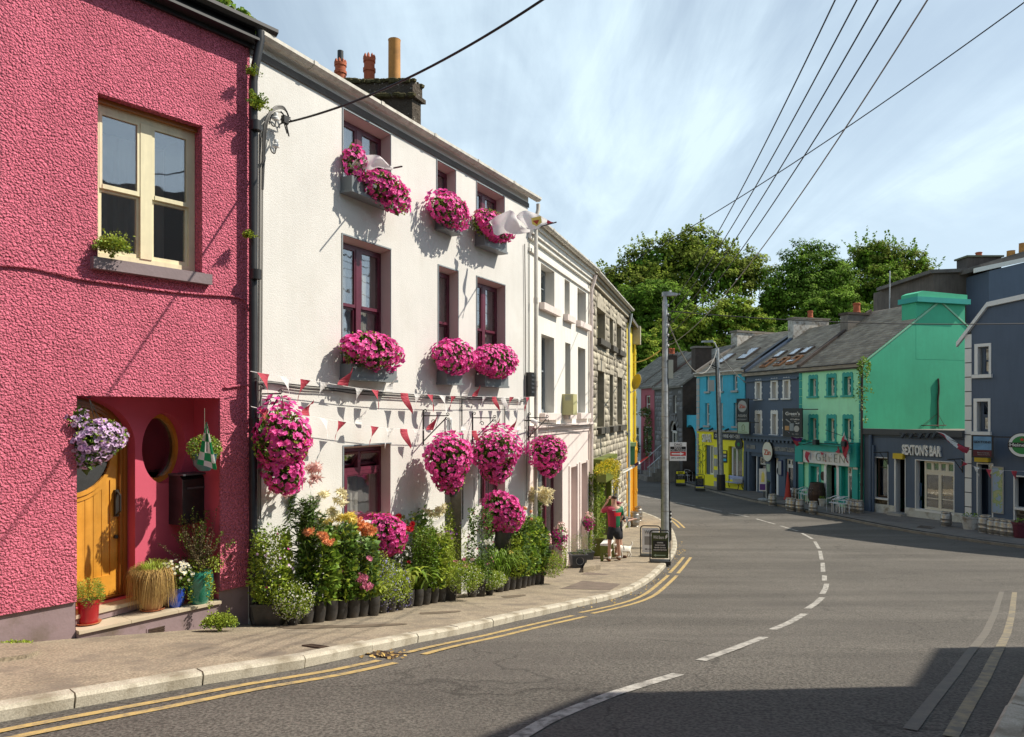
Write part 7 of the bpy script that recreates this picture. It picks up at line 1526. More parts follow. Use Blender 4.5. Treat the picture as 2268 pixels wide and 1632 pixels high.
 for(X2,Y2,c_,s_,kind_,cnt,sprd)in kw.get('blooms',()):
  for _ in range(int(cnt*1.5)):
   q=at(X2+RNG.normal(0,sprd),Y2+RNG.normal(0,sprd*.6),-R_*RNG.uniform(.6,1.1));nn=[[RNG.normal(0,.4),-1,RNG.uniform(.1,.8)]]
   if kind_=='spiky':fl.add(*SPK,[q],nn,s_*RNG.uniform(.8,1.15),c_)
   elif kind_=='ball':
    e=RNG.normal(size=(60,3));e/=np.linalg.norm(e,axis=1,keepdims=True);fl.add(*T_dot,q+e*s_*.85,e,s_*.28,c_)
   elif kind_=='lily':
    a_=RNG.uniform(3.5,5.9);fl.add(*LIL,[q],[[math.cos(a_),math.sin(a_),RNG.uniform(-.6,.3)]],s_*RNG.uniform(.85,1.1),c_)
   else:fl.add(*TR,[q],nn,s_,c_)
 if sc.V:sc.build('foliage',o)
 if fl.V:fl.build('blossoms',o)
 return o
pot_plant(178,1528,'large square dark planter of light green sweet peas by the drainpipe',900,92,'sweetpea',r=.185,h=.30,square=True)
pot_plant(325,1530,'low mound of tiny white alyssum beside the square planter',1262,84,'mound',r=.085,h=.17,nf=620,cx=0)
pot_plant(418,1520,'first tall pot left of the row, dark leafy lilies with dusky stems',700,62,'lilydark',ns=8,ll=.12,dens=130)
pot_plant(500,1510,'pot of salmon orange chrysanthemums above dense dark leaves',940,78,'dahlia',blooms=((430,890,'petal_orange',.052,'spiky',9,16),(535,925,'petal_orange',.05,'spiky',12,15),(560,965,'petal_orange',.045,'spiky',6,12)))
pot_plant(583,1498,'pot of glossy light green leaves, fourth from the planter',1120,62,'lilydark',ns=8,leafm='leaf_light',ll=.13,dens=90)
pot_plant(652,1488,'pot of dark dahlia leaves under the yellow lilies',900,66,'dahlia',leafm='leaf_dark',leafm2='leaf',blooms=((650,1160,'petal_rose',.02,'tr',3,10),))
pot_plant(730,1478,'wide pot with clusters of rose pink phlox low down',1240,58,'dahlia',nl=160,r=.115,h=.31,blooms=((790,1215,'petal_rose',.022,'tr',34,20),(835,1265,'petal_rose',.022,'tr',34,22),(720,1297,'petal_rose',.022,'tr',8,8)))
pot_plant(797,1470,'pot under the apricot dahlias, broad grey green leaves',1000,62,'dahlia',leafm='leaf_blue',leafm2='leaf_dark',blooms=((850,1075,'petal_rose',.03,'tr',4,8),))
pot_plant(872,1465,'pot of drooping broad hosta leaves, left of the lobelia',1235,62,'strap',n=34,w=.032,leafm='leaf_light')
pot_plant(932,1448,'short pot overflowing with pale blue lobelia, left one',1075,60,'lobelia',h=.2,r=.085)
pot_plant(990,1440,'short dark pot of blue and white lobelia, middle one',1130,58,'lobelia',h=.17,r=.085)
pot_plant(1048,1428,'short dark pot of trailing blue lobelia before the broad leaves',1180,60,'lobelia',h=.15,r=.085,nf=160)
pot_plant(1110,1410,'tall black pot of wide ribbed hosta leaves, left of two',1120,78,'strap',n=44,w=.036,leafm='leaf_light')
pot_plant(1174,1400,'tall black pot of wide ribbed hosta leaves, right of two',1090,78,'strap',n=44,w=.036,leafm='leaf')
pot_plant(1226,1390,'pot of small leaved bush under the cream lilies',900,62,'fine',leafm='leaf')
pot_plant(1280,1380,'pot with rounded fresh leaves, second left of the square tub',960,60,'dahlia',leafm='leaf_light',nl=260)
pot_plant(1330,1370,'pot of wispy feathery green growth, just left of the square tub',900,66,'fine',blooms=((1390,890,'petal_purple',.018,'tr',8,30),))
pot_plant(1395,1362,'square black tub with billowing white flecked greenery before the door',1130,86,'mound',r=.12,h=.26,square=True,cx=.22,nf=260)
pot_plant(1545,1340,'slanted pot of pink pelargoniums right of the doorway',1100,58,'fine',leafm='leaf',blooms=((1485,1082,'petal_rose',.02,'tr',10,7),(1497,1127,'petal_rose',.022,'tr',12,8),(1430,1100,'petal_rose',.02,'tr',8,8),(1550,1085,'petal_blush',.02,'tr',5,6)))
pot_plant(1602,1335,'square pot with dark climber trained up canes beside the doorway',770,60,'climber',square=True,r=.095,blooms=((1660,965,'petal_white',.02,'tr',34,18),))
pot_plant(1662,1325,'mound of white alyssum spilling between the doorway pots',1175,72,'mound',h=.2,r=.085,nf=380)
pot_plant(1730,1305,'small pot of arching agapanthus straps, left of the pair',965,92,'strap',n=80,h=.2,w=.011,blooms=((1735,1250,'petal_white',.016,'tr',14,16),))
pot_plant(1770,1298,'pot of arching strap leaves with one yellow bloom, right of the pair',985,86,'strap',n=70,w=.011,blooms=((1808,1033,'petal_yellow',.045,'lily',3,5),))
pot_plant(1812,1290,'ribbed pot of low yellow green leaves near the row end',960,56,'fine')
pot_plant(1852,1284,'sixth pot from the far end, under the dahlia bush',900,52,'dahlia',leafm='leaf_blue',nl=300)
pot_plant(1888,1276,'fifth pot from the far end, lilac pompom dahlias',850,50,'dahlia',leafm='leaf',blooms=((1855,790,'petal_lilac',.035,'ball',4,12),))
pot_plant(1918,1266,'fourth pot from the far end, broad dahlia foliage',820,50,'dahlia',leafm='leaf_blue',leafm2='leaf')
pot_plant(1946,1260,'third pot from the far end, orange pompom dahlias',830,52,'dahlia',leafm='leaf',blooms=((1905,735,'petal_orange',.035,'ball',2,7),(1945,757,'petal_orange',.035,'ball',1,2),(1948,812,'petal_orange',.038,'ball',1,2)))
pot_plant(1980,1254,'second pot from the far end, dark leaved bush',900,52,'dahlia',leafm='leaf_dark',leafm2='leaf_blue')
pot_plant(2008,1250,'last square pot at the far end of the row, fine blossoming greenery',1050,60,'mound',square=True,r=.095,cx=.22,nf=160,petal='petal_rose')
pot_plant(265,1490,'tall dark lilies with faded pinkish trumpets left of the large basket stem',560,84,'lilydark',inward=.05,ns=6,dens=170,fl=((200,600,'petal_blush'),(270,640,'petal_blush')))
pot_plant(375,1470,'tallest lilies against the white wall with blush trumpets',490,66,'lilydark',inward=.08,ns=8,dens=180,fl=((450,470,'petal_blush'),(470,540,'petal_blush'),(370,550,'petal_blush'),(490,455,'petal_blush')))
pot_plant(520,1450,'airy pale lilies reaching over the apricot flowers',650,60,'lilydark',inward=.08,ns=4,dens=60,leafm='leaf',fl=((540,640,'petal_cream'),(660,635,'petal_cream'),(650,700,'petal_cream'),(600,770,'petal_cream')))
pot_plant(625,1440,'yellow trumpet lilies in the middle of the back row',800,80,'lilydark',inward=.06,ns=7,dens=140,leafm='leaf',fl=((480,810,'petal_yellow'),(540,850,'petal_cream'),(660,800,'petal_yellow'),(730,810,'petal_yellow'),(515,820,'petal_yellow'),(560,830,'petal_yellow'),(610,790,'petal_cream'),(590,910,'petal_yellow'),(700,800,'petal_yellow'),(640,870,'petal_cream')))
pot_plant(770,1425,'band of apricot orange dahlias slanting down to the right',900,80,'dahlia',inward=.02,blooms=((745,825,'petal_orange',.05,'spiky',14,22),(800,865,'petal_orange',.055,'spiky',16,20),(850,895,'petal_orange',.055,'spiky',14,18)))
pot_plant(1085,1370,'crimson dahlias above broad grey green leaves',790,112,'dahlia',inward=.05,leafm='leaf_blue',leafm2='leaf',nl=620,blooms=((1045,790,'petal_red',.055,'spiky',4,6),(1142,842,'petal_red',.05,'spiky',2,4),(1120,872,'petal_red',.055,'spiky',5,8),(1112,1105,'petal_red',.04,'spiky',2,4)))
pot_plant(1210,1350,'cream lilies standing left of the dark doorway',770,84,'lilydark',inward=.05,ns=6,leafm='leaf',dens=110,fl=((1330,745,'petal_cream'),(1225,930,'petal_cream'),(1250,770,'petal_cream'),(1310,765,'petal_cream'),(1240,940,'petal_cream'),(1300,930,'petal_cream'),(1290,965,'petal_cream')))
pot_plant(1330,1330,'airy gypsophila cloud against the doorway edge',740,82,'fine',inward=.05,leafm='leaf_light',petal='petal_cream',nf=160,fs=.009)
pot_plant(1440,1315,'purple sweet peas in front of the dark doorway',880,60,'fine',inward=.05,leafm='leaf_light',petal='petal_purple',nf=44,fs=.018)
pot_plant(1975,1225,'dense cream lily trumpets at the far corner of the white house',690,46,'lilydark',inward=.05,ns=8,dens=170,fl=tuple((x_,y_,'petal_cream')for x_,y_ in((1880,660),(1905,640),(1930,660),(1960,650),(1990,640),(2010,660),(2040,640),(2060,670),(1950,620),(2030,615),(2070,620),(2045,690),(1985,685))))
pot_plant(1880,1240,'pale lilac spires behind the pompom dahlias',700,40,'fine',inward=.1,petal='petal_lilac',nf=120,fs=.014)
def big_petunia(X,Y,hwX,hwY,Yb,label):
 px,py=Z5(X,Yb);o=root_at(px,py,label,inward=-.05);Y0=o.location.y;a,b=Z5(X,Y);q=P3(a,b,Y0)-o.location;s_=.3257/FP*Y0
 m=MB();m.lathe([(.13,0),(.17,q.z-hwY*s_*.6),(.19,q.z-hwY*s_*.55),(.1,q.z-hwY*s_*.5)],18);m.build('pot',M['blackpot'],o,smooth=True)
 clump('x',o,(q.x,-.05,q.z),(hwX*s_,hwX*s_*.62,hwY*s_),int(4200*hwX*s_*hwY*s_),.041);clump('x',o,(q.x+hwX*s_*.35,-.1,q.z-hwY*s_*.5),(hwX*s_*.62,hwX*s_*.5,hwY*s_*.55),int(1700*hwX*s_*hwY*s_),.041)
big_petunia(925,900,175,135,1400,'pink petunia mass in a tub below the open maroon window')
big_petunia(1740,760,150,130,1290,'raised pink petunia mass between the doorway and the pompom dahlias')
def low_basket(pxl,pxr,pyt,pyb,label,wall,out_=.2,trail=True):
 pxc,pyc=(pxl+pxr)/2,(pyt+pyb)/2;x_=wall.x(pxc,out_);z_=wall.z(pxc,pyc,out_);Y0=wall.w(x_,-out_).y;rx,rz_=(pxr-pxl)/2/FP*Y0,(pyb-pyt)/2/FP*Y0
 o=empty('wall_basket',wall.world(x_,-out_,z_),wall.rz,label=label,cat='wall basket',group='mixed wall baskets on the cream house');m=MB();m.lathe([(.03,-.16),(.12,-.1),(.16,.02),(.12,.03)],14,(0,.04,0));m.box(-.02,.02,.0,out_,-.0,.03);m.build('bowl',M['blackpot'],o,smooth=True)
 s1=Sc();leafball(s1,420,(0,0,0),(rx*.9,rx*.6,rz_*.95),.035,'leaf');s2=Sc();n=150;p,nn=blob_pts(n,(0,0,rz_*.1),(rx,rx*.75,rz_*.95),3);k=p[:,2]+p[:,0]*.7>rz_*.25
 s2.add(*TR,p[k],nn[k],.028,'petal_blush');s2.add(*TR,p[~k],nn[~k],.03,'petal_magenta')
 if trail:
  for _ in range(9):x0_=RNG.uniform(-rx*.7,rx*.9);t=RNG.random(34)[:,None];pp=np.array([x0_,-.1,-rz_*.6])+t*np.array([RNG.normal(0,.05),0,-RNG.uniform(.2,.62)])+RNG.normal(size=(34,3))*.015;s1.add(*T_leaf,pp,RNG.normal(size=(34,3)),.028,'leaf_light')
 s1.build('foliage',o);s2.build('blossoms',o)
low_basket(1219,1264,1157,1222,'magenta and white flower basket low on the corner pier',CW)
low_basket(1288,1318,1134,1180,'small magenta and blush basket beside the pink drainpipe',CW)
low_basket(1203,1224,1176,1244,'narrow cascade of magenta blooms beside the maroon shop window',CW,trail=False)
# plants in the pink porch
zst_=PW.zb+zfl
def on_step(px,py):
 y=(EZ-zst_)*FP/(py-912.0);return Vector(((px-1134)/FP*y,y,zst_+.001))
def step_pot(px,py,name,label):return empty(name,on_step(px,py),0,label=label,cat='potted plant')
mpx_=lambda o:FP/o.location.y
o=step_pot(196,1381,'potted_plant','red pot with bushy green heather at the left of the porch step');k_=1/mpx_(o)
m=MB();r_=22*k_;m.lathe([(r_*.86,0),(r_*.98,45*k_),(r_*1.04,46*k_),(r_*1.04,54*k_),(r_*.9,54*k_),(r_*.85,48*k_)],24);m.build('pot',M['glaze_red'],o,smooth=True);m=MB();m.lathe([(r_*.9,-.0),(r_*1.15,.012),(r_*1.18,.022),(r_*1.1,.022),(r_*.9,.012)],24);m.build('saucer',M['terracotta'],o,smooth=True);m=MB();m.lathe([(r_*.9,50*k_),(.001,52*k_)],12);m.build('soil',M['soil'],o)
sc=Sc();leafy(sc,1500,50*k_,95*k_,34*k_,.03,'leaf_light',T_blade,taper=.35);leafy(sc,900,45*k_,80*k_,36*k_,.035,'leaf',T_blade,taper=.2);sc.build('foliage',o)
o=step_pot(338,1350,'potted_grass','tan clay pot hidden by a shaggy dome of dry golden grass');k_=1/mpx_(o)
m=MB();m.lathe([(19*k_,0),(27*k_,30*k_),(29*k_,60*k_),(26*k_,72*k_),(22*k_,70*k_)],24);m.build('pot',M['clay'],o,smooth=True);m=MB();m.lathe([(22*k_,0),(26*k_,.012),(26*k_,.02),(20*k_,.014)],24);m.build('saucer',M['terracotta'],o,smooth=True)
M['drygrass']=mat('dry golden grass',(.42,.27,.09),.8,island=.5,trans=.2)
def drooping(sc,n,c,h,R_,fall,m,w=.0022):
 V=[];F=[]
 for _ in range(n):
  an=RNG.uniform(0,6.283);d=np.array([math.cos(an),math.sin(an)]);R2=R_*RNG.uniform(.5,1.08);hh_=h*RNG.uniform(.7,1.1);fl_=fall*RNG.uniform(.3,1.05);i0=len(V);side=np.array([-d[1],d[0]]);tw=RNG.normal(0,.25)
  for i in range(8):
   t=i/7;x=R2*math.sin(min(1,t*1.25)*math.pi/2);z=hh_*math.sin(min(1,t*1.8)*math.pi/2)if t<.55 else hh_-(hh_+fl_)*((t-.55)/.45)**1.5
   dd2=d+side*tw*t;ww=w*(1.2-t);V+=[(c[0]+dd2[0]*x+side[0]*ww,c[1]+dd2[1]*x+side[1]*ww,c[2]+z),(c[0]+dd2[0]*x-side[0]*ww,c[1]+dd2[1]*x-side[1]*ww,c[2]+z)]
  for i in range(7):a=i0+2*i;F+=[(a,a+1,a+3),(a,a+3,a+2)]
 sc.raw(V,F,m)
sc=Sc();drooping(sc,2000,(0,0,60*k_),34*k_,50*k_,48*k_,'drygrass',.003);drooping(sc,260,(0,0,66*k_),40*k_,38*k_,20*k_,'leaf_light',.003);sc.build('foliage',o)
o=step_pot(389,1343,'potted_daisies','deep blue glazed pot of white daisies on the porch step');k_=1/mpx_(o)
m=MB();m.lathe([(13*k_,0),(18*k_,12*k_),(20.5*k_,30*k_),(20*k_,44*k_),(17*k_,43*k_)],24);m.build('pot',M['glaze_blue'],o,smooth=True)
sc=Sc();leafball(sc,800,(2*k_,0,66*k_),(42*k_,34*k_,28*k_),.03,'leaf',fill=(.2,1));sc.build('foliage',o)
fl=Sc();p,nn=blob_pts(120,(2*k_,0,70*k_),(46*k_,36*k_,32*k_),4,low=-.35);nn+=[0,-.5,.5];fl.add(*DAI,p,nn,RNG.uniform(.017,.024,len(p)),'petal_white');fl.add(*T_disc(6,.34,.06),p,nn,.022,'petal_yellow');fl.build('blossoms',o)
o=step_pot(442,1335,'potted_shrub','tall green glazed pot with twiggy brown shrub and trailing ivy');k_=1/mpx_(o)
m=MB();m.lathe([(17*k_,0),(24*k_,18*k_),(29*k_,44*k_),(28*k_,62*k_),(25*k_,72*k_),(22*k_,70*k_)],28);m.build('pot',M['glaze_green'],o,smooth=True)
M['twigleaf']=mat('bronze twiggy leaves',(.13,.10,.045),.6,island=.5,trans=.2)
sc=Sc();ends=[]
for _ in range(46):
 e=np.array([RNG.normal(0,34*k_),RNG.normal(0,24*k_),(110+RNG.uniform(-20,100))*k_]);ends.append(e);b=np.array([RNG.normal(0,6*k_),RNG.normal(0,6*k_),70*k_]);t=RNG.random(85)[:,None]**.7;p=b+(e-b)*t+RNG.normal(size=(85,3))*.012;sc.add(*T_leaf,p,RNG.normal(size=(85,3))+[0,0,.6],RNG.uniform(.013,.024,85),'twigleaf' if RNG.random()<.7 else 'leaf')
leafball(sc,400,(10*k_,0,84*k_),(44*k_,30*k_,20*k_),.026,'leaf_light')
for(x0,z1_)in((34,-10),(-6,4),(40,10),(-20,20),(46,30)):
 t=RNG.random(60)[:,None];p=np.array([x0*k_*.7,-22*k_,72*k_])+t*np.array([x0*k_*.35,-10*k_,(z1_-72)*k_])+RNG.normal(size=(60,3))*.014;sc.add(*T_leaf,p,RNG.normal(size=(60,3))+[0,-1,0],.028,'leaf_light')
sc.build('foliage',o);stems_mesh(o,ends,.03,68*k_,.003,mt='bark')
def weed(p,R_,h,n,label,m='leaf_light',m2='leaf',sz=.022,cat='weed',tpl=None,up=0):
 o=empty('weed',p,0,label=label,cat=cat);sc=Sc();leafball(sc,n,(0,0,h*.45),(R_,R_*.7,h*.6),sz,m,fill=(.2,1),low=-.2,tpl=tpl);leafball(sc,n//2,(0,0,h*.35),(R_*1.05,R_*.75,h*.5),sz,m2,fill=(.2,1),low=-.2,tpl=tpl)
 for _ in range(14):e=np.array([RNG.normal(0,R_*.5),RNG.normal(0,R_*.3),h*RNG.uniform(.9,1.3)]);t=RNG.random(30)[:,None];sc.add(*T_leaf,e*t+RNG.normal(size=(30,3))*.008,RNG.normal(size=(30,3))+[0,0,.6],sz*.8,m)
 sc.build('foliage',o);return o
weed(ground(486,1398),.21,.19,1500,'yellow green weed sprawling at the foot of the porch step')
weed(ground(35,1431),.16,.03,200,'flat weed at the foot of the pink wall, far left')
weed(ground(1383,1170),.14,.1,260,'grass tuft at the foot of the pale drainpipe')
q=PW.world(PW.x(247,.1),-.1,wzb+.0);weed(q+Vector((0,0,0)),.2,.22,900,'yellowish heather weed growing on the left of the pink house sill',sz=.025)
def wallfern(px,py,R_,label,wl=WW,out_=.16,n=1300):
 x_,z_=wl.at(px,py,out_);o=empty('wall_fern',wl.world(x_,-out_,z_),wl.rz,label=label,cat='fern');sc=Sc()
 for _ in range(26):
  an=RNG.uniform(-.6,3.8);e=np.array([math.cos(an)*R_*RNG.uniform(.5,1.1),-RNG.uniform(0,.12),math.sin(an)*R_*RNG.uniform(.3,.8)]);t=RNG.random(n//26)[:,None];p=e*t+RNG.normal(size=(n//26,3))*.016*(1.2-t);sc.add(*T_leaf,p,RNG.normal(size=(n//26,3))+[0,-.5,.5],RNG.uniform(.014,.026,n//26),'leaf_gold' if RNG.random()<.6 else 'leaf')
 leafball(sc,n//3,(0,0,0),(R_*.4,.06,R_*.35),.025,'leaf_gold');sc.build('foliage',o)
wallfern(568,228,.24,'bushy yellow green fern growing from the top of the black drainpipe')
wallfern(548,520,.09,'small fern clump on the drainpipe at sill height',n=380);wallfern(556,160,.11,'tiny fern tuft under the drainpipe swan neck',n=260)
def porch_basket(pxl,pxr,pyt,pyb,Y,label,petal,throat,n,sz,extra=None,bowl='blackpot',rods=None):
 c=P3((pxl+pxr)/2,(pyt+pyb)/2,Y);o=empty('hanging_basket',c,PW.rz,label=label,cat='hanging basket');rx,rz_=(pxr-pxl)/2/FP*Y,(pyb-pyt)/2/FP*Y;return o,c,rx,rz_
o,c,rx,rz_=porch_basket(157,283,912,1030,7.75,'hanging basket of pale lilac petunias before the yellow door',0,0,0,0)
clump('x',o,(0,0,0),(rx*.9,rx*.6,rz_*.72),420,.036,'petal_lilac','petal_purple');clump('x',o,(-rx*.45,0,-rz_*.65),(rx*.36,rx*.35,rz_*.5),110,.036,'petal_lilac','petal_purple');clump('x',o,(-rx*.7,0,rz_*.75),(rx*.3,rx*.3,rz_*.4),40,.036,'petal_lilac','petal_purple')
m=MB();m.lathe([(.03,-.26),(.11,-.2),(.15,-.06),(.1,-.05)],16);m.build('bowl',M['blackpot'],o,smooth=True);m=MB();m.tube([(0,0,0),(-.1,0,.42)],.005,4);m.tube([(.1,0,0),(-.1,0,.42)],.005,4);m.tube([(-.1+.05*math.cos(t)*(1-t*.1),0,.47+.05*math.sin(t)*(1-t*.1))for t in np.linspace(0,7,16)],.008,5);m.tube([(-.1,0,.5),(-.3,.05,.4)],.008,5);m.build('chain',M['iron'],o)
o,c,rx,rz_=porch_basket(416,490,960,1035,8.55,'small green basket with white flecks beneath the chequered flag',0,0,0,0)
sc=Sc();leafball(sc,1100,(0,0,.02),(rx,rx*.8,rz_*.8),.024,'leaf');leafball(sc,400,(0,0,.02),(rx,rx*.8,rz_*.8),.022,'leaf_light',fill=(.8,1));p,nn=blob_pts(50,(0,0,.02),(rx,rx*.8,rz_*.8));sc.add(*T_daisy(5),p,nn,.011,'petal_cream');sc.build('foliage',o);m=MB();m.lathe([(.06,-.24),(.12,-.17),(.14,-.04),(.1,-.04)],16);m.build('bowl',mat('teal plastic bowl',(.05,.16,.2),.3),o,smooth=True);m=MB();m.tube([(0,0,0),(0,0,.5)],.004,4);m.build('chain',M['chain'],o)
x0_=SW.x(1331,.3);o=empty('planter',SW.world(SW.x(1320,.25),-.25,SW.z(1331,1046,.25)),SW.rz,label='yellow trailing flowers in the planter over the green doorway',cat='planter');s1=Sc();w_=SW.x(1349)-SW.x(1316)
leafball(s1,900,(w_*.4,-.1,.12),(w_*.55,.28,.2),.045,'leaf_gold');M['leaf_lemon']=mat('lemon yellow foliage',(.60,.47,.03),.6,island=.4,trans=.3)
leafball(s1,1200,(w_*.45,-.15,.14),(w_*.6,.3,.24),.05,'leaf_lemon')
for k in range(10):t=RNG.random(60)[:,None];p=np.array([w_*(.45+.05*k),-.3,.05])+t*np.array([0,0,-RNG.uniform(.5,1.0)])+RNG.normal(size=(60,3))*.03;s1.add(*T_leaf,p,RNG.normal(size=(60,3)),.04,'leaf_lemon')
s1.build('foliage',o);m=MB();m.box(0,w_*.9,-.3,-.02,-.22,.02);m.build('trough',M['olive'],o)
vx_,vz_=SW.at(1318,1165,.25);o=empty('climbing_plant',SW.world(SW.x(1320,.2),-.2,SW.gz(SW.x(1320))),SW.rz,label='green creeper in an olive box climbing the left of the green doorway',cat='climber');s1=Sc();hT=(1165-1060)/FP*21.5
leafy(s1,1500,.5,2.55,.28,.06,'leaf',taper=.25);leafy(s1,900,.5,2.5,.3,.055,'leaf_light',taper=.2);s1.build('foliage',o);m=MB();m.add([(-.2,-.2,0),(.2,-.2,0),(.2,.15,0),(-.2,.15,0),(-.27,-.27,.62),(.27,-.27,.62),(.27,.17,.62),(-.27,.17,.62)],[(0,3,2,1),(4,5,6,7),(0,1,5,4),(1,2,6,5),(2,3,7,6),(3,0,4,7)]);m.box(-.31,.31,-.31,.17,.62,.67);m.build('box',M['olive'],o)
p=ground(1280,1256);o=empty('potted_plant',p,R(10),label='square black pot with a ring emblem and lavender by the cream house step',cat='potted plant');bucket(o,.21,.36,True,'greyplastic');m=MB();m.tube([(.1*math.cos(t),-.195,.2+.1*math.sin(t))for t in np.linspace(0,2*math.pi,20)],.008,5);m.build('emblem',M['silverletter'],o);s1=Sc();leafball(s1,900,(.05,0,.58),(.36,.3,.3),.035,'leaf_blue',tpl=T_blade);leafball(s1,500,(.05,0,.58),(.36,.3,.3),.035,'leaf_gold',tpl=T_blade);s1.build('foliage',o)
p=ground(1297,1249);o=empty('potted_plant',p,R(10),label='second dark square pot with lavender tight against the pink drainpipe',cat='potted plant');bucket(o,.19,.36,True,'greyplastic');s1=Sc();leafball(s1,700,(.0,0,.6),(.32,.28,.3),.035,'leaf_blue',tpl=T_blade);p_,n_=blob_pts(40,(0,0,.65),(.33,.28,.3));s1.add(*T_dot,p_,n_,.014,'petal_lilac');s1.build('foliage',o)
a_=[ground(x,y)for x,y in((1292,1268),(1330,1262),(1330,1249),(1300,1250))];c=sum(a_,Vector())/4;m=MB();m.add([q-c+Vector((0,0,z))for z in(-.1,.13)for q in a_],[(4,5,6,7),(0,1,5,4),(1,2,6,5),(2,3,7,6),(3,0,4,7)]);st=empty('door_step',c,0,label='worn concrete doorstep left of the green doorway',cat='step');m.build('slab',M['paving'],st)
q=GW.world(GW.x(1913,.3),-.3,GW.z(1913,808,.3));o=empty('ivy',q,GW.rz,label='ivy hanging from the gutter corner of the mint pub',cat='ivy');s1=Sc();leafball(s1,260,(0,0,-.1),(.35,.25,.45),.1,'leaf')
for k in range(6):t=RNG.random(34)[:,None];s1.add(*T_leaf,np.array([RNG.uniform(-.3,.3),0,-.3])+t*np.array([RNG.normal(0,.3),0,-RNG.uniform(.8,2.6)])+RNG.normal(size=(34,3))*.06,RNG.normal(size=(34,3)),.1,'leaf')
s1.build('foliage',o)
# poles, wires, signs
def cabl(name,pts,r,label,mt='wire',n=5,group=None,cat='cable'):
 m=MB();m.tube(pts,r,n);o=m.build(name,M[mt],smooth=True);c=Vector(pts[0]);return meta(o,label,cat,group)
def sag(a,b,s,n=24):return[a.lerp(b,i/n)-Vector((0,0,4*s*(i/n)*(1-i/n)))for i in range(n+1)]
gp=ground(1472.5,1213);lp=empty('lamp_post',gp,0,label='tall galvanised lamp post carrying wires at the bend of the pavement',cat='lamp post')
H=P3(1472,664,gp.y).z-gp.z
m=MB();m.tube([(0,0,-.1),(0,0,H*.48),(.0,0,H)],[.135,.11,.082],18);m.build('post',M['galv'],lp,smooth=True)
m=MB();m.tube([(0,0,H),(0,0,H+.12)],.06,10);m.prism([(-.08,H+.12),(.42,H+.14),(.42,H+.2),(.1,H+.26),(-.08,H+.25)],'y',-.09,.09);m.prism([(.3,H+.15),(.5,H+.17),(.5,H+.2),(.3,H+.2)],'y',-.05,.05);m.build('lantern',M['galv'],lp)
m=MB();m.tube([(.18,0,H+.25),(.18,0,H+.31)],.035,10);m.build('sensor',M['whitepvc'],lp)
for k,zz in enumerate((.35,1.2,2.1,2.9,3.6,4.3,5.1,5.9)):m=MB();rr=.135-.025*min(1,zz/(H*.48))-.028*max(0,(zz-H*.48)/(H*.52));m.tube([(0,0,zz),(0,0,zz+.02)],rr+.006,18);m.build('band',M['steel'],lp)
m=MB();random.seed(4)
for off,rr in((-.125,.012),(.135,.014),(.16,.01)):m.tube([(off,-.02,.2),(off*.95,-.02,2.6),(off*.75,-.02,4.2),(off*.7,.0,H-.5),(off*.4,-.05,H-.3)],rr,5)
for k in range(16):
 a_=Vector((random.uniform(.05,.3),random.uniform(-.1,.1),H-random.uniform(.2,1.9)));m.tube(smooth([a_,a_+Vector((random.uniform(-.1,.25),random.uniform(-.1,.1),random.uniform(-.25,.1))),Vector((.06,0,a_.z-random.uniform(0,.4)))],2),.009,4)
m.build('cable_loops',M['wire'],lp,kind='stuff')
m=MB();m.box(.10,.26,-.07,.07,P3(0,838,gp.y).z-gp.z,P3(0,797,gp.y).z-gp.z);m.build('junction_box',mat('pale box',(.4,.42,.36),.5),lp)
ins=[]
for k,py in enumerate((677,697,721,743,766)):
 z_=P3(0,py,gp.y).z-gp.z;m=MB();m.lathe([(.02,-.03),(.04,0),(.03,.04),(.01,.05)],10,(.1,-.04,z_));m.build('insulator',M['whitepvc'],lp,smooth=True);ins.append(Vector((gp.x+.12,gp.y-.04,gp.z+z_)))
for a_,px,s_ in zip(ins,(1833,1877,1919,1964,2012),(.42,.42,.42,.45,.62)):
 b_=P3(px+(px-1479)*.30,-190,7.0);cabl('overhead_wire',sag(a_,b_,s_,30),.010,{1833:'leftmost',1877:'second from the left',1919:'middle one',1964:'second from the right',2012:'rightmost and lowest hanging'}[px]+' of five overhead wires fanning up from the lamp post','greywire' if px==2012 else 'wire',5,'five overhead wires from the lamp post')
cabl('service_cable',sag(WW.world(WW.x(640,.16),-.16,WW.z(640,270,.16)),P3(1262,-42,7.0),.18),.014,'thick black twisted cable from the bracket on the white house to the top edge')
cabl('overhead_wire',sag(P3(1321,617,23),P3(2330,-40,12),.3),.012,'single long wire crossing the others from the stone house gutter to the top right')
cabl('service_cable',sag(gp+Vector((.2,-.05,H-.38)),P3(2420,712,22),.22),.017,'black cable from the lamp post across the jade gable to the right edge')
g2=ground(1597.5,1086);wp=empty('utility_pole',g2,0,label='slim grey utility pole with black foot sleeve before the yellow shop',cat='utility pole');H2=P3(0,771,g2.y).z-g2.z;x2=(1588-1597.5)/FP*g2.y
m=MB();m.tube([(0,0,0),(x2*.5,0,H2*.5),(x2,0,H2)],[.2,.16,.12],12);m.build('post',M['galv'],wp,smooth=True);m=MB();m.tube([(0,0,0),(x2*.08,0,1.0)],.26,12);m.build('sleeve',M['black'],wp)
m=MB();m.tube([(-.17,-.1,.9),(-.16+x2*.5,-.12,H2*.5),(x2-.12,-.1,H2-.6)],.04,6);m.tube([(x2+.3,0,H2-1.6),(x2-.3,-.05,H2-1.2),(x2+.1,0,H2-.7)],.03,5);m.tube([(x2-.5,-.05,H2-1.0),(x2+.2,-.1,H2-1.3)],.04,5);m.build('cable_loops',M['wire'],wp)
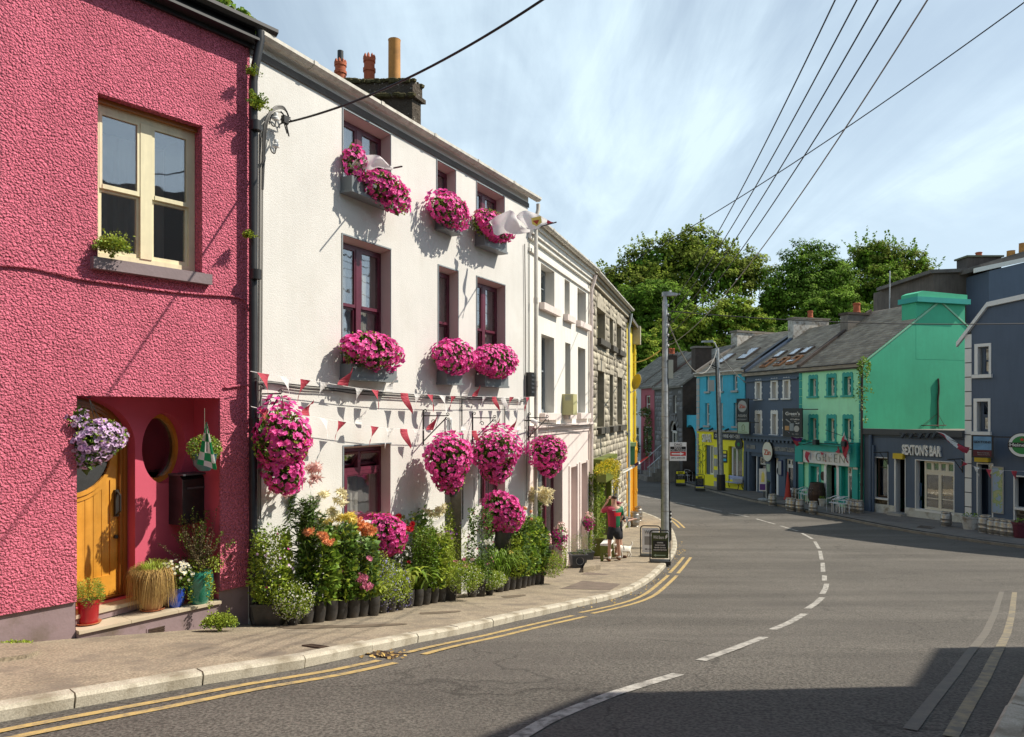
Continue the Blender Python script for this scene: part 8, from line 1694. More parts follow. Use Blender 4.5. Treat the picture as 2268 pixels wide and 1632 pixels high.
m=MB();m.tube([(x2,0,H2),(x2-.15,0,H2+.35),(x2-.5,0,H2+.42)],.04,6);m.prism([(x2-.95,H2+.36),(x2-.3,H2+.36),(x2-.25,H2+.5),(x2-.95,H2+.46)],'y',-.12,.12);m.build('lantern',M['galv'],wp)
m=MB();m.box(x2-.55,x2-.2,-.15,.1,H2-2.7,H2-2.0);m.build('junction_box',mat('pale grey box',(.35,.35,.33),.5),wp)
t2=g2+Vector((x2,0,H2-.1));cabl('service_cable',sag(gp+Vector((.1,0,H-.7)),t2,1.6),.02,'sagging twisted cable between the lamp post and the utility pole','greywire');cabl('service_cable',sag(t2,P3(1653,848,45),.2),.025,'twisted cable from the utility pole down to the navy restaurant corner','greywire')
cabl('service_cable',sag(P3(1402,802,30),P3(1462,776,21.6),.1),.02,'short yellow sleeved cable from the yellow house to the lamp post','brass');cabl('aerial_mast',[P3(1970,735,44),P3(1971,600,44)],.04,'thin television mast on the roof behind the jade chimney','galv',cat='mast')
q0,q1=P3(1483,1020.5,gp.y-.15),P3(1520.5,979.5,gp.y-.15);es=empty('estate_agent_sign',q0,0,label='white DNG estate agent board with red arrow fixed to the lamp post',cat='sign');w_,h_=q1.x-q0.x,q1.z-q0.z
m=MB();m.box(0,w_,0,.012,0,h_);m.build('board',M['whitepvc'],es);m=MB();m.box(.02,w_-.02,-.003,-.0005,h_*.51,h_*.77);m.build('print',M['blackboard'],es);m=MB();m.box(.02,w_-.02,-.003,-.0005,h_*.27,h_*.49);m.build('print',M['red'],es)
m=MB();m.prism([(w_*.12,h_*.34),(w_*.62,h_*.34),(w_*.62,h_*.29),(w_*.86,h_*.38),(w_*.62,h_*.47),(w_*.62,h_*.42),(w_*.12,h_*.42)],'y',-.007,-.0035);m.build('arrow',M['whitepvc'],es)
for tx,a_,b_,c_,d_,mm_ in(('DNG',.28,.73,.81,.95,'blackboard'),('BRIAN',.28,.7,.655,.745,'whitepvc'),('MAC MAHON',.06,.94,.54,.63,'whitepvc'),('(091) 638 638',.1,.9,.1,.2,'blackboard')):tfit(es,tx,w_*a_,w_*b_,h_*c_,h_*d_,-.006,M[mm_],bold=0,extrude=.002)
M['boardgreen']=mat('olive board print',(.05,.065,.02),.5);M['boardgrey']=mat('grey board print',(.3,.29,.27),.5)
def aboard(pl,pr2,pt,pb,label,paint,frame='blackboard',Yo=None,name='pavement_sign',rz=0):
 a,b=ground(pl,pb),ground(pr2,pb);c=(a+b)/2;o=empty(name,c,rz,label=label,cat='pavement sign');w_=(b.x-a.x)/2;h_=(pb-pt)/FP*c.y;r_=w_*.3
 outl=[(-w_,0)]+[(-w_+r_-r_*math.cos(t),h_-r_+r_*math.sin(t))for t in np.linspace(0,math.pi/2,5)]+[(w_-r_+r_*math.sin(t),h_-r_+r_*math.cos(t))for t in np.linspace(0,math.pi/2,5)]+[(w_,0)]
 m=MB();m.tube([(x,0,z)for x,z in outl],w_*.06,6);m.box(-w_,w_,-.18,.18,-.05,.05)if frame=='blackboard' else None;m.build('frame',M['black'],o);m=MB();m.box(-w_*.84,w_*.84,-.015,.015,h_*.13,h_*.93);m.build('board',M[frame]if frame in M else M['blackboard'],o);paint(o,w_,h_);return o
def bandp(o,x0,x1,z0,z1,mt):m=MB();m.box(x0,x1,-.02,-.0155,z0,z1);m.build('print',M[mt],o)
def p_green(o,w,h):
 bandp(o,-w*.84,w*.84,h*.13,h*.93,'boardgreen');m=MB();m.box(-w*.7,w*.7,-.024,-.0205,h*.34,h*.68);m.build('print',M['blackboard'],o)
 tfit(o,'Wild Beans',-w*.68,w*.4,h*.74,h*.84,-.026,M['offwhite']);m=MB();m.prism([(w*.55,h*.73),(w*.75,h*.8),(w*.72,h*.9),(w*.52,h*.82)],'y',-.026,-.0205);m.build('leaf_print',M['offwhite'],o)
 for i,tx in enumerate(('COFFEE','SANDWICHES','BAKED GOODS','INDOOR SEATING')):ww=w*(.3,.5,.55,.64)[i];tfit(o,tx,-ww,ww,h*(.60-i*.075),h*(.635-i*.075),-.028,M['offwhite'],bold=.02)
 m=MB();z=h*.22;m.prism([(-w*.65,z),(-w*.4,z+h*.045),(-w*.4,z+h*.015),(w*.55,z+h*.015),(w*.55,z-h*.015),(-w*.4,z-h*.015),(-w*.4,z-h*.045)],'y',-.026,-.0205);m.build('arrow',M['signgreen'],o)
def p_white(o,w,h):
 bandp(o,-w*.84,w*.84,h*.13,h*.93,'whitepvc');tfit(o,'Wild',-w*.6,w*.2,h*.74,h*.86,-.026,M['boardgrey']);m=MB();m.box(-w*.6,w*.75,-.024,-.0205,h*.38,h*.66);m.build('print',M['boardgrey'],o);m=MB();z=h*.24;m.prism([(-w*.6,z),(-w*.4,z+h*.03),(-w*.4,z+h*.008),(w*.4,z+h*.008),(w*.4,z-h*.008),(-w*.4,z-h*.008),(-w*.4,z-h*.03)],'y',-.026,-.0205);m.build('arrow',M['blackboard'],o)
aboard(1440,1483.5,1174.5,1245,'olive and black cafe A board with white arrow, in front of the white one',p_green,rz=R(-6));aboard(1419,1462,1164.5,1232,'white and grey cafe A board half behind the olive one',p_white,rz=R(-6))
def p_siar(kind):
 def f(o,w,h):
  bandp(o,-w*.84,w*.84,h*.76,h*.93,'acid');tfit(o,'SIAR',-w*.5,w*.5,h*.78,h*.9,-.03,M['blackboard'],bold=.02)
  if kind:tfit(o,'COFFEE',-w*.6,w*.65,h*.65,h*.72,-.03,M['offwhite'],bold=.02);bandp(o,-w*.84,w*.84,h*.13,h*.36,'acid')
  else:bandp(o,-w*.84,w*.84,h*.2,h*.25,'glaze_blue');bandp(o,-w*.84,w*.84,h*.13,h*.2,'acid')
  for i in range(4 if kind else 7):tfit(o,('SANDWICHES','BREAKFAST','& CAKES','TO GO','WINE BAR','CHEESE','TAKE AWAY')[i],-w*.55,w*.55,h*((.57 if kind else .68)-i*.06),h*((.60 if kind else .71)-i*.06),-.03,M['silverletter'])
 return f
aboard(1496,1518,1041.8,1073.5,'yellow topped black shop board out in the road, left of the pair',p_siar(1));aboard(1539.5,1560.5,1051.5,1084,'black shop board with blue stripe beside the cafe tables, right of the pair',p_siar(0))
q=ground(1484.5,1197);bo=empty('striped_marker',q,0,label='thin black and white striped marker post beside the lamp post',cat='marker post');hB=(1197-1131)/FP*q.y;m=MB();m.tube([(0,0,0),(0,0,hB)],.045,10);m.build('post',M['black'],bo)
for k in range(3):m=MB();m.tube([(0,0,hB*(.62+k*.13)),(0,0,hB*(.67+k*.13))],.048,10);m.build('band',M['white'],bo)
# kegs and pub furniture
def keg():
 o=empty('beer_keg',(0,0,0));m=MB();m.lathe([(.15,0),(.175,.0),(.18,.03),(.16,.05),(.188,.08),(.2,.12),(.2,.17),(.207,.18),(.207,.2),(.2,.21),(.2,.31),(.207,.32),(.207,.34),(.2,.35),(.2,.45),(.188,.49),(.16,.52),(.18,.54),(.175,.585),(.16,.585),(.15,.5),(.04,.49)],24);m.build('shell',M['steel'],o,smooth=True);m=MB();m.lathe([(.035,.49),(.035,.53),(.02,.54)],12);m.build('valve',M['steel'],o,smooth=True);return o
k0=keg();first=True
kegs=[(1685.5+25,1120,0,'lone steel keg at the kerb before the restaurant door'),(1756,1131,0,'steel keg at the left of the kerbside pair by the chairs'),(1772,1133.5,0,'steel keg in front of its neighbours beside the cafe chairs'),(1749,1129.5,0,'steel keg half hidden behind the kerbside pair'),(1801,1138.5,0,'lone keg below the wooden barrel at the kerb'),(1762,1105,1,'keg standing by the wall left of the metal chairs'),(1883,1133,1,'left keg of three against the green pub corner'),(1892,1135,1,'middle keg of three against the green pub corner'),(1903,1136.5,1,'right keg of three by the black drainpipe, bands stained blue'),(2095.5,1166.5,1,'single keg below the big bar window'),(2182,1181,1,'first keg of five outside the navy house, beside the door'),(2200,1183.5,1,'second, lowest looking keg of five outside the navy house'),(2214.5,1185.5,1,'third keg of five under the map panel'),(2228,1188,1,'fourth keg of five outside the navy house'),(2243,1189.5,1,'last keg of five at the right, below the window')]
for px,py,onp,lab in kegs:
 o=k0 if first else copy_tree(k0);first=False;o.location=ground(px,py,not onp);o.rotation_euler=(0,0,RNG.uniform(0,6));s_={2182:1.18,1403:1}.get(px,1.05);o.scale=(s_,s_,s_*1.02);meta(o,lab,'keg','steel beer kegs along the street')
for px,py,lab in((1406,1166,'keg standing beside the amber pipe of the yellow house'),(1413,1153,'keg just beyond the one by the amber pipe')):o=copy_tree(k0);o.location=ground(px,py);o.scale=(1.0,1.0,1.05);meta(o,lab,'keg','steel beer kegs along the street')
def chair(mt='alu'):
 o=empty('cafe_chair',(0,0,0));m=MB();m.lathe([(.2,.44),(.21,.45),(.2,.46),(.001,.46)],16);m.build('seat',M[mt],o)
 for sx in(-1,1):
  m=MB();m.tube(smooth([(sx*.2,-.2,0),(sx*.22,-.19,.5),(sx*.25,-.15,.66),(sx*.25,.1,.68)],2),.014,6);m.build('leg',M[mt],o);m=MB();m.tube([(sx*.2,.22,0),(sx*.2,.2,.45)],.02,6);m.build('leg',M[mt],o)
 m=MB();m.tube(smooth([(-.25,.08,.68),(-.22,.24,.78),(0,.28,.82),(.22,.24,.78),(.25,.08,.68)],2),.02,6);m.tube(smooth([(-.22,.2,.62),(0,.27,.64),(.22,.2,.62)],2),.02,6);m.build('backrest',M[mt],o);return o
c0_=chair();first=True
for px,py,rz,lab in((1774,1110,200,'leftmost aluminium chair by the kegs'),(1781,1112,215,'aluminium chair second from the left by the wooden barrel'),(1788,1114,205,'aluminium chair nearest the wooden barrel'),(1845,1133,200,'aluminium chair left of three outside the pub window'),(1856,1135,210,'middle aluminium chair of three outside the pub window'),(1866,1136,195,'right aluminium chair of three outside the pub window')):
 o=c0_ if first else copy_tree(c0_);first=False;o.location=ground(px,py);o.rotation_euler=(0,0,R(rz));meta(o,lab,'chair','aluminium chairs outside the pub')
w0_=chair('farpvc');first=True
for px,py,rz,lab in((1522+3,1066,20,'white cafe chair at the left table'),(1541,1063.5,180,'white cafe chair behind the front board'),(1556.5+0,1070,200,'white cafe chair between the tables and yellow wall'),(1572,1073.5,90,'white cafe chair at the right end of the tables')):
 o=w0_ if first else copy_tree(w0_);first=False;o.location=ground(px,py);o.rotation_euler=(0,0,R(rz));meta(o,lab,'chair','white chairs outside the yellow shop')
for px,py,lab in((1533,1066,'small brown folding table left of the shop board'),(1562,1071,'small brown folding table against the yellow wall')):
 o=empty('cafe_table',ground(px,py),.4,label=lab,cat='table');m=MB();m.box(-.32,.32,-.32,.32,.7,.73);m.build('tabletop',M['iron_rust'],o)
 for s_ in(-1,1):m=MB();m.tube([(-.25,s_*.25,0),(.25,s_*.25,.7)],.02,5);m.tube([(.25,s_*.25,0),(-.25,s_*.25,.7)],.02,5);m.build('leg',M['iron_rust'],o)
b_=empty('bench',ground(1629,1083),BW_.rz,label='pale blue slatted bench with iron ends at the yellow shop',cat='bench');M['paleblue']=mat('pale blue paint',(.42,.46,.66),.5,var=.1)
for k in range(4):m=MB();m.box(-.65,.65,-.45+k*.11,-.36+k*.11,.42,.45);m.build('seat_slat',M['paleblue'],b_)
for k in range(2):m=MB();m.box(-.65,.65,.04,.07,.58+k*.14,.70+k*.14);m.build('back_slat',M['paleblue'],b_)
for s_ in(-.6,.6):m=MB();m.tube([(s_,-.42,0),(s_,-.3,.25),(s_,-.42,.44),(s_,0,.42),(s_,.06,.86)],.025,6);m.tube([(s_,.1,0),(s_,-.05,.25),(s_,0,.42)],.025,6);m.build('leg',M['iron'],b_)
o=empty('wooden_barrel',ground(1809,1116.5),0,label='dark oak barrel used as a table by the pub door',cat='barrel');M['barrel']=mat('dark barrel oak',(.05,.022,.012),.6,var=.4,vscale=6,streak=.4);m=MB();n=20
for k in range(n):
 a0_,a1_=2*math.pi*k/n+.01,2*math.pi*(k+1)/n-.01;m=MB();pr_=[(.33,0),(.41,.3),(.44,.55),(.41,.8),(.33,1.15)];m.add([(r*math.cos(a),r*math.sin(a),z)for r,z in pr_ for a in(a0_,a1_)],[(2*i,2*i+1,2*i+3,2*i+2)for i in range(4)]);m.build('stave',M['barrel'],o)
m=MB();m.lathe([(.32,1.1),(.32,1.12),(.001,1.12)],20);m.build('head',M['barrel'],o)
for z,r in((.06,.35),(.33,.425),(.77,.425),(1.08,.35)):m=MB();m.tube([((r)*math.cos(t),(r)*math.sin(t),z)for t in np.linspace(0,2*math.pi,21)],.014,4);m.build('hoop',M['iron_rust'],o)
o=empty('traffic_cone',ground(1745,1106),0,label='tall dull red cone by the restaurant window',cat='cone');m=MB();m.lathe([(.24,0),(.24,.04),(.19,.05),(.03,1.55),(.001,1.56)],16);m.build('body',mat('faded red cone',(.45,.04,.03),.6),o,smooth=True)
def tub(px,py,r,h,lab,mt='white'):
 o=empty('flower_tub',ground(px,py),0,label=lab,cat='flower tub');m=MB();m.lathe([(r*.75,0),(r*.95,h*.85),(r*1.05,h*.87),(r*1.05,h),(r*.9,h),(r*.85,h*.9),(.001,h*.9)],16);m.build('tub',mt if not isinstance(mt,str)else M[mt],o,smooth=True);s1=Sc();leafball(s1,60,(0,0,h),(r*.8,r*.8,.12),.07,'leaf');s1.build('foliage',o)
tub(2150,1173,.34,.55,'worn white tub at the foot of the quoin strip','roughwhite');tub(1822,1121,.2,.38,'small white pot beside the wooden barrel','roughwhite');tub(1582,1073,.5,.5,'wide grey tub of greenery left of the utility pole','roughgrey');tub(1612,1077,.36,.4,'grey tub right of the utility pole','roughgrey');tub(2262,1192,.3,.6,'maroon tub at the right edge beyond the kegs','maroon');tub(1697,1104,.22,.95,'tall dark bin shaped planter by the restaurant window','greyplastic')
o=empty('display_stand',ground(1690.5,1107.5),R(-12),label='swing display board on a round base before the restaurant',cat='pavement sign');m=MB();m.lathe([(.3,0),(.3,.06),(.2,.1)],16);m.tube([(.16,0,.1),(.16,0,1.7)],.035,6);m.build('base',M['galv'],o);m=MB();m.box(-.22,.14,-.03,.03,.5,1.75);m.build('board',M['offwhite'],o);m=MB();m.box(-.19,.11,-.036,-.031,.56,.9);m.build('print',mat('violet print',(.12,.04,.2),.5),o);m=MB();m.prism([(-.12,1.0),(.05,1.0),(.07,1.4),(-.02,1.62),(-.1,1.4)],'y',-.036,-.031);m.build('print',M['petal_yellow'],o)
o=empty('parasol',ground(1541,1062),0,label='furled orange red parasol by the arched passage',cat='parasol');m=MB();m.tube([(0,0,0),(-.1,0,2.2)],.03,6);m.build('pole',M['galv'],o);m=MB();m.tube([(-.02,0,.9),(-.07,0,1.5),(-.22,0,2.4)],[.16,.12,.02],8);m.build('canopy',mat('orange canvas',(.75,.1,.02),.7),o)
# bench and people by the green door
q=ground(1333,1240);o=empty('bench',q,SW.rz,label='white and olive wooden bench behind the man by the green door',cat='bench');m=MB();m.box(-.3,.5,-.28,.0,.46,.50);m.box(-.3,.5,-.24,-.02,.22,.25);m.build('seat',M['white'],o)
for x_ in(-.28,.46):m=MB();m.prism([(-.3,0),(-.22,0),(-.2,.2),(-.1,.2),(-.08,0),(.0,0),(.0,.46),(-.24,.46)],'x',x_-.02,x_+.02);m.build('end_panel',M['olive']if x_>0 else M['olive'],o)
def skinned(name,pts,edges,rad,mt,parent,sub=1,root=0,**kw):
 me=bpy.data.meshes.new(name);me.from_pydata([tuple(p)for p in pts],edges,[]);o=link(name,me,parent,**kw);o.modifiers.new('skin','SKIN');o.modifiers[-1].use_smooth_shade=True;s_=o.modifiers.new('sub','SUBSURF');s_.levels=sub;s_.render_levels=sub
 for i,r in enumerate(rad):me.skin_vertices[0].data[i].radius=r if isinstance(r,tuple)else(r,r);me.skin_vertices[0].data[i].use_root=(i==root)
 dg=bpy.context.evaluated_depsgraph_get();m2=bpy.data.meshes.new_from_object(o.evaluated_get(dg));m2.materials.clear();m2.materials.append(mt);o.modifiers.clear();o.data=m2;m2.name=name;return o
M['skin']=mat('skin',(.50,.28,.20),.55,var=.06);M['hair']=mat('dark brown hair',(.035,.02,.012),.7,bump=.6,bscale=60);M['shorts']=mat('black shorts',(.012,.013,.018),.8);M['maroonshirt']=mat('maroon shirt',(.22,.012,.045),.7);M['shoe']=mat('brown shoes',(.16,.07,.03),.7);M['sock']=M['white']
mm,t,b_n,o_n=nodes('county jersey');tcx=N(t,'ShaderNodeTexCoord');sx_=N(t,'ShaderNodeSeparateXYZ');L(t,tcx,'Object',sx_,0);gr2=N(t,'ShaderNodeMath',operation='GREATER_THAN');L(t,sx_,'X',gr2,0);gr2.inputs[1].default_value=.01
mi=N(t,'ShaderNodeMix',data_type='RGBA');L(t,gr2,0,mi,0);mi.inputs[6].default_value=(.30,.008,.04,1);mi.inputs[7].default_value=(.0,.13,.045,1)
za=N(t,'ShaderNodeMath',operation='COMPARE');L(t,sx_,'Z',za,0);za.inputs[1].default_value=1.27;za.inputs[2].default_value=.045;xb=N(t,'ShaderNodeMath',operation='COMPARE');L(t,sx_,'X',xb,0);xb.inputs[1].default_value=.075;xb.inputs[2].default_value=.115;an=N(t,'ShaderNodeMath',operation='MULTIPLY');L(t,za,0,an,0);L(t,xb,0,an,1)
m2_=N(t,'ShaderNodeMix',data_type='RGBA');L(t,an,0,m2_,0);L(t,mi,2,m2_,6);m2_.inputs[7].default_value=(.65,.01,.02,1);L(t,m2_,2,b_n,'Base Color');b_n.inputs['Roughness'].default_value=.6;M['jersey']=mm
def hand(par,wrist,dirv,side,mt):
 d=Vector(dirv).normalized();s_=Vector(side).normalized();w=Vector(wrist);pts=[w,w+d*.05,w+d*.09];ed=[(0,1),(1,2)];rad=[(.026,.02),(.036,.017),(.034,.015)]
 for k,ln in enumerate((.07,.08,.075,.06)):
  off=s_*(-.026+k*.0175);b_=len(pts);pts+=[w+d*.085+off,w+d*(.085+ln*.5)+off,w+d*(.085+ln)+off+d.cross(s_)*.02];ed+=[(2,b_),(b_,b_+1),(b_+1,b_+2)];rad+=[.0095,.009,.007]
 b_=len(pts);pts+=[w+d*.03-s_*.035,w+d*.07-s_*.055];ed+=[(1,b_),(b_,b_+1)];rad+=[.011,.009];return pts,ed,rad
def person(loc,rz,label,arms,shirt,legs,lean=0,cap=None,hairm='hair',feet=(0,0)):
 o=empty('person',loc,rz,label=label,cat='person')
 P=[(0,0,.93),(0,0,1.08),(0,0,1.28),(0,.0,1.42),(0,.0,1.485),(0,.01,1.585),(0,.015,1.68),(0,.01,1.745)];E=[(i,i+1)for i in range(7)];Rr=[(.155,.11),(.14,.10),(.17,.115),(.13,.09),(.062,.062),(.074,.082),(.084,.096),(.055,.062)]
 for s_,(kx,ky,ax,ay)in zip((-1,1),legs):
  b_=len(P);P+=[(s_*.09,0,.86),(kx,ky,.49),((kx+ax)/2,(ky+ay)/2+.01,.34),(ax,ay,.09),(ax,ay+.10,.035),(ax,ay+.17,.03)];E+=[(0,b_)]+[(b_+i,b_+i+1)for i in range(5)];Rr+=[.088,.056,.056,.036,(.036,.03),(.03,.024)]
 for s_,(el,wr)in zip((-1,1),arms):b_=len(P);P+=[(s_*.17,0,1.42),el,wr];E+=[(3,b_),(b_,b_+1),(b_+1,b_+2)];Rr+=[.055,.04,.028];hp,he,hr=hand(o,wr,Vector(wr)-Vector(el),(1,0,0)if abs((Vector(wr)-Vector(el)).normalized().x)<.7 else(0,1,0),None);n_=len(P);P+=hp[1:];E+=[(n_-1 if a==0 else n_+a-1,n_+c-1)for a,c in he];Rr+=hr[1:]
 skinned('body',P,E,Rr,M['skin'],o)
 T=[(0,0,.82),(0,0,1.08),(0,0,1.28),(0,0,1.41),(0,.0,1.475)];TE=[(i,i+1)for i in range(4)];TR_=[(.20,.15),(.18,.135),(.205,.14),(.165,.115),(.075,.075)]
 for s_,(el,wr)in zip((-1,1),arms):sh=Vector((s_*.19,0,1.41));e2=sh.lerp(Vector(el),.85);b_=len(T);T+=[tuple(sh),tuple(e2)];TE+=[(3,b_),(b_,b_+1)];TR_+=[.078,.068]
 skinned('shirt',T,TE,TR_,shirt,o)
 Q=[(0,0,1.03),(0,0,.88)];QE=[(0,1)];QR=[(.15,.11),(.165,.13)]
 for s_,(kx,ky,ax,ay)in zip((-1,1),legs):b_=len(Q);Q+=[(s_*.1,0,.8),(s_*.1+(kx-s_*.1)*.6,ky*.6,.57)];QE+=[(1,b_),(b_,b_+1)];QR+=[.115,.10]
 skinned('shorts',Q,QE,QR,M['shorts'],o)
 for s_,(kx,ky,ax,ay)in zip((-1,1),legs):skinned('shoe',[(ax,ay-.05,.05),(ax,ay+.06,.05),(ax,ay+.18,.04)],[(0,1),(1,2)],[(.045,.05),(.048,.045),(.04,.035)],M['shoe'],o);skinned('sock',[(ax,ay,.06),(ax,ay,.15)],[(0,1)],[.045,.042],M['sock'],o)
 sc_=[(0,-.01,1.66),(0,-.01,1.725),(0,0,1.765)];skinned('cap' if cap else 'hair',sc_,[(0,1),(1,2)],[(.088,.098),(.098,.112),(.066,.078)],cap or M[hairm],o)
 if cap:m=MB();m.prism([(-.06,.06),(.06,.06),(.05,.17),(0,.19),(-.05,.17)],'z',1.70,1.71);m.build('cap_brim',cap,o)
 for s_ in(-1,1):
  m=MB();m.lathe([(.001,0),(.012,.004),(.001,.008)],8,(s_*.03,.085,1.69));m.build('eye',M['iron'],o);m=MB();m.lathe([(.005,-.02),(.014,-.005),(.012,.015),(.003,.022)],8,(s_*.078,.01,1.675),sx=.6);m.build('ear',M['skin'],o,smooth=True)
 m=MB();m.prism([(-.012,1.655),(.012,1.655),(.006,1.69),(-.006,1.69)],'y',.08,.115);m.build('nose',M['skin'],o);m=MB();m.box(-.022,.022,.085,.092,1.628,1.634);m.build('mouth',M['petal_rose'],o)
 return o
gm=ground(1360,1243);man=person(gm,R(12),'man from behind in maroon and green jersey and black shorts, hand to his head',[((-.33,.12,1.30),(-.13,.14,1.60)),((.26,.10,1.16),(.30,.30,1.06))],M['jersey'],[(-.12,.02,-.14,-.02),(.13,.03,.17,.06)])
man.scale=(1.04,1.04,1.04);m=MB();m.box(-.09,.06,-.136,-.131,1.375,1.392);m.build('shirt_lettering',M['offwhite'],man)
p2=ground(1374,1239);p2.y+=.45;p2.z=G(p2.y);bo_=person(p2,R(-70),'shorter person in maroon cap and dark top, mostly hidden behind the man',[((-.24,.2,1.18),(-.10,.42,1.2)),((.25,.1,1.15),(.2,.42,1.2))],M['shorts'],[(-.1,.02,-.12,-.02),(.1,.03,.14,.06)],cap=M['maroonshirt']);bo_.scale=(.93,.93,.93)
ph_=P3(1388.5,1151,gm.y+.15);o=empty('phone',ph_,0,label='small white phone or cup held out by the capped person',cat='phone');m=MB();m.box(-.03,.03,-.02,.02,-.07,.08);m.build('case',M['whitepvc'],o)
gd_=ground(1383,1236);dog=empty('dog',gd_,R(115),label='small white dog with tan face and black harness beside the two people',cat='dog');M['fur']=mat('white fur',(.72,.68,.6),.9,bump=.5,bscale=50);M['tan']=mat('tan fur',(.30,.13,.05),.9)
DP=[(0,-.17,.33),(0,-.02,.31),(0,.16,.33),(0,.26,.43),(0,.31,.50),(0,.39,.48),(0,.46,.46),(0,-.26,.38),(0,-.33,.48),(0,-.31,.56)];DE=[(0,1),(1,2),(2,3),(3,4),(4,5),(5,6),(0,7),(7,8),(8,9)];DRr=[.10,.095,.105,.07,.075,.05,.03,.03,.03,.025]
for s_ in(-1,1):n_=len(DP);DP+=[(s_*.07,.16,.24),(s_*.07,.15,.12),(s_*.07,.17,.02)];DE+=[(2,n_),(n_,n_+1),(n_+1,n_+2)];DRr+=[.045,.026,.028];n_=len(DP);DP+=[(s_*.07,-.15,.24),(s_*.07,-.22,.13),(s_*.07,-.18,.02)];DE+=[(0,n_),(n_,n_+1),(n_+1,n_+2)];DRr+=[.055,.026,.028]
skinned('body',DP,DE,DRr,M['fur'],dog,root=1);skinned('face_patch',[(0,.3,.505),(0,.37,.49)],[(0,1)],[(.078,.075),(.052,.05)],M['tan'],dog)
for s_ in(-1,1):m=MB();m.prism([(s_*.045,.54),(s_*.085,.56),(s_*.09,.47)],'y',.27,.31);m.build('ear',M['tan'],dog)
m=MB();m.tube([(.1*math.cos(t),.08,.34+.11*math.sin(t))for t in np.linspace(0,6.3,16)],.012,5);m.build('harness',M['black'],dog);dog.scale=(.82,.82,.82)
# flags and bunting
def cloth(name,A,B,mt,parent,n=16,k=10,rip=.03,seed=0,bands=None):
 """sheet between two edge curves; rip = ripple depth"""
 A=resample(smooth(A,1),1e-9+sum((Vector(b)-Vector(a)).length for a,b in zip(A,A[1:]))/n)[:n+1];B=resample(smooth(B,1),1e-9+sum((Vector(b)-Vector(a)).length for a,b in zip(B,B[1:]))/n)[:n+1];q=min(len(A),len(B));m=MB();V=[]
 for i in range(q):
  for j in range(k+1):v=A[i].lerp(B[i],j/k);w_=math.sin(i*.62+seed+j*.10)*rip*math.sin(math.pi*(j+.6)/(k+1.2))+math.sin(j*.7+i*.25+seed)*rip*.22;V.append((v.x+w_*.4,v.y-w_,v.z+w_*.25))
 m.v=V;m.f=[(i*(k+1)+j,i*(k+1)+j+1,(i+1)*(k+1)+j+1,(i+1)*(k+1)+j)for i in range(q-1)for j in range(k)];m.m=[bands(i/(q-1),(j+.5)/k)if bands else 0 for i in range(q-1)for j in range(k)];return m.build(name,mt,parent,smooth=True)
M['flagwhite']=mat('white flag cloth',(.90,.89,.88),.8,trans=.5);M['flagmaroon']=mat('maroon flag cloth',(.46,.055,.085),.8,trans=.2);M['flaggreen']=mat('green flag cloth',(.01,.30,.10),.8,trans=.2);M['flagpurple']=mat('purple flag print',(.12,.02,.25),.7);M['flagnavy']=mat('navy flag hem',(.02,.02,.08),.7)
def flag(label,Y,poleA,poleB,A,B,mats,bands=None,rip=.03,seed=0,rp=.012,extra=None,polem='iron',n=16,k=10):
 o0=P3(*poleA,Y if not isinstance(Y,tuple)else Y[0]);Y0,Y1=Y if isinstance(Y,tuple)else(Y,Y);o=empty('flag',o0,0,label=label,cat='flag');f=lambda p:P3(p[0],p[1],Y0+(Y1-Y0)*(p[2]if len(p)>2 else .5))-o0
 m=MB();m.tube([Vector((0,0,0)),P3(*poleB,Y1)-o0],rp,6);m.build('pole',M[polem],o);cloth('cloth',[f(p)for p in A],[f(p)for p in B],[M[q]for q in mats],o,n,k,rip,seed,bands)
 if extra:extra(o,f)
 return o
flag('white flag draped above the top left flower box',(10.9,10.3),(872,372),(890,368.5),[(774,374),(786,353),(802,347),(812,342),(840,343),(852,356),(872,370)],[(773,376),(790,378),(808,374),(822,377),(838,368),(855,374),(871,372)],['flagwhite'],rip=.07,seed=1)
flag('large white flag billowing beside the top right flower box',(14.2,13.4),(1047,487),(1080,494),[(1080,494,1),(1090,486,1),(1099,478,1),(1126,465,1),(1134,464,1),(1143,476,1),(1152,499,1),(1176,507,1)],[(1090,500,1),(1094,517,1),(1104,522,1),(1114,515,1),(1128,517,1),(1150,518,1),(1176,512,1)],['flagwhite'],rip=.085,seed=2)
def crest(o,f):
 m=MB();c_=f((1188,491,.9))+Vector((0,-.06,0));m.prism([(c_.x-.10,c_.z+.05),(c_.x+.08,c_.z+.09),(c_.x+.1,c_.z-.03),(c_.x+.0,c_.z-.1),(c_.x-.08,c_.z-.06)],'y',c_.y-.004,c_.y);m.build('crest',M['petal_yellow'],o);m=MB();m.prism([(c_.x-.07,c_.z+.0),(c_.x+.05,c_.z+.02),(c_.x+.01,c_.z-.07)],'y',c_.y-.009,c_.y-.005);m.build('crest',M['signred'],o)
flag('white flag with gold crest and maroon corner at the top of the white downpipe',(14.3,13.2),(1170,509),(1232,492),[(1144,478),(1156,465),(1170,466),(1178,470),(1199,477),(1222,494)],[(1152,484),(1166,503),(1174,511),(1188,507),(1202,500),(1222,495.5)],['flagwhite','flagmaroon'],bands=lambda u,v:1 if u>.82 else 0,rip=.07,seed=4,extra=crest)
flag('rolled white, purple and maroon flag on a slanting pole before the yellow house',(24.5,22.5),(1380,1043),(1437,1009),[(1379,1040,0),(1392,1036,.3),(1405,1028,.5),(1420,1019,.8),(1435,1010,1)],[(1381,1048,0),(1394,1041,.3),(1409,1033,.5),(1422,1023,.8),(1436,1012,1)],['flagwhite','flagpurple','flagmaroon'],bands=lambda u,v:0 if u<.42 else(1 if u<.62 else(0 if u<.7 else 2)),rip=.04,seed=3)
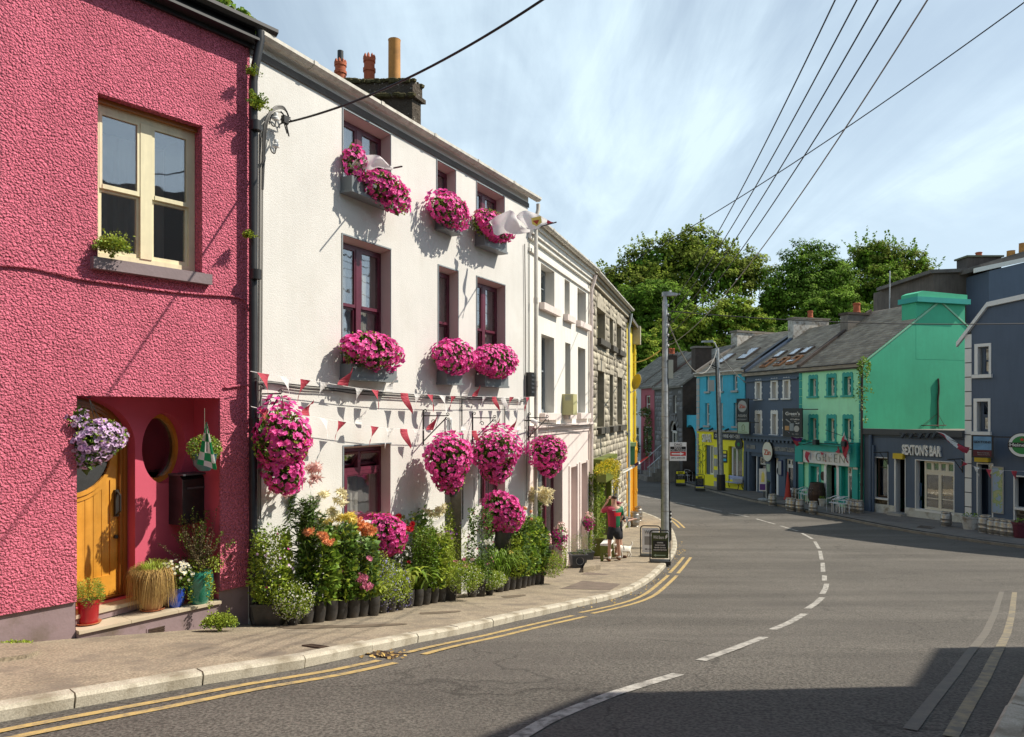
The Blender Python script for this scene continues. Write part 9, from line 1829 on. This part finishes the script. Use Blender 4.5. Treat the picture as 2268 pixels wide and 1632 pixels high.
flag('long maroon and white flag hanging from a slanting pole on the green pub',(36.4,35.8),(1892,974),(1828,952),[(1868,955),(1872,965),(1877,972)],[(1866,1000),(1872,1015),(1880,1027)],['flagmaroon','flagwhite'],bands=lambda u,v:1 if v<.16 else 0,rip=.15,seed=2)
flag('maroon and white pennant flag blown across the low bar front',(30.6,29.4),(2073,955),(2149,996),[(2073,955),(2095,963),(2115,976),(2130,988),(2148,991)],[(2077,958),(2095,972),(2113,988),(2130,1001),(2143,1004)],['flagwhite','flagmaroon'],bands=lambda u,v:1 if(v>.55 and u<.5)or u>.62 else 0,rip=.1,seed=6)
flag('small white, purple and maroon flag at the restaurant corner',(40.2,39.4),(1738,955),(1788,976),[(1740,955),(1755,960),(1770,963),(1784,972)],[(1748,962),(1757,976),(1766,992),(1778,972)],['flagwhite','flagpurple','flagmaroon'],bands=lambda u,v:0 if v<.35 else(1 if v<.6 else 2),rip=.1,seed=1)
flag('green and white chequered flag hanging in the pink porch',(8.3,8.3),(458,1000),(458,934),[(456.5,935),(458.5,934)],[(436,1028),(460,1033),(482,1044),(477,1025)],['flaggreen','flagwhite'],bands=lambda u,v:(int(u*3.2+.2)+int(v*4.5))%2,rip=.03,seed=2,rp=.006,n=14,k=16)
def pennant(seed,w=.19,h=.30):
 rg=random.Random(seed);m=MB();n=6;V=[];c1=rg.uniform(-1.2,1.2);up=1 if seed%5 else-1.0;sw=rg.uniform(-.5,.5)
 for i in range(n+1):
  t=i/n;ww=w*(1-t)/2+.002;an=c1*t*1.6;z=-h*t*up*(1 if up>0 else .75);x0=sw*h*t*t
  for s_ in(-1,0,1):V.append((x0+s_*ww*math.cos(an),-.02-.1*math.sin(t*2.2+seed)*t-s_*ww*math.sin(an),z+.03*t*s_))
 m.v=V;m.f=[(i*3+j,i*3+j+1,(i+1)*3+j+1,(i+1)*3+j)for i in range(n)for j in range(2)];m.m=[0]*len(m.f);return m
PEN={(s_,c_):pennant(s_).mesh('pennant',M[c_])for s_ in range(7)for c_ in('flagwhite','flagmaroon')}
def bunting(pts3,label,step,root_loc,rz,scale=1.0,seed=0):
 o=empty('bunting',root_loc,rz,label=label,cat='bunting');q=resample([Vector(p)for p in pts3],step/2);m=MB();m.tube(q,.005*scale,4);m.build('string',M['flagwhite'],o);rg=random.Random(seed)
 for i in range(1,len(q)-1,2):
  c_='flagmaroon' if(i//2)%2==0 else 'flagwhite';t=(q[i+1]-q[i]);p_=link('pennant',PEN[(rg.randrange(7),c_)],o,q[i],(0,-math.atan2(t.z,math.hypot(t.x,t.y)),math.atan2(t.y,t.x)));s_=scale*rg.uniform(.85,1.15);p_.scale=(s_,s_,s_)
 return o
def wpts(wl,pxs,out_):return[Vector((*[v for v in(wl.x(a,out_),-out_)],wl.z(a,b,out_)))for a,b in pxs]
for pxs,lab,sd in(([(555,822),(579,826.7),(640,836),(714,846.6),(787,858.8),(878.6,869.5),(1001,877),(1184,880)],'upper string of maroon and white bunting under the first floor windows',3),([(556,900),(600,911),(655.6,917),(695,923),(774.8,936.7),(848,947.4),(933.6,952),(1031,953.5),(1123,953.5),(1166,951)],'lower string of maroon and white bunting above the hanging baskets',8)):
 pp=wpts(WW,pxs,.2);bunting([p for p in pp],lab,.36,(WW.P.x,WW.P.y,WW.zb),WW.rz,1.0,sd)
pp=[P3(x_,y_,30.2-(x_-2130)*.012)for x_,y_ in((2128,1018),(2148,1030),(2175,1038),(2210,1041),(2250,1043),(2290,1044))];bunting([p-pp[0]for p in pp],'small maroon and white bunting over the navy house door',.42,pp[0],0,1.0,5)
pp=wpts(GW,[(1783,998),(1800,1004),(1815,999),(1830,1005),(1850,1001),(1868,1006),(1882,1001)],.4);bunting(pp,'maroon and white bunting draped over the pub name board',.55,(GW.P.x,GW.P.y,GW.zb),GW.rz,1.7,1)
